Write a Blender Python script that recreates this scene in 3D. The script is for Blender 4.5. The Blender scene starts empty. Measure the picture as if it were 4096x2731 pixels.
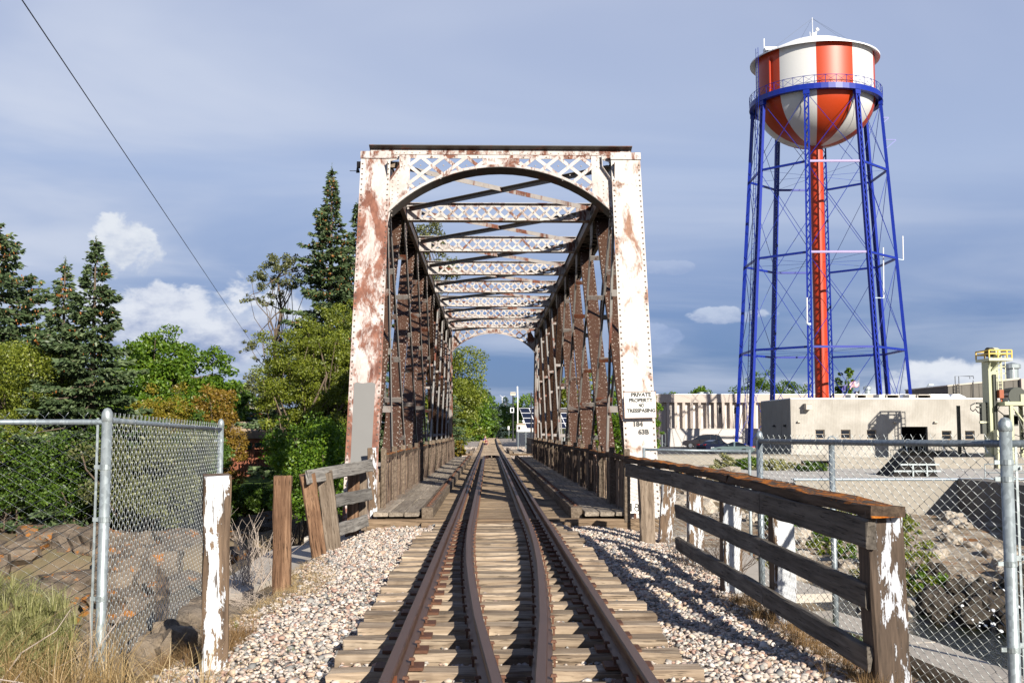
import bpy, bmesh, math, random
import numpy as np
from mathutils import Vector, Matrix, noise as mnoise
R = math.radians
random.seed(7)
rng = np.random.default_rng(7)
scene = bpy.context.scene
COL = scene.collection

# ------------------------------------------------------------------ camera
F = 4300.0                                   # focal length in photo pixels (photo is 4096 x 2731)
CAM = Vector((-0.17, 0.0, 1.56))             # 1.56 m above the tops of the ties; x is measured from the track centre
YAW, PITCH = 1.235, 4.78
cam = bpy.data.cameras.new('camera')
cam.sensor_width = 36.0
cam.lens = 36.0 * F / 4096.0
cam.clip_start, cam.clip_end = 0.1, 9000
camo = bpy.data.objects.new('camera', cam)
camo.location = CAM
camo.rotation_euler = (R(90 + PITCH), 0, R(-YAW))
COL.objects.link(camo)
scene.camera = camo
CR = camo.rotation_euler.to_matrix()

def ray(px, py):
    return CR @ Vector(((px - 2048.0) / F, -(py - 1365.5) / F, -1.0))
def at(px, py, Y=None, z=None):
    """photo pixel -> world point at a known distance along the track (Y) or height (z)"""
    d = ray(px, py)
    t = (Y - CAM.y) / d.y if Y is not None else (z - CAM.z) / d.z
    return CAM + d * t
def onplane(px, py, p, n):
    d = ray(px, py)
    return CAM + d * ((p - CAM).dot(n) / d.dot(n))

# ------------------------------------------------------------------ light
SUN_A, SUN_E = 25.5, 24.0                    # degrees right of straight behind the camera, elevation
sdir = Vector((math.sin(R(SUN_A)) * math.cos(R(SUN_E)), -math.cos(R(SUN_A)) * math.cos(R(SUN_E)), math.sin(R(SUN_E))))
sl = bpy.data.lights.new('sun', 'SUN')
sl.energy = 5.0
sl.angle = R(0.53)
sl.color = (1.0, 0.93, 0.82)
so = bpy.data.objects.new('sun', sl)
so.rotation_euler = sdir.to_track_quat('Z', 'Y').to_euler()
so.location = (20, -40, 30)
COL.objects.link(so)

scene.view_settings.view_transform = 'Standard'
scene.view_settings.look = 'None'
EXPO = 0.8
SK = 2.0 ** -EXPO                            # sky colours below are given as they look in the picture
scene.view_settings.exposure = EXPO
scene.view_settings.gamma = 1.0
scene.view_settings.use_curve_mapping = False
scene.render.engine = 'CYCLES'
scene.cycles.use_denoising = True
scene.cycles.max_bounces = 6
scene.cycles.diffuse_bounces = 3
scene.cycles.glossy_bounces = 3
scene.cycles.transparent_max_bounces = 8
scene.cycles.caustics_reflective = False
scene.cycles.caustics_refractive = False

# ------------------------------------------------------------------ node helper
class NT:
    def __init__(s, tree):
        s.t = tree
    def nd(s, typ, ins=None, **props):
        n = s.t.nodes.new('ShaderNode' + typ)
        for k, v in props.items():
            setattr(n, k, v)
        for k, v in (ins or {}).items():
            sock = n.inputs[k]
            if isinstance(v, bpy.types.NodeSocket):
                s.t.links.new(v, sock)
            else:
                sock.default_value = v
        return n
    def noise(s, vec, scale, detail=4, rough=0.55, dist=0.0):
        return s.nd('TexNoise', {'Vector': vec, 'Scale': scale, 'Detail': detail, 'Roughness': rough, 'Distortion': dist}).outputs['Fac']
    def math(s, op, a, b=0.0, c=0.0, clamp=False):
        n = s.nd('Math', {0: a, 1: b, 2: c}, operation=op, use_clamp=clamp)
        return n.outputs[0]
    def ramp(s, fac, *stops):
        n = s.nd('ValToRGB', {0: fac})
        e = n.color_ramp.elements
        while len(e) < len(stops):
            e.new(0.5)
        for el, (p, c) in zip(e, stops):
            el.position = p
            el.color = c if len(c) == 4 else (*c, 1)
        return n.outputs[0]
    def step(s, fac, lo, hi):
        return s.nd('MapRange', {0: fac, 1: lo, 2: hi, 3: 0.0, 4: 1.0}, interpolation_type='SMOOTHSTEP').outputs[0]
    def mix(s, fac, a, b):
        n = s.nd('Mix', data_type='RGBA')
        for i, v in ((0, fac), (6, a), (7, b)):
            if isinstance(v, bpy.types.NodeSocket):
                s.t.links.new(v, n.inputs[i])
            else:
                n.inputs[i].default_value = v if i == 0 else (*v[:3], 1)
        return n.outputs[2]
    def mul(s, a, b):
        n = s.nd('Mix', data_type='RGBA', blend_type='MULTIPLY')
        n.inputs[0].default_value = 1.0
        for i, v in ((6, a), (7, b)):
            if isinstance(v, bpy.types.NodeSocket):
                s.t.links.new(v, n.inputs[i])
            else:
                n.inputs[i].default_value = (*v[:3], 1)
        return n.outputs[2]
    def scalev(s, vec, sc):
        return s.nd('VectorMath', {0: vec, 1: sc}, operation='MULTIPLY').outputs[0]
    def coords(s, sc=(1, 1, 1), rand=True):
        o = s.nd('TexCoord').outputs['Object']
        if rand:
            r = s.nd('ObjectInfo').outputs['Random']
            off = s.math('MULTIPLY', r, 57.0)
            o = s.nd('VectorMath', {0: o, 1: off}, operation='ADD').outputs[0]
        return s.scalev(o, sc)
    def bump(s, h, strength=0.4, dist=0.01):
        return s.nd('Bump', {'Height': h, 'Strength': strength, 'Distance': dist}).outputs[0]

MATS = {}
def new_mat(name):
    m = bpy.data.materials.new(name)
    m.use_nodes = True
    m.node_tree.nodes.clear()
    MATS[name] = m
    return m, NT(m.node_tree)
def finish(n, col, rough=0.7, metal=0.0, normal=None, spec=0.4):
    ins = {'Base Color': col if isinstance(col, bpy.types.NodeSocket) else (*col[:3], 1), 'Roughness': rough, 'Metallic': metal, 'Specular IOR Level': spec}
    if normal is not None:
        ins['Normal'] = normal
    b = n.nd('BsdfPrincipled', ins)
    o = n.nd('OutputMaterial', {0: b.outputs[0]})
    return b

# ------------------------------------------------------------------ sky: pale layered cloud over a clear blue sky
w = bpy.data.worlds.new('World')
scene.world = w
w.use_nodes = True
w.node_tree.nodes.clear()
n = NT(w.node_tree)
sky = n.nd('TexSky', sky_type='NISHITA', sun_disc=False, sun_elevation=R(SUN_E), sun_rotation=R(180 - SUN_A), altitude=1400, air_density=1.0, dust_density=0.6, ozone_density=1.5)
gen = n.nd('TexCoord').outputs['Generated']
sep = n.nd('SeparateXYZ', {0: gen})
X_, Y_, Z_ = sep.outputs
zc = n.math('MAXIMUM', Z_, 0.0)
den = n.math('ADD', zc, 0.10)
uv = n.nd('CombineXYZ', {0: n.math('DIVIDE', X_, den), 1: n.math('DIVIDE', Y_, den), 2: 0.0}).outputs[0]
base = n.scalev(sky.outputs[0], (0.085, 0.085, 0.085))
# grey-blue storm layer: darker towards the horizon
layer = n.ramp(zc, (0.0, (0.09, 0.18, 0.41)), (0.07, (0.12, 0.22, 0.47)), (0.13, (0.22, 0.32, 0.58)), (0.23, (0.43, 0.53, 0.77)), (0.38, (0.41, 0.49, 0.72)), (0.55, (0.15, 0.22, 0.43)), (1.0, (0.035, 0.08, 0.23)))
col = n.mix(0.85, base, layer)
# broad soft bands of lighter cloud
f1 = n.noise(n.scalev(uv, (0.55, 0.95, 1)), 0.9, 5, 0.5, 0.6)
f1 = n.step(f1, 0.38, 0.68)
side = n.step(n.math('SUBTRACT', n.math('MULTIPLY', X_, -1.0), n.math('MULTIPLY', zc, 0.25)), -0.75, 0.55)
lift = n.math('MULTIPLY', f1, n.math('ADD', n.math('MULTIPLY', side, 0.7), 0.25), clamp=True)
lift = n.math('MULTIPLY', lift, n.nd('MapRange', {0: zc, 1: 0.40, 2: 0.62, 3: 1.0, 4: 0.15}).outputs[0])
col = n.mix(lift, col, (0.64, 0.70, 0.84))
# paler cloud low on both sides of the storm
edge = n.step(n.math('ABSOLUTE', n.math('SUBTRACT', X_, 0.06)), 0.16, 0.50)
lowb = n.math('MULTIPLY', edge, n.nd('MapRange', {0: zc, 1: 0.02, 2: 0.30, 3: 1.0, 4: 0.0}, interpolation_type='SMOOTHSTEP').outputs[0])
f2 = n.noise(n.scalev(gen, (1, 1, 3.2)), 5.5, 6, 0.55)
lowb = n.math('MULTIPLY', lowb, n.step(f2, 0.30, 0.62))
col = n.mix(n.math('MULTIPLY', lowb, 0.70), col, (0.50, 0.58, 0.74))
# cumulus
def cumulus(col, cx, cz, rx, rz, thr, sc, seed, top=(0.90, 0.93, 0.98), bot=(0.36, 0.44, 0.64), op=0.93):
    dx = n.math('DIVIDE', n.math('SUBTRACT', X_, cx), rx)
    dz = n.math('DIVIDE', n.math('SUBTRACT', Z_, cz), rz)
    d2 = n.math('ADD', n.math('MULTIPLY', dx, dx), n.math('MULTIPLY', dz, dz))
    fall = n.nd('MapRange', {0: d2, 1: 0.0, 2: 1.0, 3: 1.0, 4: 0.0}).outputs[0]
    front = n.step(Y_, 0.0, 0.2)
    v = n.nd('VectorMath', {0: gen, 1: (seed, seed * 2, 0)}, operation='ADD').outputs[0]
    f = n.noise(n.scalev(v, (1, 1, 1.25)), sc, 9, 0.58, 0.25)
    a = n.math('ADD', n.math('MULTIPLY', n.math('SUBTRACT', f, 0.5), 1.9), n.math('SUBTRACT', fall, thr))
    a = n.math('MULTIPLY', n.step(a, 0.0, 0.22), front)
    g = n.noise(n.scalev(v, (1, 1, 1.8)), sc * 0.9, 7, 0.6)
    sh = n.step(n.math('ADD', n.math('MULTIPLY', dz, 0.30), n.math('MULTIPLY', g, 1.3)), 0.40, 0.80)
    return n.mix(n.math('MULTIPLY', a, op), col, n.mix(sh, bot, top))
col = cumulus(col, -0.318, 0.160, 0.050, 0.040, 0.60, 24, 3.3, top=(0.80, 0.84, 0.90), bot=(0.50, 0.57, 0.72))
col = cumulus(col, -0.270, 0.100, 0.15, 0.060, 0.58, 19, 8.7, top=(0.78, 0.82, 0.90), bot=(0.29, 0.37, 0.59))
col = cumulus(col, 0.162, 0.150, 0.045, 0.010, 0.55, 30, 4.4, top=(0.50, 0.58, 0.77), bot=(0.35, 0.44, 0.66), op=0.45)
col = cumulus(col, 0.215, 0.105, 0.055, 0.012, 0.55, 34, 14.4, top=(0.66, 0.73, 0.87), op=0.65)
col = cumulus(col, 0.150, 0.085, 0.040, 0.022, 0.55, 26, 21.4, top=(0.42, 0.52, 0.75), bot=(0.28, 0.38, 0.62), op=0.55)
col = cumulus(col, 0.42, 0.03, 0.22, 0.05, 0.50, 13, 31.0, top=(0.82, 0.86, 0.93))
bg = n.nd('Background', {0: n.scalev(col, (10.0 * SK, 10.0 * SK, 10.0 * SK)), 1: 0.1})
n.nd('OutputWorld', {0: bg.outputs[0]})

# ------------------------------------------------------------------ materials
def wood(name, axis, dark, mid, light, rough=0.85, grain=26.0, bs=0.5, knots=True, wear=0.35):
    m, n = new_mat(name)
    sc = [1, 1, 1]
    sc[axis] = 0.055
    v = n.coords(tuple(sc))
    g = n.noise(v, grain, 6, 0.65, 0.35)
    g2 = n.noise(v, grain * 3.1, 3, 0.6)
    big = n.noise(n.coords((1, 1, 1)), 2.3, 4, 0.6)
    c = n.ramp(g, (0.25, dark), (0.48, mid), (0.72, light))
    c = n.mix(n.math('MULTIPLY', n.step(big, 0.45, 0.75), wear), c, dark)
    r = n.nd('ObjectInfo').outputs['Random']
    k = n.nd('MapRange', {0: r, 1: 0, 2: 1, 3: 0.72, 4: 1.18}).outputs[0]
    c = n.scalev(c, n.nd('CombineXYZ', {0: k, 1: k, 2: n.math('MULTIPLY', k, 0.98)}).outputs[0])
    crack = n.step(g2, 0.32, 0.42)
    c = n.mix(n.math('MULTIPLY', n.math('SUBTRACT', 1.0, crack), 0.7), c, tuple(x * 0.35 for x in dark))
    h = n.math('ADD', n.math('MULTIPLY', g, 0.6), n.math('MULTIPLY', crack, 0.5))
    finish(n, c, rough, normal=n.bump(h, bs, 0.012), spec=0.2)
    return m
def painted_wood(name, axis, cover, wdark=(0.05, 0.033, 0.022), wmid=(0.17, 0.115, 0.075), paint=(0.56, 0.58, 0.60), front=None, xl=1.0):
    m, n = new_mat(name)
    sc = [1, 1, 1]
    sc[axis] = 0.10
    v = n.coords(tuple(sc))
    g = n.noise(v, 30, 6, 0.65, 0.3)
    c = n.ramp(g, (0.3, wdark), (0.65, wmid))
    p = n.noise(n.coords(tuple(0.45 if i == axis else 1 for i in range(3))), 5.5, 8, 0.68, 0.6)
    p = n.math('ADD', p, n.math('MULTIPLY', n.math('SUBTRACT', g, 0.5), 0.55))
    f = n.step(p, cover - 0.008, cover + 0.008)
    f = n.math('MAXIMUM', f, n.nd('MapRange', {0: g, 1: 0.345, 2: 0.385, 3: 0.9, 4: 0.0}).outputs[0])
    if front:
        ob = n.nd('TexCoord').outputs['Object']; sx = n.nd('SeparateXYZ', {0: ob}).outputs
        wob = n.math('MULTIPLY', n.math('SUBTRACT', p, 0.5), 0.35)
        f = n.math('MAXIMUM', f, n.step(n.math('ADD', sx[1], n.math('MULTIPLY', wob, 0.1)), -front, -front + 0.004))
        f = n.math('MAXIMUM', f, n.step(n.math('ADD', sx[0], wob), xl, xl + 0.006))
        f = n.math('MAXIMUM', f, n.step(n.math('SUBTRACT', n.math('MULTIPLY', sx[0], -1.0), wob), 0.082, 0.088))
    tone = n.noise(n.coords(), 9, 4)
    pc = n.mix(tone, tuple(x * 0.9 for x in paint), paint)
    c = n.mix(f, pc, c)
    h = n.math('ADD', n.math('MULTIPLY', g, 0.4), n.math('MULTIPLY', n.math('SUBTRACT', 1.0, f), 0.5))
    finish(n, c, 0.75, normal=n.bump(h, 0.5, 0.01), spec=0.25)
    return m
def steel(name, paint, rust_lo, rust=((0.055, 0.016, 0.008), (0.20, 0.075, 0.042)), chips=None, rough=0.55, scale=2.2, streak=True, pvar=0.12, stain=0.0):
    """old paint over rust; rust_lo = noise level above which the rust shows through"""
    m, n = new_mat(name)
    v = n.coords((1, 1, 0.42) if streak else (1, 1, 1))
    a = n.noise(v, scale, 9, 0.62, 0.8)
    brush = n.noise(n.coords((1, 1, 0.12)), 22, 5, 0.6, 1.2)
    a2 = n.math('ADD', a, n.math('MULTIPLY', n.math('SUBTRACT', brush, 0.5), 0.22))
    f = n.step(a2, rust_lo, rust_lo + 0.13)
    rc = n.ramp(n.noise(v, scale * 5, 5, 0.6), (0.3, rust[0]), (0.7, rust[1]))
    tone = n.noise(n.coords(), 6, 5, 0.6)
    pc = n.mix(tone, tuple(x * (1 - pvar) for x in paint), tuple(min(1, x * (1 + pvar * 0.4)) for x in paint))
    wide = n.noise(n.coords((1, 1, 0.8)), scale * 0.6, 5, 0.6, 0.5)
    pc = n.mix(n.math('MULTIPLY', n.step(n.math('ADD', wide, n.math('MULTIPLY', n.math('SUBTRACT', brush, 0.5), 0.5)), 0.36, 0.66), stain), pc, tuple(0.5 * x + 0.5 * y for x, y in zip(rust[1], paint)))
    c = n.mix(f, pc, rc)
    fine = n.noise(n.coords(), 17, 7, 0.7)
    c = n.mix(n.math('MULTIPLY', n.step(fine, 0.66, 0.70), 0.85), c, rust[0])
    if chips:
        ch = n.noise(n.coords((1, 1, 1)), 26, 4, 0.6)
        c = n.mix(n.step(ch, 0.63, 0.66), c, chips)
    h = n.math('ADD', n.math('MULTIPLY', f, -0.5), n.math('MULTIPLY', brush, 0.25))
    finish(n, c, rough, normal=n.bump(h, 0.25, 0.004), spec=0.35)
    return m
def plain(name, col, rough=0.6, metal=0.0, var=0.12, scale=6.0, bs=0.0, spec=0.4):
    m, n = new_mat(name)
    f = n.noise(n.coords(), scale, 5, 0.6)
    c = n.mix(f, tuple(x * (1 - var) for x in col), tuple(min(1, x * (1 + var)) for x in col))
    finish(n, c, rough, metal, n.bump(f, bs, 0.01) if bs else None, spec)
    return m
def galv(name, col=(0.29, 0.33, 0.34)):
    m, n = new_mat(name)
    vo = n.nd('TexVoronoi', {'Vector': n.coords((1, 1, 0.6)), 'Scale': 42.0}).outputs['Color']
    vv = n.nd('SeparateColor', {0: vo}).outputs[0]
    f = n.noise(n.coords((1, 1, 0.25)), 5, 5, 0.6)
    c = n.mix(vv, tuple(x * 0.8 for x in col), tuple(min(1, x * 1.25) for x in col))
    c = n.mix(n.math('MULTIPLY', n.step(f, 0.55, 0.7), 0.4), c, (0.42, 0.44, 0.43))
    finish(n, c, 0.45, 0.45, spec=0.4)
    return m
def leafmat(name, c1, c2, c3, trans=0.35, rough=0.6):
    m, n = new_mat(name)
    r = n.nd('NewGeometry').outputs['Random Per Island']
    c = n.ramp(r, (0.0, c1), (0.55, c2), (1.0, c3))
    big = n.noise(n.coords((1, 1, 1), False), 0.55, 4, 0.6)
    c = n.mix(n.math('MULTIPLY', n.step(big, 0.45, 0.7), 0.45), c, c1)
    d = n.nd('BsdfDiffuse', {0: c})
    t = n.nd('BsdfTranslucent', {0: n.scalev(c, (1.15, 1.2, 0.7))})
    g = n.nd('BsdfGlossy', {0: (1, 1, 1, 1), 'Roughness': 0.5})
    mx = n.nd('MixShader', {0: trans, 1: d.outputs[0], 2: t.outputs[0]})
    mx2 = n.nd('MixShader', {0: 0.03, 1: mx.outputs[0], 2: g.outputs[0]})
    n.nd('OutputMaterial', {0: mx2.outputs[0]})
    return m
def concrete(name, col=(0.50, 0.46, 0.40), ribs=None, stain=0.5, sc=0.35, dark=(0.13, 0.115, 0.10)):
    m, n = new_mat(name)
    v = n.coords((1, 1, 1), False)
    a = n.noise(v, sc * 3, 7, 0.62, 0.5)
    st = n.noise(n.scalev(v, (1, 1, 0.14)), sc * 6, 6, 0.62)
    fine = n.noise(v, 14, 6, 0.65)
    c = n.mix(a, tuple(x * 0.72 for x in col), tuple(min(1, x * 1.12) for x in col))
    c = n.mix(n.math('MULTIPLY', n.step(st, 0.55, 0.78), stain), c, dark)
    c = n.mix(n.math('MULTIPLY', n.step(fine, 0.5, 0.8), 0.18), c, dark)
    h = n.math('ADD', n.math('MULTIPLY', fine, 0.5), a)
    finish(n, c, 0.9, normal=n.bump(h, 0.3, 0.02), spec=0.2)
    return m

wood('tie_wood', 0, (0.075, 0.050, 0.035), (0.28, 0.215, 0.155), (0.47, 0.385, 0.295), grain=20, bs=0.8, wear=0.6)
wood('bridge_tie_wood', 0, (0.085, 0.058, 0.038), (0.26, 0.19, 0.125), (0.42, 0.32, 0.225), grain=20)
wood('deck_plank_wood', 1, (0.12, 0.10, 0.085), (0.28, 0.235, 0.19), (0.41, 0.36, 0.30), grain=20)
wood('guard_timber_wood', 1, (0.05, 0.038, 0.028), (0.15, 0.115, 0.085), (0.25, 0.20, 0.155), grain=22)
wood('end_timber_wood', 0, (0.06, 0.04, 0.026), (0.165, 0.115, 0.075), (0.26, 0.19, 0.13), grain=22)
wood('post_wood_brown', 2, (0.040, 0.021, 0.012), (0.135, 0.075, 0.044), (0.30, 0.185, 0.115), grain=24, bs=0.8)
wood('post_wood_grey', 2, (0.075, 0.055, 0.04), (0.215, 0.165, 0.125), (0.36, 0.295, 0.235), grain=24, bs=0.8)
wood('rail_wood_grey', 0, (0.075, 0.068, 0.062), (0.18, 0.168, 0.155), (0.30, 0.285, 0.265), grain=20, bs=0.6)
wood('rail_wood_dark', 1, (0.045, 0.038, 0.032), (0.125, 0.108, 0.092), (0.21, 0.185, 0.16), grain=20, bs=0.7)
wood('plank_wood', 2, (0.07, 0.045, 0.03), (0.24, 0.17, 0.12), (0.42, 0.34, 0.265), grain=24, bs=0.7, wear=0.6)
painted_wood('white_post_wood', 2, 0.655, front=0.078, xl=0.040)
painted_wood('white_face_wood', 2, 0.66, front=0.080, xl=0.12)
painted_wood('flaked_post_wood', 2, 0.50)
painted_wood('worn_post_wood', 2, 0.46, wdark=(0.03, 0.022, 0.016), wmid=(0.10, 0.07, 0.05), paint=(0.46, 0.48, 0.52), front=0.10, xl=0.2)
m, n = new_mat('lichen_wood')
g = n.noise(n.coords((1, 0.06, 1)), 24, 5, 0.6)
c = n.ramp(g, (0.3, (0.035, 0.025, 0.018)), (0.7, (0.12, 0.085, 0.06)))
up = n.nd('SeparateXYZ', {0: n.nd('NewGeometry').outputs['Normal']}).outputs[2]
l = n.noise(n.coords((1, 0.5, 1)), 9, 7, 0.7)
f = n.math('MULTIPLY', n.step(l, 0.46, 0.56), n.step(up, 0.35, 0.75))
lc = n.ramp(n.noise(n.coords(), 40, 3), (0.35, (0.28, 0.075, 0.010)), (0.62, (0.42, 0.15, 0.02)), (0.75, (0.42, 0.36, 0.16)))
finish(n, n.mix(f, c, lc), 0.9, normal=n.bump(n.math('ADD', g, f), 0.7, 0.012), spec=0.15)

steel('end_post_rusty', (0.50, 0.465, 0.44), 0.425, scale=1.9, stain=0.75, rust=((0.085, 0.026, 0.014), (0.25, 0.105, 0.065)))
steel('end_post_white', (0.50, 0.475, 0.445), 0.54, scale=1.9, stain=0.35, rust=((0.10, 0.04, 0.02), (0.30, 0.16, 0.10)))
steel('portal_white', (0.48, 0.455, 0.43), 0.48, scale=2.8, stain=0.5)
steel('strut_white', (0.44, 0.42, 0.395), 0.50, scale=2.8, stain=0.4)
steel('brown_steel', (0.068, 0.034, 0.021), 0.54, rust=((0.026, 0.013, 0.009), (0.085, 0.034, 0.021)), chips=(0.42, 0.37, 0.32), scale=2.5, pvar=0.3)
steel('grey_steel', (0.25, 0.24, 0.225), 0.55, rust=((0.07, 0.022, 0.012), (0.20, 0.07, 0.045)), scale=1.6, pvar=0.25)
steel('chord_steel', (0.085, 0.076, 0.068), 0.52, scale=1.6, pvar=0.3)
steel('far_member_steel', (0.30, 0.275, 0.255), 0.46, scale=1.6, pvar=0.3)
plain('rivet_pale', (0.30, 0.26, 0.23), 0.55, var=0.3, scale=30)
plain('rivet_rusty', (0.11, 0.082, 0.066), 0.55, var=0.35, scale=30)
plain('grey_primer', (0.16, 0.157, 0.15), 0.6, var=0.05, scale=3)
m, n = new_mat('rail_steel')
a = n.noise(n.coords((1, 0.25, 1), False), 14, 6, 0.6)
c = n.ramp(a, (0.3, (0.042, 0.021, 0.014)), (0.7, (0.100, 0.050, 0.032)))
up = n.nd('SeparateXYZ', {0: n.nd('NewGeometry').outputs['Normal']}).outputs[2]
c = n.mix(n.math('MULTIPLY', n.step(up, 0.8, 0.97), 0.75), c, (0.105, 0.068, 0.056))
finish(n, c, 0.48, 0.25, n.bump(a, 0.15, 0.004), 0.45)
plain('rust_iron', (0.115, 0.052, 0.030), 0.7, 0.2, 0.4, 30, 0.4)
plain('rust_bright', (0.22, 0.07, 0.025), 0.8, 0.0, 0.4, 30, 0.4)
galv('galvanised')
galv('galvanised_rail', (0.20, 0.235, 0.26))
plain('chain_wire', (0.46, 0.49, 0.49), 0.42, 0.5, 0.15)
plain('old_wire', (0.13, 0.09, 0.07), 0.6, 0.4, 0.3)
plain('black_wire', (0.02, 0.02, 0.022), 0.6)
plain('sign_white', (0.80, 0.78, 0.72), 0.45, var=0.05)
steel('sign_face', (0.80, 0.78, 0.72), 0.69, rust=((0.07, 0.022, 0.008), (0.22, 0.08, 0.03)), scale=6, streak=False, rough=0.45)
plain('sign_ink', (0.035, 0.035, 0.035), 0.6, var=0.3, scale=40)
plain('sign_ink_faded', (0.50, 0.50, 0.47), 0.6, var=0.2, scale=40)
plain('sign_edge', (0.13, 0.05, 0.025), 0.7, var=0.3, scale=20)
# tower
plain('tower_blue', (0.004, 0.020, 0.25), 0.4, var=0.15, scale=1.2)
plain('tower_sheen', (0.26, 0.21, 0.40), 0.5, var=0.2, scale=8)
steel('tank_white', (0.58, 0.58, 0.56), 0.66, rust=((0.30, 0.22, 0.12), (0.5, 0.4, 0.28)), scale=0.7, rough=0.35, pvar=0.05)
steel('tank_red', (0.40, 0.040, 0.006), 0.66, rust=((0.46, 0.12, 0.03), (0.50, 0.18, 0.06)), scale=0.9, rough=0.4, pvar=0.10)
plain('pipe_red', (0.40, 0.034, 0.006), 0.45, var=0.12, scale=0.8)
# buildings
concrete('plant_concrete', (0.50, 0.47, 0.42), stain=0.45, sc=0.16)
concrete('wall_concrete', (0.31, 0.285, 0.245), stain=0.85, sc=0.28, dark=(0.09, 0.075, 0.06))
concrete('cap_concrete', (0.44, 0.40, 0.345), stain=0.3, sc=0.8)
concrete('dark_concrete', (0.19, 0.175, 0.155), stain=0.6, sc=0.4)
plain('stucco_white', (0.62, 0.57, 0.53), 0.85, var=0.04, scale=0.5)
plain('stucco_pink', (0.44, 0.38, 0.335), 0.85, var=0.05, scale=0.5)
plain('block_white', (0.50, 0.47, 0.44), 0.85, var=0.05, scale=2)
plain('dark_cladding', (0.13, 0.12, 0.105), 0.8, var=0.25, scale=1.2)
plain('roof_white', (0.76, 0.77, 0.79), 0.6, var=0.05)
plain('metal_tan', (0.46, 0.42, 0.36), 0.6, var=0.1)
plain('frame_tan', (0.36, 0.29, 0.21), 0.6)
plain('dark_glass', (0.010, 0.013, 0.018), 0.08, spec=0.6, var=0.02)
plain('interior_dark', (0.012, 0.010, 0.009), 0.9)
plain('machine_green', (0.40, 0.41, 0.27), 0.5, var=0.12, scale=2)
plain('machine_cream', (0.50, 0.50, 0.34), 0.5, var=0.1, scale=2)
plain('machine_dark', (0.05, 0.055, 0.045), 0.6, var=0.3)
plain('safety_yellow', (0.60, 0.40, 0.07), 0.5, var=0.08)
plain('box_red', (0.28, 0.075, 0.03), 0.6)
plain('box_blue', (0.42, 0.52, 0.60), 0.5)
plain('asphalt', (0.050, 0.049, 0.050), 0.9, var=0.25, scale=3, bs=0.2)
plain('brick_red', (0.36, 0.125, 0.065), 0.85, var=0.2, scale=9)
plain('red_trim', (0.55, 0.03, 0.02), 0.5)
plain('shingle', (0.30, 0.225, 0.155), 0.9, var=0.35, scale=3)
plain('redwood', (0.22, 0.075, 0.040), 0.75, var=0.25, scale=8)
plain('car_grey', (0.045, 0.040, 0.045), 0.22, 0.5, 0.03, spec=0.6)
plain('car_navy', (0.012, 0.016, 0.040), 0.22, 0.4, 0.03, spec=0.6)
plain('car_silver', (0.26, 0.36, 0.36), 0.22, 0.5, 0.03, spec=0.6)
plain('tyre', (0.018, 0.018, 0.018), 0.9)
plain('chrome', (0.6, 0.6, 0.6), 0.2, 0.9, 0.05)
plain('tail_red', (0.5, 0.01, 0.01), 0.3)
plain('lamp_clear', (0.7, 0.75, 0.8), 0.15)
plain('solar_cell', (0.012, 0.016, 0.035), 0.12, var=0.1, spec=0.6)
plain('pole_dark', (0.02, 0.022, 0.026), 0.5)
plain('pole_white', (0.7, 0.7, 0.7), 0.5)
# nature
plain('bark', (0.115, 0.085, 0.062), 0.95, var=0.4, scale=14, bs=0.6)
plain('bark_red', (0.20, 0.10, 0.06), 0.95, var=0.4, scale=14, bs=0.6)
plain('twig_pale', (0.36, 0.30, 0.25), 0.9, var=0.25)
plain('twig_dark', (0.13, 0.10, 0.08), 0.9, var=0.25)
leafmat('leaf_spruce', (0.045, 0.075, 0.030), (0.085, 0.128, 0.055), (0.150, 0.195, 0.085), 0.15)
leafmat('leaf_bluespruce', (0.045, 0.080, 0.062), (0.085, 0.130, 0.105), (0.14, 0.19, 0.155), 0.12)
leafmat('leaf_cone', (0.20, 0.07, 0.018), (0.34, 0.13, 0.030), (0.44, 0.20, 0.05), 0.05)
leafmat('leaf_willow', (0.095, 0.125, 0.012), (0.175, 0.215, 0.020), (0.275, 0.300, 0.035), 0.38)
leafmat('leaf_green', (0.055, 0.120, 0.008), (0.110, 0.205, 0.012), (0.195, 0.285, 0.022), 0.40)
leafmat('leaf_dark', (0.038, 0.080, 0.010), (0.075, 0.140, 0.015), (0.130, 0.205, 0.024), 0.33)
leafmat('leaf_gold', (0.165, 0.150, 0.012), (0.235, 0.195, 0.020), (0.31, 0.22, 0.025), 0.3)
leafmat('leaf_rust', (0.16, 0.095, 0.015), (0.245, 0.150, 0.018), (0.30, 0.21, 0.030), 0.3)
leafmat('leaf_olive', (0.070, 0.082, 0.028), (0.125, 0.135, 0.045), (0.19, 0.195, 0.075), 0.2)
leafmat('leaf_sage', (0.15, 0.16, 0.055), (0.28, 0.285, 0.11), (0.44, 0.41, 0.21), 0.25)
leafmat('straw', (0.27, 0.175, 0.075), (0.42, 0.30, 0.145), (0.56, 0.44, 0.25), 0.25)
leafmat('straw_brown', (0.13, 0.075, 0.030), (0.23, 0.14, 0.060), (0.36, 0.23, 0.11), 0.2)
m, n = new_mat('gravel_stones')
r = n.nd('NewGeometry').outputs['Random Per Island']
c = n.ramp(r, (0.0, (0.12, 0.13, 0.135)), (0.13, (0.27, 0.27, 0.26)), (0.28, (0.48, 0.41, 0.35)), (0.48, (0.60, 0.52, 0.45)), (0.62, (0.54, 0.42, 0.30)), (0.76, (0.32, 0.19, 0.15)), (0.88, (0.42, 0.36, 0.32)), (0.95, (0.64, 0.60, 0.56)))
f = n.noise(n.coords((1, 1, 1), False), 45, 4, 0.6)
c = n.mix(n.math('MULTIPLY', f, 0.35), c, (0.25, 0.21, 0.17))
finish(n, c, 0.75, normal=n.bump(f, 0.3, 0.004), spec=0.3)
m, n = new_mat('gravel_bed')
v = n.coords((1, 1, 1), False)
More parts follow.
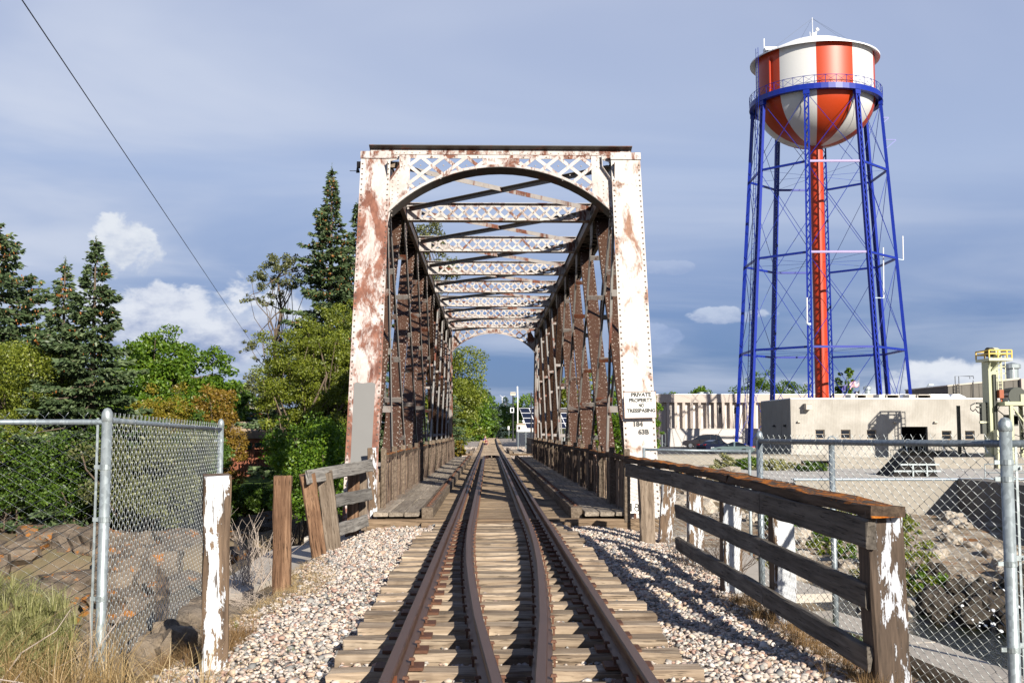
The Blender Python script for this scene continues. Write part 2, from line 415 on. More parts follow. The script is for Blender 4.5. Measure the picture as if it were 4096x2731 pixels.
vo = n.nd('TexVoronoi', {'Vector': v, 'Scale': 24.0})
r = n.nd('SeparateColor', {0: vo.outputs['Color']}).outputs[0]
c = n.ramp(r, (0.0, (0.10, 0.10, 0.10)), (0.3, (0.28, 0.25, 0.22)), (0.7, (0.42, 0.36, 0.30)), (1.0, (0.48, 0.43, 0.39)))
h = n.math('MULTIPLY', vo.outputs['Distance'], -1.0)
finish(n, c, 0.85, normal=n.bump(h, 0.8, 0.03), spec=0.2)
m, n = new_mat('soil')
v = n.coords((1, 1, 1), False)
a = n.noise(v, 0.35, 7, 0.6)
b = n.noise(v, 3.0, 8, 0.65)
c = n.mix(n.step(a, 0.50, 0.66), (0.23, 0.175, 0.105), (0.13, 0.135, 0.045))
c = n.mix(n.math('MULTIPLY', b, 0.8), c, (0.12, 0.095, 0.07))
finish(n, c, 0.95, normal=n.bump(b, 0.6, 0.08), spec=0.15)
m, n = new_mat('grass')
a = n.noise(n.coords((1, 1, 1), False), 1.5, 7, 0.65)
finish(n, n.ramp(a, (0.3, (0.04, 0.085, 0.014)), (0.7, (0.10, 0.155, 0.025))), 0.9, normal=n.bump(a, 0.6, 0.05), spec=0.15)
def rockmat(name, c1, c2, c3, lich, lo):
    m, n = new_mat(name)
    v = n.coords((1, 1, 1))
    a = n.noise(v, 1.6, 9, 0.66, 0.4)
    b = n.noise(v, 9, 7, 0.65)
    c = n.ramp(a, (0.3, c1), (0.5, c2), (0.7, c3))
    c = n.mix(n.math('MULTIPLY', n.step(b, 0.5, 0.75), 0.4), c, c1)
    l = n.noise(v, 2.4, 8, 0.7)
    c = n.mix(n.step(l, lo, lo + 0.05), c, lich)
    finish(n, c, 0.9, normal=n.bump(n.math('ADD', a, n.math('MULTIPLY', b, 0.5)), 0.9, 0.12), spec=0.2)
rockmat('basalt', (0.050, 0.042, 0.035), (0.125, 0.098, 0.074), (0.215, 0.17, 0.125), (0.30, 0.125, 0.030), 0.565)
rockmat('pale_rock', (0.20, 0.17, 0.135), (0.38, 0.33, 0.27), (0.52, 0.47, 0.40), (0.40, 0.20, 0.07), 0.63)
rockmat('wet_rock', (0.022, 0.018, 0.014), (0.055, 0.045, 0.035), (0.11, 0.09, 0.07), (0.14, 0.08, 0.03), 0.66)
rockmat('boulder_rock', (0.10, 0.080, 0.062), (0.22, 0.175, 0.13), (0.33, 0.27, 0.205), (0.42, 0.37, 0.31), 0.64)
m, n = new_mat('river_water')
v = n.coords((1, 1, 1), False)
a = n.noise(n.scalev(v, (1, 0.6, 1)), 2.6, 6, 0.6, 0.4)
a2 = n.noise(n.scalev(v, (1, 0.5, 1)), 9.0, 5, 0.6, 0.3)
finish(n, (0.014, 0.017, 0.008), 0.10, normal=n.bump(n.math('ADD', a, n.math('MULTIPLY', a2, 0.4)), 1.0, 0.16), spec=0.35)
plain('white_water', (0.75, 0.78, 0.80), 0.4, var=0.1, scale=20, bs=0.5)
plain('far_hill', (0.13, 0.16, 0.155), 0.95, var=0.3, scale=0.01)

# ------------------------------------------------------------------ object helpers
WM = {}
def tag(o, label=None, cat=None, group=None, kind=None):
    if label: o['label'] = label
    if cat: o['category'] = cat
    if group: o['group'] = group
    if kind: o['kind'] = kind
    return o
def link(o, parent=None, M=None):
    COL.objects.link(o)
    M = M or Matrix.Identity(4)
    if parent is not None:
        o.parent = parent
        o.matrix_parent_inverse = WM[parent.name].inverted()
    o.matrix_basis = M
    WM[o.name] = M.copy()
    return o
def root(name, label, cat, loc, group=None, rz=0.0):
    o = bpy.data.objects.new(name, None)
    o.empty_display_size = 0.2
    link(o, None, Matrix.Translation(Vector(loc)) @ Matrix.Rotation(rz, 4, 'Z'))
    return tag(o, label, cat, group)
def mesh_from(name, v, f, mat=None, smooth=False):
    me = bpy.data.meshes.new(name)
    me.from_pydata([tuple(p) for p in v], [], f)
    if mat:
        me.materials.append(MATS[mat])
    if smooth:
        me.polygons.foreach_set('use_smooth', [True] * len(me.polygons))
    me.update()
    return me
def piece(name, me, parent=None, M=None, mat=None):
    """an object that shares mesh data; M is its world matrix"""
    return link(bpy.data.objects.new(name, me), parent, M)
def np_mesh(name, V, Fq, mat, smooth=False):
    """V (n,3) array, Fq (m,k) int array with constant k"""
    me = bpy.data.meshes.new(name)
    V = np.ascontiguousarray(V, dtype=np.float32); Fq = np.ascontiguousarray(Fq, dtype=np.int32)
    k = Fq.shape[1]
    me.vertices.add(len(V)); me.vertices.foreach_set('co', V.ravel())
    me.loops.add(Fq.size); me.loops.foreach_set('vertex_index', Fq.ravel())
    me.polygons.add(len(Fq))
    me.polygons.foreach_set('loop_start', np.arange(0, Fq.size, k, dtype=np.int32))
    try:
        me.polygons.foreach_set('loop_total', np.full(len(Fq), k, dtype=np.int32))
    except Exception:
        pass
    if smooth:
        me.polygons.foreach_set('use_smooth', np.ones(len(Fq), dtype=bool))
    me.materials.append(MATS[mat])
    me.update(calc_edges=True)
    return me

class MB:
    """collects boxes, bars, tubes and prisms; build() makes ONE mesh object in world coordinates"""
    def __init__(s):
        s.v = []; s.f = []; s.mi = []; s.cur = 0
    def add(s, vs, fs):
        o = len(s.v)
        s.v += [Vector(p) for p in vs]
        for f in fs:
            s.f.append(tuple(i + o for i in f)); s.mi.append(s.cur)
        return s
    def box(s, a, b):
        x0, y0, z0 = a; x1, y1, z1 = b
        vs = [(x0, y0, z0), (x1, y0, z0), (x1, y1, z0), (x0, y1, z0), (x0, y0, z1), (x1, y0, z1), (x1, y1, z1), (x0, y1, z1)]
        return s.add(vs, [(0, 3, 2, 1), (4, 5, 6, 7), (0, 1, 5, 4), (1, 2, 6, 5), (2, 3, 7, 6), (3, 0, 4, 7)])
    def beam(s, p0, p1, w, h, up=(0, 0, 1), off=(0, 0)):
        """bar from p0 to p1; w across (perpendicular to up), h along up"""
        p0, p1 = Vector(p0), Vector(p1)
        d = (p1 - p0).normalized()
        u = Vector(up); sd = d.cross(u)
        if sd.length < 1e-4:
            sd = d.cross(Vector((0, 1, 0)))
        sd.normalize(); u = sd.cross(d).normalized()
        c = sd * off[0] + u * off[1]
        q = []
        for p in (p0, p1):
            for a, b in ((-1, -1), (1, -1), (1, 1), (-1, 1)):
                q.append(p + c + sd * (a * w / 2) + u * (b * h / 2))
        return s.add(q, [(0, 3, 2, 1), (4, 5, 6, 7), (0, 1, 5, 4), (1, 2, 6, 5), (2, 3, 7, 6), (3, 0, 4, 7)])
    def tube(s, pts, r, n=6, cap=True):
        pts = [Vector(p) for p in pts]
        rs = r if isinstance(r, (list, tuple)) else [r] * len(pts)
        rings = []
        ref = None
        for i, p in enumerate(pts):
            d = (pts[min(i + 1, len(pts) - 1)] - pts[max(i - 1, 0)])
            if d.length < 1e-9: d = Vector((0, 0, 1))
            d.normalize()
            if ref is None or abs(ref.dot(d)) > 0.98:
                ref = Vector((0, 0, 1)) if abs(d.z) < 0.9 else Vector((1, 0, 0))
            a = d.cross(ref).normalized(); b = d.cross(a).normalized()
            ref = b.cross(d) if False else ref
            rings.append([p + (a * math.cos(t) + b * math.sin(t)) * rs[i] for t in [2 * math.pi * k / n for k in range(n)]])
        vs = [q for rg in rings for q in rg]
        fs = []
        for i in range(len(pts) - 1):
            for k in range(n):
                fs.append((i * n + k, i * n + (k + 1) % n, (i + 1) * n + (k + 1) % n, (i + 1) * n + k))
        if cap:
            fs.append(tuple(range(n - 1, -1, -1))); fs.append(tuple((len(pts) - 1) * n + k for k in range(n)))
        return s.add(vs, fs)
    def lathe(s, c, prof, n=24, a0=0.0, a1=2 * math.pi):
        """prof: list of (radius, z) from bottom to top about the vertical through c"""
        c = Vector(c)
        full = abs(a1 - a0 - 2 * math.pi) < 1e-6
        m = n if full else n + 1
        vs = []
        for r, z in prof:
            for k in range(m):
                t = a0 + (a1 - a0) * k / n
                vs.append(c + Vector((r * math.cos(t), r * math.sin(t), z)))
        fs = []
        for i in range(len(prof) - 1):
            for k in range(n):
                k2 = (k + 1) % m
                fs.append((i * m + k, i * m + k2, (i + 1) * m + k2, (i + 1) * m + k))
        return s.add(vs, fs)
    def prism(s, poly, vec):
        """closed planar polygon (3-D points) pushed along vec"""
        poly = [Vector(p) for p in poly]; vec = Vector(vec); k = len(poly)
        vs = poly + [p + vec for p in poly]
        fs = [tuple(range(k - 1, -1, -1)), tuple(range(k, 2 * k))]
        fs += [(i, (i + 1) % k, k + (i + 1) % k, k + i) for i in range(k)]
        return s.add(vs, fs)
    def dome(s, p, nrm, r, h, n=6):
        p = Vector(p); nrm = Vector(nrm).normalized()
        a = nrm.orthogonal().normalized(); b = nrm.cross(a)
        vs = []
        for rr, hh in ((r, 0), (r * 0.72, h * 0.72)):
            for k in range(n):
                t = 2 * math.pi * k / n
                vs.append(p + (a * math.cos(t) + b * math.sin(t)) * rr + nrm * hh)
        vs.append(p + nrm * h)
        fs = [(k, (k + 1) % n, n + (k + 1) % n, n + k) for k in range(n)] + [(n + k, n + (k + 1) % n, 2 * n) for k in range(n)]
        return s.add(vs, fs)
    def mesh(s, name, mat, smooth=False):
        mats = mat if isinstance(mat, (list, tuple)) else [mat]
        me = bpy.data.meshes.new(name)
        me.from_pydata([tuple(p) for p in s.v], [], s.f)
        for mm in mats:
            me.materials.append(MATS[mm])
        if len(mats) > 1:
            me.polygons.foreach_set('material_index', s.mi)
        bm = bmesh.new(); bm.from_mesh(me)
        bmesh.ops.recalc_face_normals(bm, faces=bm.faces)
        bm.to_mesh(me); bm.free()
        if smooth:
            me.polygons.foreach_set('use_smooth', [True] * len(me.polygons))
        me.update()
        return me
    def build(s, name, mat, parent=None, smooth=False, kind=None, label=None, cat=None, group=None):
        o = link(bpy.data.objects.new(name, s.mesh(name, mat, smooth)), parent)
        return tag(o, label, cat, group, kind)

def rough_beam(name, mat, L, w, h, axis, seed, seg=6, amp=0.006, bev=0.012, ends=0.01):
    """a worn sawn timber of size L along axis, w x h across, centred on the origin: rounded edges, uneven faces"""
    rd = random.Random(seed)
    vs = []; fs = []
    ring = [(-w/2 + bev, -h/2), (w/2 - bev, -h/2), (w/2, -h/2 + bev), (w/2, h/2 - bev), (w/2 - bev, h/2), (-w/2 + bev, h/2), (-w/2, h/2 - bev), (-w/2, -h/2 + bev)]
    k = len(ring)
    for i in range(seg + 1):
        t = -L/2 + L * i / seg
        for (a, b) in ring:
            e = amp if 0 < i < seg else amp * 1.3
            tt = t + (rd.uniform(-ends, ends) if i in (0, seg) else 0)
            aa, bb = a + rd.uniform(-e, e), b + rd.uniform(-e, e)
            vs.append({0: (tt, aa, bb), 1: (aa, tt, bb), 2: (aa, bb, tt)}[axis])
    for i in range(seg):
        for j in range(k):
            fs.append((i*k + j, i*k + (j+1) % k, (i+1)*k + (j+1) % k, (i+1)*k + j))
    fs.append(tuple(range(k))); fs.append(tuple(seg*k + j for j in range(k)))
    me = mesh_from(name, vs, fs, mat)
    bm = bmesh.new(); bm.from_mesh(me); bmesh.ops.recalc_face_normals(bm, faces=bm.faces); bm.to_mesh(me); bm.free()
    return me
def frame(p0, p1, up=(0, 0, 1), axis=1):
    """matrix that puts a unit-built beam (length along axis) between p0 and p1"""
    p0, p1 = Vector(p0), Vector(p1)
    d = (p1 - p0).normalized(); u = Vector(up)
    sd = d.cross(u)
    if sd.length < 1e-4: sd = d.cross(Vector((0, 1, 0)))
    sd.normalize(); u = sd.cross(d)
    c = (p0 + p1) / 2
    if axis == 1: cols = (sd, d, u)
    elif axis == 0: cols = (d, -sd, u)
    else: cols = (sd, u * -1, d)
    M = Matrix((cols[0], cols[1], cols[2])).transposed().to_4x4()
    M.translation = c
    return M
def text_mesh(body, size, mat, align='CENTER', ext=0.002):
    cu = bpy.data.curves.new('lettering', 'FONT')
    cu.body = body; cu.size = size; cu.align_x = align; cu.align_y = 'CENTER'; cu.extrude = ext; cu.resolution_u = 3; cu.offset = size * 0.05
    ob = bpy.data.objects.new('lettering', cu)
    COL.objects.link(ob)
    dg = bpy.context.evaluated_depsgraph_get()
    me = bpy.data.meshes.new_from_object(ob.evaluated_get(dg))
    bpy.data.objects.remove(ob); bpy.data.curves.remove(cu)
    me.materials.clear(); me.materials.append(MATS[mat])
    return me
def sstep(a, b, x):
    t = np.clip((x - a) / (b - a), 0, 1)
    return t * t * (3 - 2 * t)

m, n = new_mat('river_bar_mix')
v = n.coords((1, 1, 1), False)
a = n.noise(v, 0.5, 8, 0.65, 0.5); b = n.noise(v, 4.0, 8, 0.7); c2 = n.noise(v, 0.9, 6, 0.6)
c = n.ramp(a, (0.32, (0.17, 0.115, 0.07)), (0.48, (0.34, 0.275, 0.20)), (0.62, (0.46, 0.40, 0.32)))
c = n.mix(n.step(c2, 0.56, 0.66), c, (0.26, 0.12, 0.045))
c = n.mix(n.math('MULTIPLY', n.step(b, 0.45, 0.7), 0.6), c, (0.07, 0.055, 0.04))
finish(n, c, 0.95, normal=n.bump(b, 1.0, 0.15), spec=0.15)

# ================================================================== THE GROUND
WATER = -4.5
def trackz(Y):
    return 0.42 * sstep(88, 150, np.asarray(Y, dtype=float))
def H(x, Y):
    x = np.asarray(x, dtype=float); Y = np.asarray(Y, dtype=float)
    ax = np.abs(x)
    # near bank with the railway on it
    a = 3.5 * (1 - sstep(7.0, 10.5, Y))
    left = -0.14 - 0.10 * sstep(1.6, 2.8, -x) - 0.78 * sstep(2.5, 3.1, -x) * (1 - 0.75 * sstep(10.6, 13, Y)) - 0.10 * sstep(8.5, 13, Y) * sstep(2.2, 3.6, -x) - 4.7 * sstep(4.1 + a, 8.0 + a, -x)
    right = -0.14 - 0.10 * sstep(1.6, 2.8, x) - 0.80 * sstep(2.9, 4.1, x) - 4.9 * sstep(4.9, 5.9, x)
    near = np.where(x < 0, left, right)
    # far side
    Yb = np.interp(x, [-400, -40, -20, -9, -6.5, -4.0, 5, 9, 400], [40, 32, 30, 27, 30, 60.5, 61, 63, 63])
    rise = sstep(0, 1, (Y - Yb) / np.where(ax < 5, 1.6, 6.0))
    farL = -5.6 + 3.75 * rise + 0.45 * sstep(45, 60, Y) + 1.15 * sstep(60, 95, Y)
    farM = -5.6 + 5.42 * rise
    farR = -5.6 + 0.7 * sstep(29, 36, Y) + 1.7 * sstep(36, 60, Y) + 1.35 * sstep(62, 84, Y) + 0.5 * sstep(88, 99, Y) + 0.6 * sstep(120, 140, Y)
    wM = sstep(-8.0, -4.5, x) * (1 - sstep(6.0, 9.5, x))
    wR = sstep(6.0, 9.5, x)
    far = farL * (1 - wM - wR) + farM * wM + farR * wR
    far = far + trackz(Y) * (1 - sstep(8, 14, ax)) * 1.0
    nb = 1 - sstep(19.6 - 2.2 * sstep(3.2, 5, ax), 20.6 + 1.6 * sstep(3.2, 5, ax), Y)
    z = near * nb + far * (1 - nb)
    z = z + 0.75 * np.exp(-((x + 4.3) ** 2 / 1.0 + (Y - 6.9) ** 2 / 0.9))
    bumpy = 0.05 * np.sin(x * 1.7 + 0.6 * Y) * np.sin(Y * 1.3 - 0.4 * x) * sstep(3.2, 4.5, ax)
    z = z + bumpy
    flat = sstep(200, 320, Y)
    return z * (1 - flat) + 0.2 * flat
def hz(x, Y):
    return float(H(x, Y))

def warp(lo, hi, n, c, k):
    t = np.linspace(-1, 1, n)
    s = np.sinh(t * k) / np.sinh(k)
    return np.where(s < 0, c + s * (c - lo), c + s * (hi - c))
gx = warp(-2500, 2500, 230, 0.0, 7.2)
gy = np.concatenate([np.linspace(-80, 0, 14)[:-1], np.linspace(0, 30, 90)[:-1], np.linspace(30, 110, 120)[:-1], np.geomspace(110, 4000, 50)])
GX, GY = np.meshgrid(gx, gy)
GZ = H(GX, GY)
V = np.stack([GX.ravel(), GY.ravel(), GZ.ravel()], 1)
nx, ny = len(gx), len(gy)
i0 = (np.arange(ny - 1)[:, None] * nx + np.arange(nx - 1)[None, :]).ravel()
Fq = np.stack([i0, i0 + 1, i0 + nx + 1, i0 + nx], 1)
tag(link(bpy.data.objects.new('ground', np_mesh('ground', V, Fq, 'soil', True))), kind='structure')

mb = MB(); mb.add([(-120, -20, WATER), (80, -20, WATER), (80, 66, WATER), (-120, 66, WATER)], [(0, 1, 2, 3)])
mb.build('river', 'river_water', kind='structure')

def sheet(name, mat, x0, x1, y0, y1, nx, ny, dz, kind='structure'):
    xs = np.linspace(x0, x1, nx); ys = np.linspace(y0, y1, ny)
    A, B = np.meshgrid(xs, ys)
    V = np.stack([A.ravel(), B.ravel(), (H(A, B) + dz).ravel()], 1)
    i0 = (np.arange(ny - 1)[:, None] * nx + np.arange(nx - 1)[None, :]).ravel()
    Fq = np.stack([i0, i0 + 1, i0 + nx + 1, i0 + nx], 1)
    return tag(link(bpy.data.objects.new(name, np_mesh(name, V, Fq, mat, True))), kind=kind)
sheet('ballast_bed', 'gravel_bed', -2.75, 2.85, -20, 19.3, 30, 120, 0.012)
sheet('ballast_bed', 'gravel_bed', -3.6, 4.6, 63.4, 300, 16, 150, 0.03)
sheet('river_bar', 'river_bar_mix', 7.5, 27, 27, 61.9, 60, 80, 0.03)
sheet('lawn', 'grass', -40, -6.5, 50, 120, 40, 50, 0.03)
sheet('lawn', 'grass', -30, -4.2, 150, 200, 20, 20, 0.05)

# far hills
mb = MB()
pts = []
xs = np.linspace(-3500, 3500, 60)
vs = []; fs = []
for i, x in enumerate(xs):
    h = 28 + 22 * math.sin(x * 0.0016 + 1.0) + 9 * math.sin(x * 0.006)
    for (yy, zz) in ((2500, -5), (2950, h * 0.8), (3400, h), (3900, -5)):
        vs.append((x, yy, zz))
for i in range(len(xs) - 1):
    for k in range(3):
        fs.append((i*4 + k, (i+1)*4 + k, (i+1)*4 + k + 1, i*4 + k + 1))
mb.add(vs, fs); mb.build('hills', 'far_hill', smooth=True, kind='structure')

# ballast stones: tens of thousands of small real stones
ico = bmesh.new(); bmesh.ops.create_icosphere(ico, subdivisions=1, radius=1.0)
ICO_V = np.array([v.co[:] for v in ico.verts]); ICO_F = np.array([[v.index for v in f.verts] for f in ico.faces]); ico.free()
def stones(name, P, size, label=None, parent=None):
    N = len(P); nv = len(ICO_V)
    base = ICO_V[None] * (1 + rng.uniform(-0.42, 0.38, (N, nv, 1)))
    sc = size[:, None] * np.stack([rng.uniform(0.8, 1.5, N), rng.uniform(0.7, 1.15, N), rng.uniform(0.45, 0.85, N)], 1)
    base = base * sc[:, None, :]
    th = rng.uniform(0, 2 * np.pi, N); ti = rng.normal(0, 0.4, N)
    c, s = np.cos(ti), np.sin(ti)
    y = base[:, :, 1] * c[:, None] - base[:, :, 2] * s[:, None]; z = base[:, :, 1] * s[:, None] + base[:, :, 2] * c[:, None]
    c, s = np.cos(th), np.sin(th)
    x2 = base[:, :, 0] * c[:, None] - y * s[:, None]; y2 = base[:, :, 0] * s[:, None] + y * c[:, None]
    V = np.stack([x2, y2, z], 2) + P[:, None, :]
    Fq = (ICO_F[None] + (np.arange(N) * nv)[:, None, None]).reshape(-1, 3)
    return tag(link(bpy.data.objects.new(name, np_mesh(name, V.reshape(-1, 3), Fq, 'gravel_stones')), parent), kind='stuff')
def scatter(x0, x1, y0, y1, dens):
    n_ = int((x1 - x0) * (y1 - y0) * dens)
    return rng.uniform(x0, x1, n_), rng.uniform(y0, y1, n_)
px_, py_ = [], []
for (x0, x1, y0, y1, d) in ((-2.8, -1.1, 5.4, 10, 850), (-2.8, -1.1, 10, 19.2, 640), (1.1, 2.9, 5.4, 10, 850), (1.1, 2.9, 10, 19.2, 640), (-1.2, 1.2, 5.4, 18.9, 380)):
    a, b = scatter(x0, x1, y0, y1, d); px_.append(a); py_.append(b)
sx = np.concatenate(px_); sy = np.concatenate(py_)
edgeL = -2.45 - 0.35 * np.sin(sy * 0.9) - 0.0 * sy
edgeR = 2.75 + 0.08 * np.sin(sy * 1.7)
nse = rng.uniform(0, 0.5, len(sx))
keep = (sx > edgeL - nse * 0.5) & (sx < edgeR + nse * 0.25)
sx, sy = sx[keep], sy[keep]
inner = np.abs(sx) < 1.2
sz = H(sx, sy) + rng.uniform(0.0, 0.030, len(sx)) + np.where(inner, 0.055, 0.012)
ss = np.clip(rng.lognormal(math.log(0.0165), 0.36, len(sx)), 0.007, 0.045)
tag(stones('gravel', np.stack([sx, sy, sz], 1), ss), 'pale pebble ballast beside the ties', 'gravel')
# sparse larger stones on the far ballast
a, b = scatter(-3.0, 4.0, 64, 110, 16)
tag(stones('gravel', np.stack([a, b, H(a, b) + 0.04], 1), np.full(len(a), 0.05)), 'loose pebbles on the ballast beyond the bridge', 'gravel')

# ================================================================== RAILWAY TRACK
track = root('railway_track', 'rusty rails with inner guard rails on weathered timber ties', 'railway track', (0, 12, -0.2))
tie_me = [rough_beam('tie', 'tie_wood', 2.5, 0.235, 0.19, 0, 100 + i, seg=9, amp=0.008, bev=0.022, ends=0.015) for i in range(5)]
btie_me = [rough_beam('tie', 'bridge_tie_wood', 3.1, 0.265, 0.19, 0, 200 + i, seg=5, amp=0.004, bev=0.010, ends=0.01) for i in range(4)]
plate_mb = MB(); plate_mb.box((-0.16, -0.095, 0.0), (0.16, 0.095, 0.022)); plate_me = plate_mb.mesh('tie_plate', 'rust_iron')
sp = MB(); sp.box((-0.008, -0.008, -0.02), (0.008, 0.008, 0.035)); sp.add([(-0.026, -0.018, 0.033), (0.018, -0.018, 0.033), (0.018, 0.018, 0.033), (-0.026, 0.018, 0.033), (-0.02, -0.012, 0.05), (0.012, -0.012, 0.05), (0.012, 0.012, 0.05), (-0.02, 0.012, 0.05)], [(0, 3, 2, 1), (4, 5, 6, 7), (0, 1, 5, 4), (1, 2, 6, 5), (2, 3, 7, 6), (3, 0, 4, 7)])
spike_me = sp.mesh('spike', 'rust_iron')
GUARD = [(3.0, 0.055), (5.2, 0.075), (6.03, 0.115), (7.2, 0.185), (8.36, 0.252), (10.0, 0.32), (11.7, 0.38), (13.8, 0.425), (16.0, 0.45), (60.8, 0.45), (61.8, 0.43), (62.5, 0.36), (63.0, 0.25), (63.3, 0.12), (63.4, 0.035)]
gYs = [g[0] for g in GUARD]; gXs = [g[1] for g in GUARD]
def gx_at(Y): return float(np.interp(Y, gYs, gXs))
GA = 0.7525
Y = 4.55
ties_y = []
rt = random.Random(5)
while Y < 19.0:
    ties_y.append(Y); Y += 0.535 + rt.uniform(-0.025, 0.025)
for i, Y in enumerate(ties_y):
    wide = 1.065 if i in (2, 3) else rt.uniform(0.965, 1.0)
    if Y > 17.3: wide = 0.86
    M = Matrix.Translation((rt.uniform(-0.05, 0.03), Y, -0.095 + rt.uniform(-0.006, 0.004))) @ Matrix.Rotation(rt.uniform(-0.012, 0.012), 4, 'Z') @ Matrix.Diagonal((wide, rt.uniform(0.92, 1.08), 1, 1))
    piece('tie', tie_me[i % 5], track, M)
    for s in (-1, 1):
        piece('tie_plate', plate_me, track, Matrix.Translation((s * (GA + 0.005), Y, 0.0)))
        piece('spike', spike_me, track, Matrix.Translation((s * (GA - 0.082), Y + rt.uniform(-0.05, 0.05), 0.022)) @ Matrix.Rotation(0 if s < 0 else math.pi, 4, 'Z'))
        g = gx_at(Y)
        piece('spike', spike_me, track, Matrix.Translation((s * g - 0.080, Y + rt.uniform(-0.05, 0.05), 0.022)) @ Matrix.Rotation(math.pi, 4, 'Z'))
        piece('spike', spike_me, track, Matrix.Translation((s * g + 0.080, Y + rt.uniform(-0.05, 0.05), 0.022)))
Y = 19.62
i = 0
while Y < 62.2:
    M = Matrix.Translation((rt.uniform(-0.01, 0.01), Y, -0.097 + rt.uniform(-0.005, 0.004))) @ Matrix.Diagonal((1.0, rt.uniform(0.93, 1.06), 1, 1))
    piece('tie', btie_me[i % 4], track, M)
    Y += 0.345 + rt.uniform(-0.02, 0.02); i += 1
Y = 62.6; i = 0
while Y < 118:
    M = Matrix.Translation((0, Y, -0.095 + float(trackz(Y)))) @ Matrix.Diagonal((1.0 if Y < 80 else 0.97, 1, 1, 1))
    piece('tie', tie_me[i % 5], track, M)
    Y += 0.56; i += 1
far = MB()
while Y < 300:
    z = float(trackz(Y)); far.box((-1.25, Y - 0.12, z - 0.19), (1.25, Y + 0.12, z - 0.005)); Y += 0.56
far.build('distant_ties', 'tie_wood', track, kind='stuff')
# small spikes along the bridge rails
bs = MB()
Y = 19.7
while Y < 61:
    for xx in (-GA + 0.08, GA - 0.08, -0.45 + 0.08, 0.45 + 0.08):
        bs.box((xx - 0.012, Y - 0.012, 0.0), (xx + 0.012, Y + 0.012, 0.05))
    Y += 0.345
bs.build('bridge_spikes', 'rust_iron', track, kind='stuff')

RAIL = [(-0.068, 0.0), (0.068, 0.0), (0.066, 0.012), (0.016, 0.028), (0.009, 0.05), (0.009, 0.105), (0.034, 0.118), (0.036, 0.142), (0.028, 0.152), (-0.028, 0.152), (-0.036, 0.142), (-0.034, 0.118), (-0.009, 0.105), (-0.009, 0.05), (-0.016, 0.028), (-0.066, 0.012)]
def rail(path, name='rail', zoff=0.018, mat='rail_steel', parent=track):
    pts = [Vector(p) for p in path]; k = len(RAIL)
    mb = MB(); vs = []
    for i, p in enumerate(pts):
        d = (pts[min(i + 1, len(pts) - 1)] - pts[max(i - 1, 0)]).normalized()
        sd = Vector((d.y, -d.x, 0)).normalized()
        for (a, b) in RAIL:
            vs.append(p + sd * a + Vector((0, 0, b + zoff)))
    fs = [(i*k + j, i*k + (j+1) % k, (i+1)*k + (j+1) % k, (i+1)*k + j) for i in range(len(pts) - 1) for j in range(k)]
    fs += [tuple(range(k)), tuple((len(pts) - 1)*k + j for j in range(k))]
    mb.add(vs, fs)
    return mb.build(name, mat, parent)
def rail_path(s):
    out = []
    for Y in [2.5, 6.18]:
        out.append((s * GA, Y, 0))
    a = [out]
    return a
def bend(Y):           # the track bears slightly right far beyond the bridge
    return 2.4 * float(sstep(120, 300, Y)) ** 1.3
joints = [2.5, 6.16, 15.9, 25.6, 35.3, 45.0, 54.7, 64.4]
for s in (-1, 1):
    for j in range(len(joints) - 1):
        a, b = joints[j], joints[j + 1] - 0.006
        w0 = rt.uniform(-0.006, 0.006)
        rail([(s * GA + w0 * math.sin(math.pi * t), a + (b - a) * t, 0.0) for t in (0, 0.25, 0.5, 0.75, 1)])
    rail([(s * GA + bend(y), y, float(trackz(y))) for y in list(np.linspace(64.4, 300, 30))])
    gp = []
    for Y in list(np.linspace(3.0, 17, 30)) + list(np.linspace(20, 60, 9)) + [60.8, 61.3, 61.8, 62.2, 62.5, 62.8, 63.0, 63.15, 63.3, 63.4]:
        gp.append((s * gx_at(Y), Y, 0.0))
    r_ = rail(gp, 'guard_rail')
# splice bars at the nearest joint
for s in (-1, 1):
    mb = MB()
    mb.box((s * GA - s * 0.012 - 0.012, 5.83, 0.045), (s * GA - s * 0.012 + 0.012, 6.5, 0.118)) if False else mb.box((s*GA - s*0.034 - 0.010, 5.83, 0.05), (s*GA - s*0.034 + 0.010, 6.5, 0.125))
    for yy in (5.93, 6.08, 6.25, 6.4):
        mb.dome((s*GA - s*0.044, yy, 0.088), (-s, 0, 0), 0.018, 0.022)
    mb.build('splice_bar', 'rust_bright', track)

# ================================================================== TRUSS BRIDGE
bridge = root('truss_bridge', 'riveted steel through truss bridge with rusty white portal', 'bridge', (0, 19.5, -0.6))
P_ = 4.58
Y0, U0 = 19.5, 21.79
XT = 2.55                                     # truss planes
ZB, ZT = -0.38, 6.93
L = [Vector((0, Y0 + P_ * j, ZB)) for j in range(10)]
U = [Vector((0, U0 + P_ * k, ZT)) for k in range(9)]
rv = lambda: MB()
def rows(mb, p0, p1, nrm, sp, r=0.02, h=0.014, n=6, skip=0):
    p0, p1 = Vector(p0), Vector(p1); Ln = (p1 - p0).length; k = max(1, int(Ln / sp))
    for i in range(skip, k + 1):
        mb.dome(p0.lerp(p1, i / k), nrm, r, h, n)
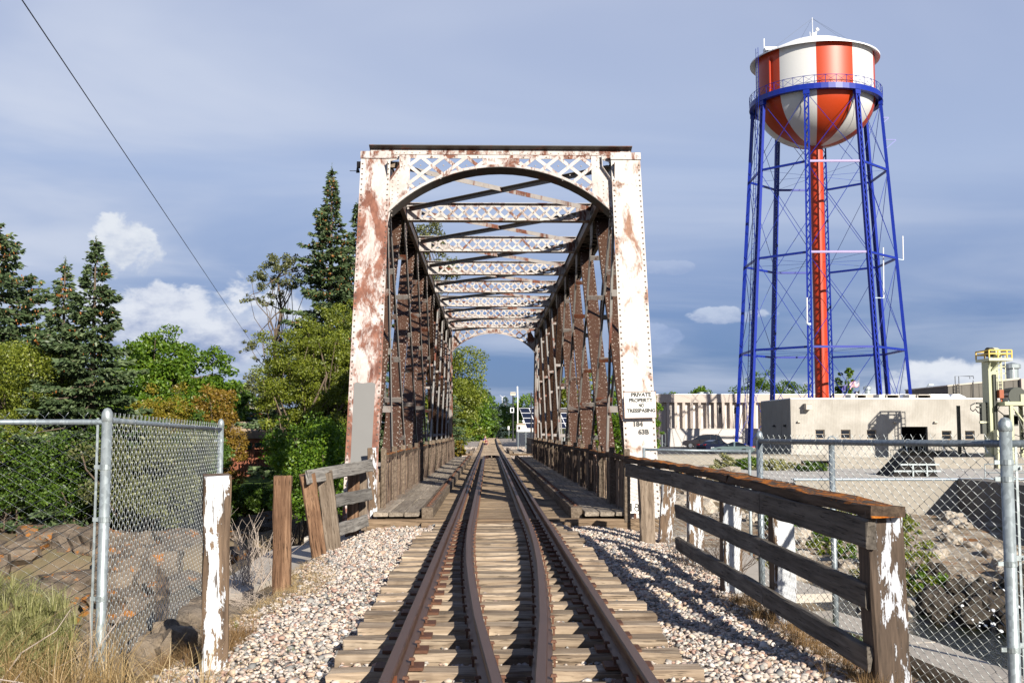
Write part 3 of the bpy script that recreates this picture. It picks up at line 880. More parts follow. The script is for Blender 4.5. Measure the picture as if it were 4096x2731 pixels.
# --- end posts (near and far)
for end in (0, 1):
    for s in (-1, 1):
        if end == 0: b, t = Vector((s * XT, L[0].y, ZB)), Vector((s * XT, U[0].y, 7.12))
        else: b, t = Vector((s * XT, L[9].y, ZB)), Vector((s * XT, U[8].y, 7.12))
        d = (t - b).normalized()
        fwd = -1 if end == 0 else 1
        nrm = Vector((0, fwd * d.z, -fwd * d.y)).normalized()      # outward face
        if nrm.z < 0: nrm = nrm
        mat = 'end_post_rusty' if (s < 0) else 'end_post_white'
        mb = MB()
        for sx_ in (-1, 1):
            mb.beam(b, t, 0.05, 0.40, nrm, (0, 0)) if False else mb.beam(b + Vector((sx_ * 0.235, 0, 0)), t + Vector((sx_ * 0.235, 0, 0)), 0.03, 0.40, nrm)
        mb.beam(b - nrm * 0.19, t - nrm * 0.19, 0.44, 0.02, nrm)
        ep = mb.build('end_post', 'grey_steel' if end == 0 else 'far_member_steel', bridge)
        mb = MB(); mb.beam(b + nrm * 0.208, t + nrm * 0.208, 0.60, 0.014, nrm); mb.build('cover_plate', mat, ep)
        mb = MB()
        for sx_ in (-1, 1):
            o = Vector((sx_ * 0.262, 0, 0)) + nrm * 0.215
            rows(mb, b + o, t + o - d * 0.22, nrm, 0.118, 0.021, 0.015)
        mb.build('rivets', 'rivet_rusty', ep, kind='stuff')
        mb = MB(); c = t + d * 0.06
        mb.beam(c - d * 0.16 + nrm * 0.232, c + nrm * 0.232, 0.62, 0.03, nrm)
        mb.beam(c - d * 0.09 - nrm * 0.01, c - d * 0.07 + nrm * 0.0, 0.6, 0.4, nrm)
        for q in (-0.26, 0, 0.26): mb.dome(c - d * 0.08 + nrm * 0.247 + Vector((q, 0, 0)), nrm, 0.022, 0.015)
        mb.build('post_cap', 'portal_white', ep)
        if end == 0 and s < 0:
            # grey primer painted over the lower part of the left post
            mb = MB()
            lo, hi = b + d * 1.05, b + d * 2.92
            q = [lo + Vector((-0.20, 0, 0)), lo + Vector((0.17, 0, 0)), hi + Vector((0.19, 0, 0)) - d * 0.03, hi + Vector((0.12, 0, 0)), hi + Vector((-0.05, 0, 0)) - d * 0.02, hi + Vector((-0.17, 0, 0)), hi + Vector((-0.205, 0, 0)) - d * 0.04]
            mb.prism([p + nrm * 0.2165 for p in q], nrm * 0.0015)
            mb.build('primer_patch', 'grey_primer', ep, label='flat grey primer patch over the flaking white paint')
# --- portal frames
def portal(end):
    b, t = (L[0].copy(), U[0].copy()) if end == 0 else (L[9].copy(), U[8].copy())
    b.z, t.z = ZB, 7.12
    d = (t - b).normalized(); fwd = -1 if end == 0 else 1
    nrm = Vector((0, fwd * d.z, -fwd * d.y)).normalized()
    ex = Vector((1, 0, 0))
    def q(x, zz, o=0.0):                      # point on the portal plane: x across, height zz above ground, o outward
        k = (zz - ZB) / (7.12 - ZB)
        return b + (t - b) * k + ex * x + nrm * (0.05 + o)
    mat = 'portal_white'
    mb = MB()
    zt, zs = 7.25, 7.13
    mb.prism([q(-2.36, zs), q(2.36, zs), q(2.36, zt), q(-2.36, zt)], nrm * 0.014)
    pf = mb.build('portal_frame', mat, bridge)
    mb = MB(); mb.beam(q(-2.70, 7.33), q(2.70, 7.33), 0.36, 0.018, nrm.cross(ex) if end else ex.cross(nrm), (0, 0))
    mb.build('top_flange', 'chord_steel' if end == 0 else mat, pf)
    mb = MB(); mb.prism([q(-2.68, 7.21, 0.016), q(2.68, 7.21, 0.016), q(2.68, 7.32, 0.016), q(-2.68, 7.32, 0.016)], nrm * 0.012); mb.build('top_angle', mat, pf)
    for s in (-1, 1):                          # sloping corner plates over the posts
        mb = MB(); mb.prism([q(s * 2.70, 7.29, -0.02), q(s * 2.10, 7.29, -0.02), q(s * 2.10, 7.12, -0.02), q(s * 2.34, 7.05, -0.02), q(s * 2.82, 7.20, -0.02)], nrm * 0.012); mb.build('corner_plate', mat, pf)
    RA, zc0 = 2.93, 6.93                       # arch radius and crown height
    k_ = 1.0 / d.z
    def arch(x): return zc0 - (RA - math.sqrt(max(0, RA * RA - x * x))) * 0.955
    # centre plate
    mb = MB(); mb.prism([q(-0.38, arch(-0.38) + 0.01, 0.004), q(0, arch(0) + 0.01, 0.004), q(0.38, arch(0.38) + 0.01, 0.004), q(0.38, 7.14, 0.004), q(-0.38, 7.14, 0.004)], nrm * 0.012); mb.build('centre_plate', mat, pf)
    # side gussets
    for s in (-1, 1):
        pts = [(2.07, 7.20), (1.86, 7.20), (1.86, 6.35)] + [(x, arch(x) + 0.01) for x in (1.90, 1.98, 2.06, 2.14, 2.22)] + [(2.26, 5.72), (2.26, 6.60), (2.07, 6.92)]
        mb = MB(); mb.prism([q(s * x, z, 0.006) for x, z in pts], nrm * 0.012); g = mb.build('gusset', mat, pf)
        mb = MB()
        for a_, b_ in (((2.03, 7.16), (2.03, 6.93)), ((2.03, 6.93), (2.20, 6.62)), ((2.20, 6.58), (2.20, 5.86)), ((1.97, 7.1), (1.97, 6.95)), ((2.09, 6.62), (2.09, 6.1))):
            rows(mb, q(s * a_[0], a_[1], 0.018), q(s * b_[0], b_[1], 0.018), nrm, 0.085, 0.017, 0.012)
        mb.build('rivets', 'rivet_pale', g, kind='stuff')
        # edge angle that follows the stepped side
        mb = MB()
        ed = [(2.07, 7.18), (2.07, 6.92), (2.26, 6.60), (2.26, 5.70)]
        for a_, b_ in zip(ed[:-1], ed[1:]):
            A_, B_ = q(s * a_[0], a_[1], 0.02), q(s * b_[0], b_[1], 0.02)
            mb.prism([A_, B_, B_ + nrm * 0.09, A_ + nrm * 0.09], ex * (0.010 * s))
        mb.build('edge_angle', mat, g)
    # lacing bars
    xs = [-1.62 + 0.47 * i for i in range(-2, 10)]
    k = 0
    for sg in (-1, 1):
        for i in range(-3, 12):
            x_top = (-1.64 + 0.47 * i) * 1.0
            # bar goes down from (x_top, 7.16) along slope sg
            pts = []
            x, z = x_top, 7.16
            step = 0.02; st = 0.86
            seg = []
            while z > 5.9:
                inside = abs(x) < 1.90 and z > arch(x) + 0.015 and not (abs(x) < 0.37)
                if inside: seg.append((x, z))
                elif seg: break
                x += sg * step; z -= step * st
            if len(seg) > 6:
                A_, B_ = seg[0], seg[-1]
                o = 0.016 if sg > 0 else 0.026
                mb = MB(); mb.beam(q(A_[0], A_[1], o), q(B_[0], B_[1], o), 0.075, 0.009, nrm); mb.build('lacing_bar', mat, pf)
    mb = MB()
    for i in range(-5, 6):
        for j in range(6):
            x = -1.64 + 0.47 * (i + 0.5 * (j % 2)) + 1.64; z = 7.16 - 0.235 * 0.86 * j
            if abs(x) < 1.8 and abs(x) > 0.4 and z > arch(x) + 0.03: mb.dome(q(x, z, 0.031), nrm, 0.018, 0.013)
    for x in np.linspace(-2.3, 2.3, 30): mb.dome(q(float(x), 7.245, 0.028), nrm, 0.018, 0.013)
    mb.build('rivets', 'rivet_pale', pf, kind='stuff')
    # arch rib: face strip and soffit
    N_ = 28; xa = [2.26 * math.sin(math.pi / 2 * (2 * i / N_ - 1)) for i in range(N_ + 1)]
    mb = MB(); vs = []
    for x in xa:
        z = arch(x); nx_, nz_ = x / RA, math.sqrt(max(0, 1 - (x / RA) ** 2))
        for (rr, oo) in ((0.012, 0.03), (0.065, 0.03), (0.065, 0.018), (0.022, 0.018), (0.022, 0.0), (0.012, 0.0)):
            vs.append(q(x + nx_ * rr, z + nz_ * rr, oo))
    fs = [(i*6 + j, i*6 + (j+1) % 6, (i+1)*6 + (j+1) % 6, (i+1)*6 + j) for i in range(N_) for j in range(6)]
    fs += [tuple(range(6)), tuple(N_*6 + j for j in range(6))]
    mb.add(vs, fs); mb.build('arch_rib', mat, pf)
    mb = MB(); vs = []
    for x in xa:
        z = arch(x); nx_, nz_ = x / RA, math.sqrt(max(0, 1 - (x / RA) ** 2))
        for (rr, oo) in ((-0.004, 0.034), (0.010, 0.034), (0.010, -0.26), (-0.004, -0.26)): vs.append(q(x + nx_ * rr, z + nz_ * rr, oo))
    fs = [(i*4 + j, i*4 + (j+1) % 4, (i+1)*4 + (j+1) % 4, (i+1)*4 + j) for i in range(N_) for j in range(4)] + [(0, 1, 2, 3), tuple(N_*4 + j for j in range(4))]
    mb.add(vs, fs); mb.build('arch_soffit', 'chord_steel' if end == 0 else mat, pf)  # near soffit goes dark: its unlit underside is put into the colour
portal(0); portal(1)
# --- top chords
for s in (-1, 1):
    mb = MB()
    y0, y1 = U[0].y - 0.05, U[8].y + 0.05
    for sx_ in (-1, 1): mb.box((s*XT + sx_*0.225 - 0.012, y0, 6.73), (s*XT + sx_*0.225 + 0.012, y1, 7.13))
    mb.box((s*XT - 0.27, y0, 7.131), (s*XT + 0.27, y1, 7.15))
    for sx_ in (-1, 1): mb.box((s*XT + sx_*0.27 - 0.05, y0, 6.715), (s*XT + sx_*0.27 + 0.05, y1, 6.729))
    tc = mb.build('top_chord', 'chord_steel', bridge)
    mb = MB(); y = y0 + 0.3; k = 0
    while y < y1 - 0.4:
        mb.beam((s*XT - 0.22, y, 6.74), (s*XT + 0.22, y + 0.3, 6.74), 0.055, 0.01); mb.beam((s*XT + 0.22, y + 0.3, 6.752), (s*XT - 0.22, y + 0.6, 6.752), 0.055, 0.01); y += 0.6
    mb.build('chord_lacing', 'chord_steel', tc, kind='stuff')
    mb = MB(); rows(mb, (s*(XT - 0.238), y0, 6.77), (s*(XT - 0.238), y1, 6.77), (-s, 0, 0), 0.16, 0.018, 0.013); rows(mb, (s*(XT - 0.238), y0, 7.08), (s*(XT - 0.238), y1, 7.08), (-s, 0, 0), 0.16, 0.018, 0.013)
    mb.build('rivets', 'rivet_rusty', tc, kind='stuff')
    mb = MB(); mb.box((s*XT - 0.22, L[0].y - 0.3, -0.62), (s*XT + 0.22, L[9].y + 0.3, -0.22)); mb.build('bottom_chord', 'brown_steel', bridge)
# floor beams and stringers
for j in range(10):
    mb = MB(); y = L[j].y
    mb.box((-XT, y - 0.012, -1.1), (XT, y + 0.012, -0.2)); mb.box((-XT, y - 0.15, -0.2), (XT, y + 0.15, -0.188)); mb.box((-XT, y - 0.15, -1.112), (XT, y + 0.15, -1.1)); mb.build('floor_beam', 'chord_steel', bridge)
for s in (-1, 1):
    mb = MB(); mb.box((s*0.8 - 0.15, L[0].y, -0.72), (s*0.8 + 0.15, L[9].y, -0.20)); mb.build('stringer', 'chord_steel', bridge)
# --- sway struts with lacing
lace = MB(); lace.beam((-0.155, 0, -0.165), (0.155, 0, 0.165), 0.010, 0.060, (0, -1, 0)) if False else lace.beam((-0.15, 0, -0.15), (0.15, 0, 0.15), 0.062, 0.009, (0, -1, 0))
lace_me = lace.mesh('lacing_bar', 'strut_white')
for k in range(1, 8):
    y = U[k].y; zt, zb = 7.19, 6.77
    mb = MB()
    for (z0, z1, fl) in ((zt - 0.075, zt, zt), (zb, zb + 0.075, zb)):
        mb.box((-2.30, y - 0.010, z0), (2.30, y, z1))
    mb.box((-2.32, y, zt + 0.001), (2.32, y + 0.19, zt + 0.012)); mb.box((-2.36, y - 0.11, zb - 0.013), (2.36, y + 0.19, zb - 0.002)); mb.box((-2.30, y - 0.10, zt + 0.002), (2.30, y - 0.003, zt + 0.013))
    st = mb.build('sway_strut', 'strut_white', bridge)
    for s in (-1, 1):
        mb = MB(); mb.box((min(s*2.27, s*1.92), y - 0.016, zb + 0.005), (max(s*2.27, s*1.92), y - 0.011, zt - 0.005)); mb.build('gusset', 'strut_white', st)
    xs = np.arange(13) * 0.288 - 12 * 0.288 / 2
    for x in xs:
        piece('lacing_bar', lace_me, st, Matrix.Translation((float(x), y - 0.018, (zt + zb) / 2)))
        piece('lacing_bar', lace_me, st, Matrix.Translation((float(x), y - 0.028, (zt + zb) / 2)) @ Matrix.Diagonal((-1, 1, 1, 1)))
    mb = MB()
    for x in xs:
        mb.dome((float(x), y - 0.033, (zt + zb) / 2), (0, -1, 0), 0.02, 0.014)
        for zz in (zt - 0.03, zb + 0.03): mb.dome((float(x) + 0.144, y - 0.012, zz), (0, -1, 0), 0.019, 0.014)
    for s in (-1, 1):
        for q_ in (2.22, 2.12, 2.02):
            for zz in (zt - 0.03, zb + 0.03): mb.dome((s*q_, y - 0.017, zz), (0, -1, 0), 0.019, 0.014)
    mb.build('rivets', 'rivet_rusty', st, kind='stuff')
# --- top laterals, one crossing pair per panel
for k in range(8):
    for s in (-1, 1):
        mb = MB(); a_, b_ = Vector((-s*2.25, U[k].y + 0.2, 7.10)), Vector((s*2.25, U[k+1].y - 0.1, 7.10))
        o = 0.0 if s > 0 else -0.022
        mb.beam(a_ + Vector((0, 0, o)), b_ + Vector((0, 0, o)), 0.10, 0.010); mb.beam(a_ + Vector((0, 0, o - 0.05)), b_ + Vector((0, 0, o - 0.05)), 0.010, 0.10, off=(0.045, 0))
        mb.build('lateral_brace', 'far_member_steel' if s > 0 else 'grey_steel', bridge)
    mb = MB(); mb.box((-2.3, U[k].y + 0.2, 7.05), (-1.95, U[k].y + 0.42, 7.064)); mb.box((1.95, U[k].y + 0.2, 7.05), (2.3, U[k].y + 0.42, 7.064)); mb.build('lateral_plate', 'strut_white', bridge)
# --- web members: pairs of tie bars with batten plates, and riveted box struts
def tie_member(a, b, s, mat, hip=False):
    d = (b - a).normalized(); up = Vector((0, -d.z, d.y))
    mb = MB()
    w_ = 0.10
    for xo in (-0.215, 0.215):
        mb.beam(a + Vector((s*XT + xo, 0, 0)), b + Vector((s*XT + xo, 0, 0)), 0.014, w_, up)
        mb.beam(a + Vector((s*XT + xo * 0.86, 0, 0)), b + Vector((s*XT + xo * 0.86, 0, 0)), 0.045, 0.012, up, (0, w_ / 2 - 0.006))
    o = mb.build('tie_bar', mat, bridge)
    n_ = int((b - a).length / 1.25)
    rb = MB(); nrm = Vector((-s, 0, 0))
    for i in range(1, n_):
        c = a.lerp(b, i / n_) + Vector((s*XT, 0, 0))
        mm = MB(); mm.beam(c - d * 0.07, c + d * 0.07, 0.40, 0.012, up, (0, -w_ / 2 - 0.008)); mm.build('batten_plate', 'far_member_steel' if i % 3 else mat, o)
        for q_ in (-0.04, 0.04): rb.dome(c + d * q_ - Vector((s * 0.222, 0, 0)), nrm, 0.019, 0.014)
    for q_ in np.arange(0.25, 1.2, 0.1): rb.dome(a + d * float(q_) + Vector((s*XT - s*0.222, 0, 0)), nrm, 0.018, 0.013)
    for q_ in np.arange(0.9, 1.8, 0.1): rb.dome(b - d * float(q_) + Vector((s*XT - s*0.222, 0, 0)), nrm, 0.018, 0.013)
    rb.build('rivets', 'rivet_pale', o, kind='stuff')
def strut_member(a, b, s, mat):
    d = (b - a).normalized(); up = Vector((0, -d.z, d.y))
    if up.z < 0: up = -up
    mb = MB()
    for xo in (-0.15, 0.15):
        mb.beam(a + Vector((s*XT + xo, 0, 0)), b + Vector((s*XT + xo, 0, 0)), 0.016, 0.26, up)
    mb.beam(a + Vector((s*XT, 0, 0)), b + Vector((s*XT, 0, 0)), 0.36, 0.014, up, (0, 0.138)); mb.beam(a + Vector((s*XT, 0, 0)), b + Vector((s*XT, 0, 0)), 0.30, 0.012, up, (0, -0.11))
    o = mb.build('box_strut', mat, bridge)
    rb = MB()
    for xo in (-0.145, 0.145):
        c = Vector((s*XT + xo, 0, 0)) + up * 0.145
        rows(rb, a + c + d * 0.6, b + c - d * 0.5, up, 0.17, 0.019, 0.013)
    for uo in (-0.09, 0.09):
        c = Vector((s*XT - s * 0.158, 0, 0)) + up * uo
        rows(rb, a + c + d * 0.6, b + c - d * 0.5, (-s, 0, 0), 0.17, 0.018, 0.012)
    rb.build('rivets', 'rivet_pale', o, kind='stuff')
for s in (-1, 1):
    tie_member(U[0], L[1], s, 'grey_steel'); tie_member(U[8], L[8], s, 'grey_steel')
    for k in range(0, 8):                          # U_k -> L_{k+2}
        if k + 2 > 9: continue
        (tie_member if k < 4 else strut_member)(U[k], L[k + 2], s, 'grey_steel' if k < 4 else 'brown_steel')
    for k in range(0, 8):                          # L_k -> U_{k+1}
        if k < 4: strut_member(L[k], U[k + 1], s, 'brown_steel')
        else: tie_member(L[k], U[k + 1], s, 'grey_steel')
    # gusset plates at the chord nodes
    for k in range(9):
        mb = MB(); y = U[k].y; x0, x1 = sorted((s*(XT - 0.243), s*(XT - 0.2385)))
        mb.prism([(x1 if s < 0 else x0, y - 0.42, 7.0), (x1 if s < 0 else x0, y + 0.42, 7.0), (x1 if s < 0 else x0, y + 0.3, 6.30), (x1 if s < 0 else x0, y, 6.12), (x1 if s < 0 else x0, y - 0.3, 6.30)], (-s * 0.008, 0, 0)); g = mb.build('gusset', 'chord_steel', bridge)
        rb = MB()
        for q_ in range(6):
            for e in (-1, 1): rb.dome((s*(XT - 0.252), y + e * (0.34 - q_ * 0.05), 6.85 - q_ * 0.11), (-s, 0, 0), 0.018, 0.012)
        rb.build('rivets', 'rivet_pale', g, kind='stuff')
# --- deck: end timber, walkway planks, guard timbers
mb = rough_beam('end_timber', 'end_timber_wood', 5.25, 0.30, 0.30, 0, 11, seg=14, amp=0.004, bev=0.012)
piece('end_timber', mb, bridge, Matrix.Translation((0.17, 19.30, -0.135)))
me = rough_beam('end_timber', 'end_timber_wood', 2.6, 0.26, 0.26, 0, 12, seg=8, amp=0.005)
piece('end_timber', me, bridge, Matrix.Translation((-0.1, 19.0, -0.145)))
pl = [rough_beam('deck_plank', 'deck_plank_wood', 4.0, 0.262, 0.072, 1, 300 + i, seg=8, amp=0.004, bev=0.012, ends=0.02) for i in range(4)]
rd = random.Random(9)
for s in (-1, 1):
    for c in range(3):
        x = s * (1.60 + c * 0.272)
        y = 19.2 + rd.uniform(0, 0.06); first = True
        while y < 61.5:
            Lp = rd.uniform(3.4, 4.0) if not first else (4.0, 3.5, 3.8)[c]
            Lp = min(Lp, 61.8 - y); first = False
            if Lp < 0.6: break
            M = Matrix.Translation((x + rd.uniform(-0.004, 0.004), y + Lp / 2, 0.055 + 0.036 + (0.012 if y < 30 else 0) + rd.uniform(-0.003, 0.003))) @ Matrix.Diagonal((1, (Lp - 0.015) / 4.0, 1, 1))
            piece('deck_plank', pl[rd.randrange(4)], bridge, M); y += Lp
    # sleepers that carry the walkway
    y = 19.9
    sl_ = MB()
    while y < 61.5:
        sl_.box((min(s*1.45, s*2.36), y - 0.08, -0.05), (max(s*1.45, s*2.36), y + 0.08, 0.052)); y += 1.4
    sl_.build('walkway_bearers', 'bridge_tie_wood', bridge, kind='stuff')
gt = [rough_beam('guard_timber', 'guard_timber_wood', 5.0, 0.20, 0.20, 1, 400 + i, seg=8, amp=0.004, bev=0.010) for i in range(3)]
bw = MB(); bw.lathe((0, 0, 0), [(0.062, 0), (0.055, 0.010), (0.030, 0.016), (0.026, 0.035), (0.0, 0.036)], 8); bolt_me = bw.mesh('bolt', 'rust_iron')
for s in (-1, 1):
    y = 19.42; i = 0
    while y < 61.2:
        Lg = min(5.0, 61.4 - y)
        o = piece('guard_timber', gt[i % 3], bridge, Matrix.Translation((s * 1.335 + rd.uniform(-0.008, 0.008), y + Lg / 2, 0.105)) @ Matrix.Diagonal((1, (Lg - 0.01) / 5.0, 1, 1)))
        yy = y + 0.35
        while yy < y + Lg - 0.1:
            piece('bolt', bolt_me, bridge, Matrix.Translation((s * 1.335, yy, 0.203))); yy += 0.52 if yy < 34 else 1.04
        y += Lg; i += 1
# abutments
for (y0, y1, nm) in ((19.15, 20.6, 'near'), (60.0, 62.0, 'far')):
    mb = MB(); mb.box((-3.6, y0, -6.0), (3.7, y1, -0.70))
    if nm == 'near':
        mb.box((-3.4, 19.13, -0.70), (3.4, 19.46, -0.29))
        for s in (-1, 1): mb.box((s*XT - 0.3, 19.47, -0.699), (s*XT + 0.3, 20.2, -0.621))
    tag(mb.build('abutment', 'cap_concrete'), 'concrete abutment under the ' + ('nearer bridge end by the gravel' if nm == 'near' else 'far bridge end beneath the trees'), 'abutment')

# ================================================================== PLANK FENCES ALONG THE BRIDGE WALKWAYS
plk = [rough_beam('plank', 'plank_wood', 1.12, 0.17, 0.026, 2, 500 + i, seg=5, amp=0.004, bev=0.006, ends=0.03) for i in range(6)]
for me in plk:                                   # across = x in rough_beam axis 2; turn so that width runs along Y
    for v in me.vertices: v.co = (v.co.y, v.co.x, v.co.z)
rpost = rough_beam('post', 'guard_timber_wood', 1.3, 0.11, 0.11, 2, 77)
trail = [rough_beam('top_rail', 'lichen_wood', 4.0, 0.13, 0.09, 1, 600 + i, seg=8, amp=0.006, bev=0.012) for i in range(3)]
rd = random.Random(21)
for s in (-1, 1):
    lab = 'sunlit plank fence with wire netting on the bridge walkway by the grey-primed portal leg' if s < 0 else 'shaded plank fence with wire netting on the bridge walkway by the warning sign'
    fence = root('plank_fence', lab, 'fence', (s * 2.3, 20, 0))
    y = 19.75
    while y < 60.8:
        w_ = rd.uniform(0.8, 1.15)
        if rd.random() < 0.93:
            h = rd.uniform(0.84, 0.98)
            if s < 0 and y < 21.2: h = rd.uniform(0.55, 0.85)
            M = Matrix.Translation((s * 2.296 + rd.uniform(-0.006, 0.006), y, -0.02 + 0.56 * h)) @ Matrix.Rotation(rd.uniform(-0.05, 0.05), 4, 'X') @ Matrix.Diagonal((1, w_, h, 1))
            piece('plank', plk[rd.randrange(6)], fence, M)
        y += 0.185 * w_ + (0.02 if rd.random() < 0.8 else 0.09)
    y = 20.4 if s < 0 else 19.2
    while y < 60:
        piece('post', rpost, fence, Matrix.Translation((s * 2.215, y, 0.60))); y += 2.29
    y = 21.0 if s < 0 else 18.3; i = 0
    while y < 60.6:
        Lr = min(4.0, 60.8 - y)
        piece('top_rail', trail[i % 3], fence, Matrix.Translation((s * 2.235, y + Lr / 2, 1.085 + rd.uniform(-0.012, 0.012))) @ Matrix.Rotation(rd.uniform(-0.004, 0.004), 4, 'X') @ Matrix.Diagonal((1, (Lr - 0.01) / 4, 1, 1)))
        y += Lr; i += 1
    net = MB()
    x = s * 2.15
    for z in np.arange(0.12, 1.02, 0.13):
        pts = [(x + rd.uniform(-0.02, 0.02), yy, float(z) + rd.uniform(-0.012, 0.012)) for yy in np.arange(19.8, 61, 0.45)]
        net.tube(pts, 0.0028, 3, False)
    for yy in np.arange(19.8, 61, 0.16):
        net.tube([(x + rd.uniform(-0.02, 0.02), float(yy) + rd.uniform(-0.02, 0.02), zz) for zz in (0.08, 0.4, 0.75, 1.06)], 0.0028, 3, False)
    net.build('wire_netting', 'old_wire', fence, kind='stuff')
# white board closing the left fence at the portal
me = rough_beam('fence_board', 'flaked_post_wood', 1.28, 0.15, 0.04, 2, 71)
o = piece('fence_board', me, None, frame(at(1492, 2056, Y=19.42), at(1487, 1815, Y=19.42), (0, -1, 0), 2)); tag(o, 'flaking white upright board where the plank fence meets the rusty portal leg', 'board')

# ================================================================== TIMBER POSTS AND BROKEN FENCE, LEFT
def post_obj(name, mat, p0, p1, w, h, seed, label, cat='post', parent=None, group=None, up=(0, -1, 0), amp=0.007):
    p0, p1 = Vector(p0), Vector(p1)
    me = rough_beam(name, mat, (p1 - p0).length, w, h, 2, seed, seg=8, amp=amp, bev=0.014, ends=0.012)
    o = piece(name, me, parent, frame(p0, p1, up, 2))
    return tag(o, label, cat, group) if label else o
def rail_obj(name, mat, p0, p1, w, h, seed, parent=None, axis=1, up=(0, 0, 1), label=None, cat=None, amp=0.006):
    p0, p1 = Vector(p0), Vector(p1)
    me = rough_beam(name, mat, (p1 - p0).length, w, h, axis, seed, seg=9, amp=amp, bev=0.010, ends=0.02)
    o = piece(name, me, parent, frame(p0, p1, up, axis))
    return tag(o, label, cat) if label else o
Yw = 8.0
a = at(862, 2700, Yw); a.z -= 0.5
post_obj('timber_post', 'white_post_wood', a, at(869, 1899, Yw), 0.19, 0.19, 31, 'tall square timber post thickly coated in peeling white paint, next to the chain-link corner', up=(0.30, -1, 0))
a = at(1128, 2350, 12.45); a.z -= 0.5
post_obj('timber_post', 'post_wood_brown', a, at(1131, 1903, 12.45), 0.20, 0.20, 32, 'upright unpainted reddish brown timber post standing in gravel by dry twigs', up=(0.12, -1, 0))
bf = root('broken_fence', 'broken wooden fence with two leaning posts and three short rails beside the bridge', 'fence', (-2.7, 16.5, -0.3))
a = at(1280, 2235, 15.9); post_obj('post', 'post_wood_brown', a, at(1228, 1895, 15.7), 0.21, 0.21, 33, None, None, bf, up=(0.25, -1, 0))
a = at(1335, 2200, 16.5); post_obj('post', 'post_wood_grey', a, at(1297, 1890, 16.3), 0.23, 0.20, 34, None, None, bf, up=(0.1, -1, 0))
a = at(1410, 2140, 18.7); post_obj('post', 'post_wood_brown', a, at(1414, 1868, 18.7), 0.20, 0.20, 35, None, None, bf, up=(0.2, -1, 0))
a = at(1449, 2120, 19.0); post_obj('post', 'post_wood_grey', a, at(1453, 1864, 19.0), 0.16, 0.12, 36, None, None, bf)
rail_obj('rail', 'rail_wood_grey', at(1228, 1908, 15.5), at(1486, 1860, 18.62), 0.20, 0.05, 37, bf, 0, (0.35, -1, 0.05))
rail_obj('rail', 'rail_wood_grey', at(1332, 2005, 16.5), at(1484, 1974, 18.62), 0.20, 0.05, 38, bf, 0, (0.35, -1, 0.05))
rail_obj('rail', 'rail_wood_grey', at(1336, 2125, 16.6), at(1470, 2080, 18.6), 0.19, 0.06, 39, bf, 0, (0.35, -1, 0.05), amp=0.015)

# ================================================================== TIMBER FENCE, RIGHT
tf = root('timber_fence', 'weathered timber rail fence with lichen covered cap on square white-painted posts', 'fence', (2.5, 11, -0.4))
def rpost_(px, pyb, pyt, Y, w, h, mat, seed, up=(-0.15, -1, 0), lean=0):
    a = at(px, pyb, Y); a.z -= 0.25
    post_obj('post', mat, a, at(px + lean, pyt, Y), w, h, seed, None, None, tf, up)
rpost_(3560, 2760, 2042, 7.45, 0.245, 0.24, 'worn_post_wood', 41, (-0.20, -1, 0), -45)
rpost_(3133, 2500, 1960, 10.1, 0.20, 0.20, 'white_face_wood', 42, lean=-10)
rpost_(2925, 2376, 1925, 11.9, 0.20, 0.20, 'white_face_wood', 43, lean=-6)
rpost_(2782, 2262, 1885, 14.6, 0.20, 0.20, 'flaked_post_wood', 44, lean=-4)
rpost_(2655, 2192, 1890, 17.2, 0.21, 0.18, 'flaked_post_wood', 45, lean=22)
rpost_(2592, 2170, 1858, 17.0, 0.22, 0.19, 'post_wood_grey', 46, lean=-12)
cap = [Vector((2.50, 7.28, 1.00)), Vector((2.44, 9.0, 1.035)), Vector((2.46, 10.8, 1.055)), Vector((2.46, 13.0, 1.045)), Vector((2.40, 14.9, 1.07)), Vector((2.05, 16.9, 1.10))]
capm = [Vector((2.52, 7.25, 1.015)), Vector((2.47, 11.4, 1.06)), Vector((2.42, 14.9, 1.075)), Vector((2.05, 16.9, 1.115))]
for i in range(3):
    rail_obj('cap_rail', 'lichen_wood', capm[i], capm[i + 1] - (capm[i + 1] - capm[i]).normalized() * 0.012, 0.24, 0.085, 50 + i, tf, 1, amp=0.012)
fas = [Vector((2.42, 7.30, 0.865)), Vector((2.37, 10.0, 0.90)), Vector((2.33, 14.6, 0.92)), Vector((1.98, 16.8, 0.965))]
for i in range(3):
    rail_obj('rail', 'rail_wood_dark', fas[i], fas[i + 1] - (fas[i + 1] - fas[i]).normalized() * 0.01, 0.06, 0.20, 54 + i, tf, 1)
for (zz, zn, sd_) in ((0.50, 0.44, 60), (0.07, 0.02, 64)):
    q = [Vector((2.42, 7.38, zn)), Vector((2.37, 10.0, (zz + zn) / 2 + 0.01)), Vector((2.36, 14.55, zz))]
    for i in range(2):
        rail_obj('rail', 'rail_wood_dark', q[i], q[i + 1] - (q[i + 1] - q[i]).normalized() * 0.01, 0.055, 0.17, sd_ + i, tf, 1)

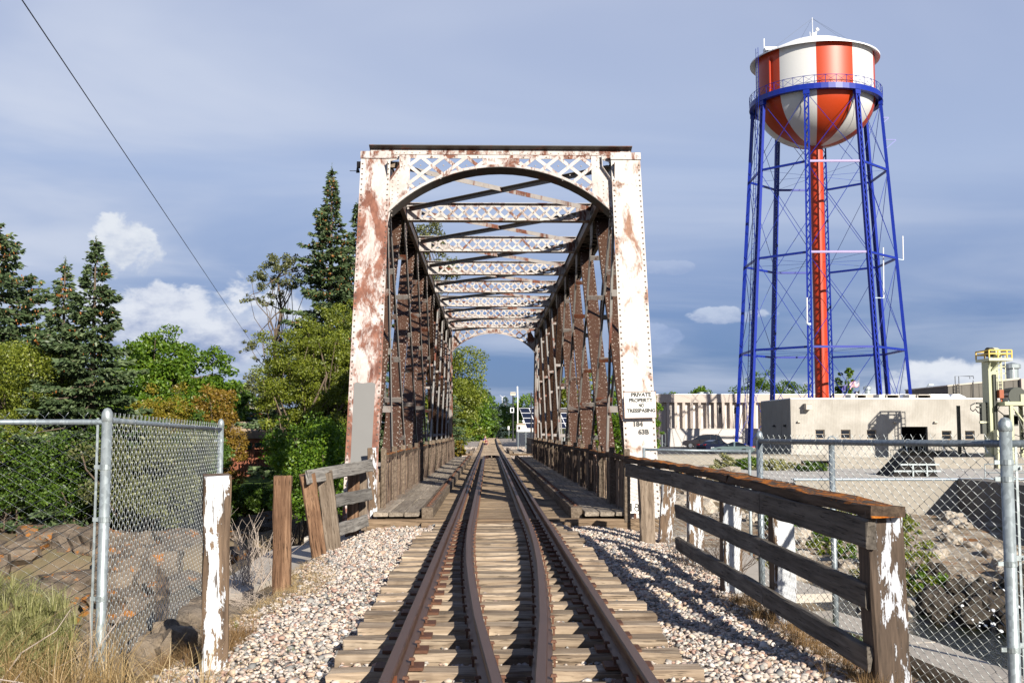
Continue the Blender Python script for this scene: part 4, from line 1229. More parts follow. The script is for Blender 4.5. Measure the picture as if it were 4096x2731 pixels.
# ================================================================== CHAIN-LINK FENCES
def chain_mesh(p0, p1, z0t, z1t, z0b, z1b, parent, pitch=0.072, r=0.0026, barbs=0.07, name='chain_link_mesh'):
    p0, p1 = Vector((p0[0], p0[1], 0)), Vector((p1[0], p1[1], 0))
    Ln = (p1 - p0).length; d = (p1 - p0) / Ln; nr = Vector((d.y, -d.x, 0))
    n_ = int(Ln / pitch)
    Vs = []; Fs = []; off = 0
    half = pitch / 2
    dv = 0.042
    for i in range(n_ + 1):
        u = i * pitch
        f = u / Ln
        zt = z0t + (z1t - z0t) * f + barbs; zb = z0b + (z1b - z0b) * f
        m_ = int((zt - zb) / dv)
        j = np.arange(m_ + 1)
        z = zt - j * dv
        uu = u + np.where((j + i) % 2 == 0, half, -half) * 1.02
        ww = np.where(j % 2 == 0, 0.003, -0.003) * (1 if i % 2 else -1)
        if barbs: uu[0] = u + half * 0.25
        P = np.stack([p0.x + d.x * uu + nr.x * ww, p0.y + d.y * uu + nr.y * ww, z], 1)
        ring = []
        for k in range(3):
            t = 2 * math.pi * k / 3
            ring.append(P + r * (math.cos(t) * np.array([nr.x, nr.y, 0]) + math.sin(t) * np.array([d.x * 0.72, d.y * 0.72, 0.72])))
        R3 = np.stack(ring, 1).reshape(-1, 3)
        Vs.append(R3)
        b = off + np.arange(m_) * 3
        for k in range(3):
            k2 = (k + 1) % 3
            Fs.append(np.stack([b + k, b + k2, b + 3 + k2, b + 3 + k], 1))
        off += len(R3)
    me = np_mesh(name, np.concatenate(Vs), np.concatenate(Fs), 'chain_wire')
    return tag(link(bpy.data.objects.new(name, me), parent), kind='stuff')
def fpost(parent, x, y, zb, zt, r, name='post', capr=1.12, mat='galvanised', bands=()):
    mb = MB(); mb.tube([(x, y, zb), (x, y, zt)], r, 14)
    o = mb.build(name, mat, parent, smooth=False)
    o.data.polygons.foreach_set('use_smooth', [len(p.vertices) == 4 for p in o.data.polygons])
    mb = MB(); mb.lathe((x, y, zt), [(r * 1.02, -0.045), (r * capr, -0.04), (r * capr, -0.005), (r * 1.0, 0.025), (r * 0.6, 0.05), (0.001, 0.058)], 14); mb.build('post_cap', mat, o, smooth=True)
    for zz in bands:
        mb = MB(); mb.lathe((x, y, zz), [(r * 1.0, -0.02), (r * 1.10, -0.018), (r * 1.10, 0.018), (r * 1.0, 0.02)], 14); mb.beam((x - r * 1.0, y, zz), (x - r - 0.045, y, zz), 0.012, 0.03); mb.build('tension_band', mat, o)
    return o
def frail(parent, a, b, r=0.021, name='top_rail'):
    mb = MB(); mb.tube([a, Vector(a).lerp(Vector(b), 0.5) - Vector((0, 0, 0.004)), b], r, 10); return mb.build(name, 'galvanised_rail', parent, smooth=True)
def ties_(parent, a, b, n_, r=0.024):
    a, b = Vector(a), Vector(b); d = (b - a).normalized(); s_ = Vector((d.y, -d.x, 0))
    for i in range(n_):
        c = a.lerp(b, (i + 0.6) / n_)
        mb = MB(); mb.tube([c + s_ * math.cos(t) * r + Vector((0, 0, math.sin(t) * r)) + d * 0.012 * math.sin(t / 2) for t in np.linspace(0, 5.6, 10)] + [c + s_ * r * 0.6 - Vector((0, 0, 0.075)) + d * 0.03], 0.003, 4)
        mb.build('wire_tie', 'chain_wire', parent)
# left fence: corner post, run to the left and run along the bank
A = at(428, 1700, Y=8.0); B = at(884, 1700, Y=13.2)
lf = root('chain_link_fence', 'tall galvanised chain-link fence cornering above the lichen rocks', 'fence', (A.x, A.y, -0.6))
zA = at(428, 1640, Y=8.0).z
fpost(lf, A.x, A.y, -1.7, zA - 0.04, 0.037, bands=(1.30, 0.92, 0.35, -0.1))
zr = at(200, 1687, Y=8.0).z
frail(lf, (A.x, A.y, zr), (-9.5, 8.05, zr)); ties_(lf, (A.x, A.y, zr), (-5.5, 8.02, zr), 3)
chain_mesh((A.x - 0.06, A.y), (-6.2, 8.02), zr, zr, -1.0, -1.0, lf)
mb = MB(); mb.box((A.x - 0.075, A.y - 0.004, -0.75), (A.x - 0.058, A.y + 0.004, zr + 0.03)); mb.build('tension_bar', 'galvanised', lf)
zB = at(884, 1680, Y=13.2).z
fpost(lf, B.x, B.y, -1.5, zB - 0.04, 0.034, bands=(1.45, 0.9))
zrb = at(880, 1716, Y=13.2).z
frail(lf, (A.x, A.y, zr + 0.015), (B.x, B.y, zrb)); ties_(lf, (A.x, A.y, zr + 0.015), (B.x, B.y, zrb), 4)
chain_mesh((A.x + 0.005, A.y + 0.06), (B.x, B.y - 0.04), zr, zrb, -0.15, -0.50, lf)
fpost(lf, -7.4, 8.03, -4.9, zr + 0.02, 0.03, 'line_post')
# right fence behind the timber rails
A = at(4028, 1900, Y=7.7); B = at(3040, 1900, Y=12.0)
rf = root('chain_link_fence', 'galvanised chain-link fence with twisted top beside the lichen capped timber rails', 'fence', (A.x, A.y, -0.6))
zt = at(4028, 1672, Y=7.7).z
fpost(rf, A.x, A.y, -4.2, zt - 0.05, 0.044, bands=(1.34, 1.22, 0.62, 0.02))
zr0 = at(3980, 1773, Y=7.8).z; zr1 = at(3050, 1764, Y=12.0).z
frail(rf, (A.x, A.y, zr0), (B.x, B.y, zr1), 0.028); ties_(rf, (B.x, B.y, zr1), (A.x, A.y, zr0), 8, 0.031)
fpost(rf, B.x, B.y, -0.9, at(3040, 1742, Y=12.0).z, 0.036, mat='galvanised_rail')
t = 0.40
C = Vector((A.x, A.y, 0)).lerp(Vector((B.x, B.y, 0)), t)
t = min(max((10.37 - A.y) / (B.y - A.y), 0), 1); C = Vector((A.x, A.y, 0)).lerp(Vector((B.x, B.y, 0)), t)
mb = MB(); zc_ = zr0 + (zr1 - zr0) * t
mb.tube([(C.x + 0.03, C.y + 0.02, -1.2), (C.x + 0.03, C.y + 0.02, zc_ - 0.02)], 0.029, 12); lp = mb.build('line_post', 'galvanised_rail', rf, smooth=True)
mb = MB(); mb.tube([(C.x + 0.03 + 0.045 * math.cos(q_), C.y, zc_ + 0.008 + 0.045 * math.sin(q_)) for q_ in np.linspace(0, 2 * math.pi, 12)], 0.008, 5); mb.build('loop_cap', 'galvanised_rail', lp)
chain_mesh((B.x, B.y), (A.x, A.y), zr1, zr0, -0.55, -1.5, rf)
# short run that continues to the right of the thick post
D = Vector((A.x + 2.6, A.y + 0.4, 0))
fpost(rf, D.x, D.y, -4.6, zt - 0.05, 0.036)
frail(rf, (A.x, A.y, zr0), (D.x, D.y, zr0), 0.028)
chain_mesh((A.x + 0.07, A.y), (D.x, D.y), zr0, zr0, -1.2, -1.2, rf)
mb = MB(); mb.box((A.x + 0.062, A.y - 0.004, -1.1), (A.x + 0.080, A.y + 0.004, zr0 + 0.0)); mb.build('tension_bar', 'galvanised', rf)
for zz in (1.30, 0.66, 0.05):
    mb = MB(); mb.box((A.x + 0.035, A.y - 0.012, zz - 0.018), (A.x + 0.105, A.y + 0.012, zz + 0.018)); mb.tube([(A.x + 0.09, A.y - 0.03, zz), (A.x + 0.09, A.y + 0.03, zz)], 0.009, 6); mb.build('brace_band', 'galvanised', rf)
# small panel between the abutment and the bank
A = at(2577, 1900, Y=18.7); B = at(2999, 1900, Y=18.9)
gf = root('chain_link_fence', 'small galvanised chain-link fence closing the gap beside the bridge leg', 'fence', (A.x, A.y, -0.8))
z0 = at(2577, 1790, Y=18.7).z; z1 = at(2999, 1797, Y=18.9).z
for (P, zz) in ((A, z0), (B, z1)):
    mb = MB(); mb.tube([(P.x, P.y, -1.6), (P.x, P.y, zz)], 0.028, 10); mb.build('post', 'galvanised', gf, smooth=True)
frail(gf, (A.x, A.y, z0 - 0.03), (B.x, B.y, z1 - 0.03), 0.024)
chain_mesh((A.x + 0.03, A.y), (B.x - 0.03, B.y), z0 - 0.03, z1 - 0.03, -0.75, -0.75, gf, barbs=0.0)

# ================================================================== SIGNS ON THE BRIDGE
Ys = 19.80
c00, c10, c11, c01 = at(2499, 1672, Ys), at(2628, 1671, Ys), at(2624, 1566, Ys), at(2492, 1566, Ys)
cen = (c00 + c10 + c11 + c01) / 4
ws, hs = (c10 - c00).length, (c01 - c00).length
sg = root('warning_sign', 'rust chipped white metal sign with stencilled letters on the right portal leg', 'sign', cen)
MS = Matrix.Translation(cen) @ Matrix.Rotation(R(-1.2), 4, 'Y') @ Matrix.Rotation(R(90), 4, 'X')
mb = MB(); mb.box((-ws/2, -hs/2, -0.006), (ws/2, hs/2, 0.0)); piece('board', mb.mesh('board', 'sign_face'), sg, MS)
mb = MB(); e = 0.009
for (a_, b_) in (((-ws/2 - 0.002, -hs/2 - 0.002), (ws/2 + 0.002, -hs/2 + e)), ((-ws/2 - 0.002, hs/2 - e), (ws/2 + 0.002, hs/2 + 0.002)), ((-ws/2 - 0.002, -hs/2 + e), (-ws/2 + e, hs/2 - e)), ((ws/2 - e, -hs/2 + e), (ws/2 + 0.002, hs/2 - e))):
    mb.box((a_[0], a_[1], -0.010), (b_[0], b_[1], 0.004))
piece('rim', mb.mesh('rim', 'sign_edge'), sg, MS)
for (txt, yy, sz, xo, mt) in (('PRIVATE', 0.185, 0.095, 0.02, 'sign_ink'), ('PROPERTY', 0.083, 0.095, 0.01, 'sign_ink'), ('NO', -0.012, 0.095, 0.02, 'sign_ink'), ('TRESSPASING', -0.108, 0.092, 0.015, 'sign_ink'), ('UNION  PACIFIC  R.R.', -0.188, 0.042, 0.03, 'sign_ink_faded')):
    me = text_mesh(txt, sz, mt)
    xsp = max(v.co.x for v in me.vertices) - min(v.co.x for v in me.vertices)
    want = {'PRIVATE': 0.37, 'PROPERTY': 0.45, 'NO': 0.10, 'TRESSPASING': 0.53}.get(txt, 0.42)
    piece('lettering', me, sg, MS @ Matrix.Translation((xo, yy, 0.0025)) @ Matrix.Diagonal((want / xsp, 1, 1, 1)))
# post plane for painted numbers
bq, tq = Vector((XT, L[0].y, ZB)), Vector((XT, U[0].y, 7.12)); dq = (tq - bq).normalized(); nq = Vector((0, -dq.z, dq.y)); pq = bq + nq * 0.2155
num = root('painted_numbers', 'black bridge numbers painted below the warning sign', 'lettering', onplane(2552, 1710, pq, nq))
for (txt, px0, py0, sz) in (('184', 2551, 1697, 0.125), ('63B', 2574, 1728, 0.125)):
    c = onplane(px0, py0, pq, nq)
    Mx = Matrix((Vector((1, 0, 0)), dq, nq)).transposed().to_4x4(); Mx.translation = c + nq * 0.003
    me = text_mesh(txt, sz, 'sign_ink', ext=0.001)
    piece('lettering', me, num, Mx)
c = at(2541, 2028, Y=19.22)
eg = root('number_board', 'small white board with a ringed number at the foot of the portal leg', 'sign', c)
mb = MB(); mb.box((c.x - 0.10, c.y, c.z - 0.105), (c.x + 0.10, c.y + 0.02, c.z + 0.105)); mb.build('board', 'sign_white', eg)
mb = MB(); mb.box((c.x - 0.085, c.y - 0.003, c.z - 0.07), (c.x - 0.06, c.y - 0.001, c.z + 0.07)); mb.build('slot', 'sign_ink', eg)
for (zz, rr) in ((0.03, 0.028), (-0.028, 0.036)):
    mb = MB(); mb.tube([(c.x + 0.025 + rr * math.cos(q_), c.y - 0.002, c.z + zz + rr * math.sin(q_)) for q_ in np.linspace(0, 2 * math.pi, 16)], 0.008, 4); mb.build('numeral', 'sign_ink', eg)
mb = MB(); mb.box((c.x - 0.02, c.y + 0.021, -0.25), (c.x + 0.02, c.y + 0.05, c.z + 0.1)); mb.build('stake', 'rust_iron', eg)
# timber block and insulator on the left portal corner
c = at(1438, 660, Y=21.9)
cb = root('cable_bracket', 'timber crossarm block with black insulator on the rusty portal corner', 'bracket', c)
mb = MB(); mb.box((c.x - 0.05, c.y - 0.05, c.z - 0.06), (c.x + 0.9, c.y + 0.06, c.z + 0.06)); mb.build('block', 'post_wood_grey', cb)
mb = MB(); mb.tube([(c.x - 0.04, c.y, c.z - 0.06), (c.x - 0.03, c.y, c.z - 0.16)], [0.02, 0.04], 8); mb.tube([(c.x - 0.02, c.y, c.z - 0.13), (c.x - 0.2, c.y, c.z - 0.125)], 0.008, 5); mb.build('insulator', 'pole_dark', cb)
# overhead cable
a = at(1075, 1473, Y=76); b = at(-60, -220, Y=10.5)
d = b - a
mb = MB(); pts = []
for t in np.linspace(0, 1.9, 40):
    p = a + d * float(t); p.z += 0.9 * (float(t) - 0.5) ** 2 - 0.225 if False else 0.0
    pts.append(p)
mb.tube(pts, 0.008, 5)
tag(mb.build('overhead_cable', 'black_wire'), 'thin black cable strung high across the sky down to the trees', 'cable')

# ================================================================== WATER TOWER
TC = at(3291, 1700, Y=134.5); TC.z = -0.6
tower = root('water_tower', 'red and white striped water tower on blue lattice legs', 'water tower', TC)
tx, ty = TC.x, TC.y
TR = 7.40
zb_, ze_ = 43.6, 48.9                        # balcony level, eave
def tpt(ang, r, z):
    """ang: degrees to the right of the direction from the tower to the camera"""
    base = math.atan2(CAM.y - ty, CAM.x - tx)
    t = base + R(ang)
    return Vector((tx + r * math.cos(t), ty + r * math.sin(t), z))
TD = CAM - TC; dist = math.hypot(TD.x, TD.y)
def zpix(py, dd): return at(3280, py, Y=ty).z
zb_ = zpix(412, dist); ze_ = zpix(243, dist); zap = zpix(150, dist); zbowl = zpix(590, dist)
SEG = 60; off = 2.0
mb = MB()
prof = []
for i in range(15):
    t = math.pi / 2 * i / 14
    prof.append((max(0.02, TR * math.sin(t)), zb_ - (zb_ - zbowl) * math.cos(t)))
prof += [(TR, zb_ + (ze_ - zb_) * k / 4) for k in range(1, 5)]
vs = []; fs = []; mi = []
for (r, z) in prof:
    for k in range(SEG): vs.append(tpt(off + 360.0 * k / SEG, r, z))
for i in range(len(prof) - 1):
    for k in range(SEG):
        fs.append((i*SEG + k, i*SEG + (k+1) % SEG, (i+1)*SEG + (k+1) % SEG, (i+1)*SEG + k)); mi.append((k // 6) % 2)
# stripe 0 (off..off+36 deg) is red
mb.add(vs, fs); mb.mi = [0 if q == 0 else 1 for q in mi]
mb.build('tank', ['tank_red', 'tank_white'], tower, smooth=True)
mb = MB(); base_r = TR * 1.095
mb.lathe((tx, ty, 0), [(TR + 0.02, ze_ - 0.02), (base_r, ze_ - 0.38), (base_r, ze_ - 0.22), (TR * 0.55, ze_ + (zap - ze_) * 0.58), (0.35, zap - 0.15), (0.02, zap)], 60); mb.build('roof', 'roof_white', tower, smooth=False)
# seams on the tank
for zz in (zb_ + (ze_ - zb_) * 0.33, zb_ + (ze_ - zb_) * 0.66):
    mb = MB(); mb.lathe((tx, ty, zz), [(TR + 0.005, -0.03), (TR + 0.02, 0), (TR + 0.005, 0.03)], 60); mb.build('seam', 'tank_white', tower) if False else None
# roof finial
mb = MB(); mb.tube([(tx, ty, zap - 0.2), (tx, ty, zap + 0.5)], 0.3, 10); mb.tube([(tx - 0.1, ty, zap + 0.5), (tx - 0.1, ty, zap + 2.6)], 0.05, 6); mb.tube([(tx + 0.25, ty, zap), (tx + 0.4, ty, zap + 0.9)], 0.1, 6); mb.tube([(tx + 0.4, ty, zap + 0.9), (tx + 0.6, ty, zap + 1.1)], [0.2, 0.28], 8); mb.tube([(tx - 0.4, ty, zap - 0.1), (tx - 0.45, ty, zap + 0.7)], 0.04, 5); mb.build('finial', 'pole_white', tower)
mb = MB()
for a_ in (40, 100, 220, 300):
    mb.tube([(tx - 0.1, ty, zap + 2.5), tpt(a_, TR * 0.9, ze_ + 0.4)], 0.012, 3, False)
mb.build('guy_wires', 'pole_dark', tower, kind='stuff')
# standpipe
rp = 0.84
mb = MB(); mb.lathe((tx, ty, 0), [(rp, TC.z), (rp, zbowl + 0.6)], 28); mb.build('standpipe', 'pipe_red', tower, smooth=True)
# balcony
RB = TR * 1.115
mb = MB(); mb.lathe((tx, ty, 0), [(TR + 0.01, zb_ - 0.05), (RB, zb_ - 0.05), (RB, zb_ + 0.03), (TR + 0.01, zb_ + 0.03)], 60); mb.lathe((tx, ty, 0), [(RB - 0.1, zb_ - 0.62), (RB, zb_ - 0.62), (RB + 0.012, zb_ - 0.02), (RB - 0.1, zb_ - 0.06), (RB - 0.1, zb_ - 0.62)], 60); mb.lathe((tx, ty, 0), [(RB - 0.55, zb_ - 0.66), (RB + 0.05, zb_ - 0.66), (RB + 0.05, zb_ - 0.625), (RB - 0.55, zb_ - 0.625), (RB - 0.55, zb_ - 0.66)], 60); bal = mb.build('balcony', 'tower_blue', tower)
mb = MB()
NP = 40
for k in range(NP):
    a0, a1 = 360.0 * k / NP, 360.0 * (k + 1) / NP
    p0, p1 = tpt(a0, RB, zb_), tpt(a1, RB, zb_)
    u = Vector((0, 0, 1.0))
    mb.tube([p0, p0 + u], 0.035, 4, False); mb.tube([p0 + u, p1 + u], 0.035, 4, False); mb.tube([p0 + u * 0.08, p1 + u], 0.022, 3, False); mb.tube([p0 + u, p1 + u * 0.08], 0.022, 3, False)
mb.build('railing', 'tower_blue', bal)
# legs
ANG = [-7 + 45 * k for k in range(8)]
ztop = zb_ - 0.35; zbot = TC.z
rt_, rb_ = TR * 1.075, 10.9
rings_y = [zpix(706, dist), zpix(1052, dist), zpix(1409, dist)]
def leg_r(z): return rt_ + (rb_ - rt_) * (ztop - z) / (ztop - zbot)
for k, a_ in enumerate(ANG):
    p0, p1 = tpt(a_, rb_, zbot), tpt(a_, rt_, ztop)
    out = (tpt(a_, 1, 0) - tpt(a_, 0, 0)); out.z = 0; out.normalize(); sd = Vector((-out.y, out.x, 0))
    mb = MB()
    for q_ in (-0.22, 0.22):
        mb.beam(p0 + sd * q_, p1 + sd * q_, 0.17, 0.36, out)
    leg = mb.build('leg', 'tower_blue', tower)
    mb = MB(); d = (p1 - p0); n_ = 60
    for i in range(n_):
        c0, c1 = p0 + d * (i / n_), p0 + d * ((i + 1) / n_)
        sg_ = 1 if i % 2 else -1
        for oo in (0.17, -0.17):
            mb.beam(c0 + sd * 0.2 * sg_ + out * oo, c1 - sd * 0.2 * sg_ + out * oo, 0.09, 0.015, out)
    mb.build('leg_lacing', 'tower_blue', leg, kind='stuff')
    mb = MB(); mb.beam(p1 - d.normalized() * 0.9, p1 + Vector((0, 0, 0.3)), 0.75, 0.5, out); mb.build('leg_head', 'tower_blue', leg)
zl = [zbot + 0.4] + sorted(rings_y) + [ztop - 0.3]
for zi, z in enumerate(sorted(rings_y)):
    for k in range(8):
        a0, a1 = ANG[k], ANG[(k + 1) % 8]
        p0, p1 = tpt(a0, leg_r(z), z), tpt(a1, leg_r(z), z)
        d = (p1 - p0).normalized()
        mb = MB(); mb.beam(p0 + d * 0.28, p1 - d * 0.28, 0.20, 0.26)
        mb.build('ring_strut', 'tower_sheen' if (k == 0 and zi > 0) else 'tower_blue', tower)  # upper front-bay struts paler: sun sheen put into their colour
        mb = MB(); mb.tube([tpt(a0, leg_r(z) - 0.2, z), tpt(a0, rp, z + 0.0)], 0.02, 3, False); mb.build('spider_rod', 'tower_blue', tower)
for t_ in range(4):
    za, zb2 = zl[t_], zl[t_ + 1]
    for k in range(8):
        a0, a1 = ANG[k], ANG[(k + 1) % 8]
        for (i, j) in ((a0, a1), (a1, a0)):
            mb = MB(); mb.tube([tpt(i, leg_r(za) - 0.02, za + 0.35), tpt(j, leg_r(zb2) - 0.02, zb2 - 0.35)], 0.036, 4, False); mb.build('brace_rod', 'tower_blue', tower)
# ladder up the left leg and over the tank
a_ = -52
pb, pt_ = tpt(a_ - 4.5, leg_r(zbot) - 0.1, zbot), tpt(a_ - 4.0, RB + 0.15, zb_ + 0.2)
mb = MB(); s_ = (tpt(a_ + 90, 1, 0) - tpt(a_ + 90, 0, 0)).normalized() * 0.24
for q_ in (-1, 1):
    mb.tube([pb + s_ * q_, pt_ + s_ * q_], 0.04, 4, False); mb.tube([tpt(a_ - 4, RB + 0.1, zb_) + s_ * q_, tpt(a_ - 4, TR * 1.13, ze_ + 0.7) + s_ * q_], 0.035, 4, False)
n_ = 70
for i in range(n_):
    c = pb.lerp(pt_, i / n_); mb.tube([c - s_, c + s_], 0.025, 3, False)
for i in range(10):
    c = tpt(a_ - 4, RB + 0.1, zb_).lerp(tpt(a_ - 4, TR * 1.13, ze_ + 0.7), i / 10); mb.tube([c - s_, c + s_], 0.025, 3, False)
mb.build('ladder', 'tower_blue', tower)
mb = MB(); p = tpt(-45, TR + 0.2, 0); mb.tube([Vector((p.x, p.y, zb_ + 1.0)), Vector((p.x, p.y, ze_ - 0.9))], 0.14, 8); q = tpt(-45, TR + 0.05, zb_); mb.tube([Vector((p.x, p.y, zb_ + 1.0)), tpt(-46, TR + 0.15, zb_ + 0.1)], 0.16, 8); mb.build('overflow_pipe', 'pipe_red', tower)
p = tpt(-50, TR * 1.06, ze_); mb = MB(); mb.tube([p, p + Vector((0, 0, 1.7))], 0.07, 6); mb.box((p.x, p.y - 0.6, ze_ + 0.1), (p.x + 1.5, p.y + 0.6, ze_ + 0.45)); mb.build('roof_hatch', 'roof_white', tower)
# antennas clamped on the legs
for (px0, py0, py1, ax, ayo) in ((3611, 944, 1040, 3578, 1034), (3533, 990, 1192, 3482, 1190)):
    dd = dist + (1 if ax > 3500 else -4)
    Yd = ty + (1.0 if ax > 3500 else -5.0)
    p0, p1, p2 = at(px0, py0, Yd), at(px0 + 2, py1, Yd), at(ax, ayo, Yd)
    an = root('whip_antenna', 'white whip antenna on a ' + ('short bracket near the top of' if ax > 3500 else 'longer bracket lower on') + ' the striped water tower', 'antenna', p1)
    mb = MB(); mb.tube([p0, p1], 0.07, 6); mb.build('whip', 'pole_white', an)
    mb = MB(); mb.beam(p1, p2, 0.09, 0.09); mb.build('bracket', 'box_blue', an)
p0, p1 = at(3228, 1190, ty - 11), at(3229, 1295, ty - 11)
an = root('whip_antenna', 'white whip antenna clamped to the lattice leg in front of the red standpipe', 'antenna', p1)
mb = MB(); mb.tube([p0, p1], 0.08, 6); mb.build('whip', 'pole_white', an); mb = MB(); mb.beam(p1, p1 + Vector((0.45, 0.3, 0)), 0.2, 0.25); mb.build('bracket', 'box_blue', an)
for (py0, ln) in ((587, 0.9), (500, 0.5)):
    z = zpix(py0, dist); p = tpt(83, leg_r(z), z)
    mb = MB(); mb.beam(p, p + Vector((ln * 1.6, 0, 0)), 0.1, 0.12); mb.beam(p + Vector((ln * 1.6, 0, -0.05)), p + Vector((0.1, 0, -ln * 1.3)), 0.08, 0.1)
    mb.build('leg_bracket', 'tower_blue', tower)

# ================================================================== POWER PLANT AND ITS WALLS (right bank)
def wall_panel(mb, x0, x1, z0, z1, y0, y1, holes):
    """upright slab in the XZ plane with rectangular openings (x0,x1,z0,z1)"""
    xs = sorted({x0, x1, *[h[0] for h in holes], *[h[1] for h in holes]}); zs = sorted({z0, z1, *[h[2] for h in holes], *[h[3] for h in holes]})
    for a, b in zip(xs[:-1], xs[1:]):
        for c, d in zip(zs[:-1], zs[1:]):
            m_ = ((a + b) / 2, (c + d) / 2)
            if any(h[0] < m_[0] < h[1] and h[2] < m_[1] < h[3] for h in holes): continue
            mb.box((a, y0, c), (b, y1, d))
YP = 100.0
def zp(zx, zy, Y=YP):                        # helper: point read from an enlarged crop of the photo (2800,1200; x1.815)
    return at(2800 + zx / 1.815, 1200 + zy / 1.815, Y)
m, n = new_mat('ribbed_concrete')
v = n.coords((1, 1, 1), False)
xx = n.nd('SeparateXYZ', {0: v}).outputs[0]
rib = n.math('SINE', n.math('MULTIPLY', xx, 42.0))
a_ = n.noise(v, 0.35, 7, 0.62, 0.6); st = n.noise(n.scalev(v, (1, 1, 0.12)), 0.8, 6, 0.65); fn = n.noise(v, 4, 6, 0.65)
c = n.mix(n.step(a_, 0.3, 0.7), (0.33, 0.31, 0.275), (0.47, 0.45, 0.41))
c = n.mix(n.math('MULTIPLY', n.step(st, 0.52, 0.75), 0.45), c, (0.17, 0.145, 0.115))
c = n.mix(n.math('MULTIPLY', fn, 0.3), c, (0.22, 0.195, 0.16))
finish(n, c, 0.9, normal=n.bump(n.math('ADD', n.math('MULTIPLY', rib, 0.4), fn), 0.35, 0.03), spec=0.2)

plant = root('power_plant', 'low tan concrete power plant building with a row of small square windows', 'building', (40, 100, -0.6))
x0, x1 = zp(660, 900).x, 56.0
zt_ = zp(660, 716).z; zb0 = -1.6
wins = []
for (a, b, c, d) in ((838, 905, 940, 1006), (1023, 1092, 940, 1006), (1212, 1280, 942, 1008), (1757, 1825, 948, 1014), (1925, 1993, 948, 1014)):
    p, q = zp(a, d), zp(b, c); wins.append((p.x, q.x, p.z, q.z))
p, q = zp(1467, 1092), zp(1652, 918); door = (p.x, q.x, p.z, q.z)
mb = MB(); wall_panel(mb, x0, x1, zb0, zt_, 100.0, 100.4, wins + [door]); mb.build('front_wall', 'ribbed_concrete', plant)
swin = []
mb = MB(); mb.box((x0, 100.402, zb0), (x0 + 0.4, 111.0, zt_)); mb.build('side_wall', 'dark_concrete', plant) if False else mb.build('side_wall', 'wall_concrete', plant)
mb = MB(); mb.box((x0 + 0.402, 110.6, zb0), (x1, 111.0, zt_)); mb.build('rear_wall', 'plant_concrete', plant)
mb = MB(); mb.box((x0 + 0.01, 100.01, zt_ + 0.001), (x1, 110.99, zt_ + 0.08)); mb.build('roof', 'roof_white', plant)
for k, (a, b, c, d) in enumerate(wins):
    mb = MB(); f = 0.07
    mb.box((a + 0.002, 100.12, c + 0.002), (a + f, 100.22, d - 0.002)); mb.box((b - f, 100.12, c + 0.002), (b - 0.002, 100.22, d - 0.002)); mb.box((a + f, 100.12, d - f), (b - f, 100.22, d - 0.002)); mb.box((a + f, 100.12, c + 0.002), (b - f, 100.22, c + f)); mb.box((a + f, 100.13, (c + d) / 2 - 0.02), (b - f, 100.2, (c + d) / 2 + 0.02))
    w_ = mb.build('window', 'frame_tan', plant)
    mb = MB(); mb.box((a + f, 100.17, c + f), (b - f, 100.18, d - f)); mb.build('pane', 'dark_glass', w_)
    mb = MB(); mb.box((a - 0.06, 99.93, c - 0.06), (b + 0.06, 99.998, c - 0.004)); mb.build('sill', 'cap_concrete', w_)
mb = MB(); mb.box((door[0] + 0.01, 103.0, door[2]), (door[1] - 0.01, 103.1, door[3])); mb.box((door[0] - 0.3, 100.41, door[2] - 0.1), (door[1] + 0.3, 103.0, door[2])); mb.box((door[0] - 0.1, 100.41, door[2]), (door[0], 103, door[3] + 0.1)); mb.box((door[1], 100.41, door[2]), (door[1] + 0.1, 103, door[3] + 0.1)); mb.box((door[0] - 0.1, 100.41, door[3]), (door[1] + 0.1, 103, door[3] + 0.1)); mb.build('doorway', 'interior_dark', plant)
for (a, b, c, d) in ((765, 808, 755, 795),):
    p, q = zp(a, d, 99.5), zp(b, c, 99.5); mb = MB(); mb.box((p.x, 99.2, p.z), (q.x, 99.999, q.z)); mb.box((p.x - 0.05, 99.15, q.z + 0.001), (q.x + 0.05, 99.999, q.z + 0.06)); mb.build('wall_vent', 'metal_tan', plant)
for (a, b, c, d) in ((705, 722, 877, 896), (1404, 1420, 877, 898), (1697, 1716, 880, 900)):
    p, q = zp(a, d), zp(b, c); mb = MB(); mb.prism([(p.x, 99.998, p.z), (p.x, 99.998, q.z), (p.x, 99.72, q.z), (p.x, 99.72, p.z + 0.12)], (q.x - p.x, 0, 0)); mb.build('wall_lamp', 'metal_tan', plant)
for zx in (503, 603):
    Ys = 100 + (660 - zx) / 276 * 10.6
    mb = MB(); mb.box((x0 - 0.02, Ys - 0.35, 0.35), (x0 + 0.002 - 0.004, Ys + 0.35, 1.15)); mb.build('side_window', 'dark_glass', plant)
    mb = MB(); mb.box((x0 - 0.25, Ys - 0.6, 2.0), (x0 - 0.004, Ys - 0.35, 2.2)); mb.build('wall_lamp', 'pole_dark', plant)
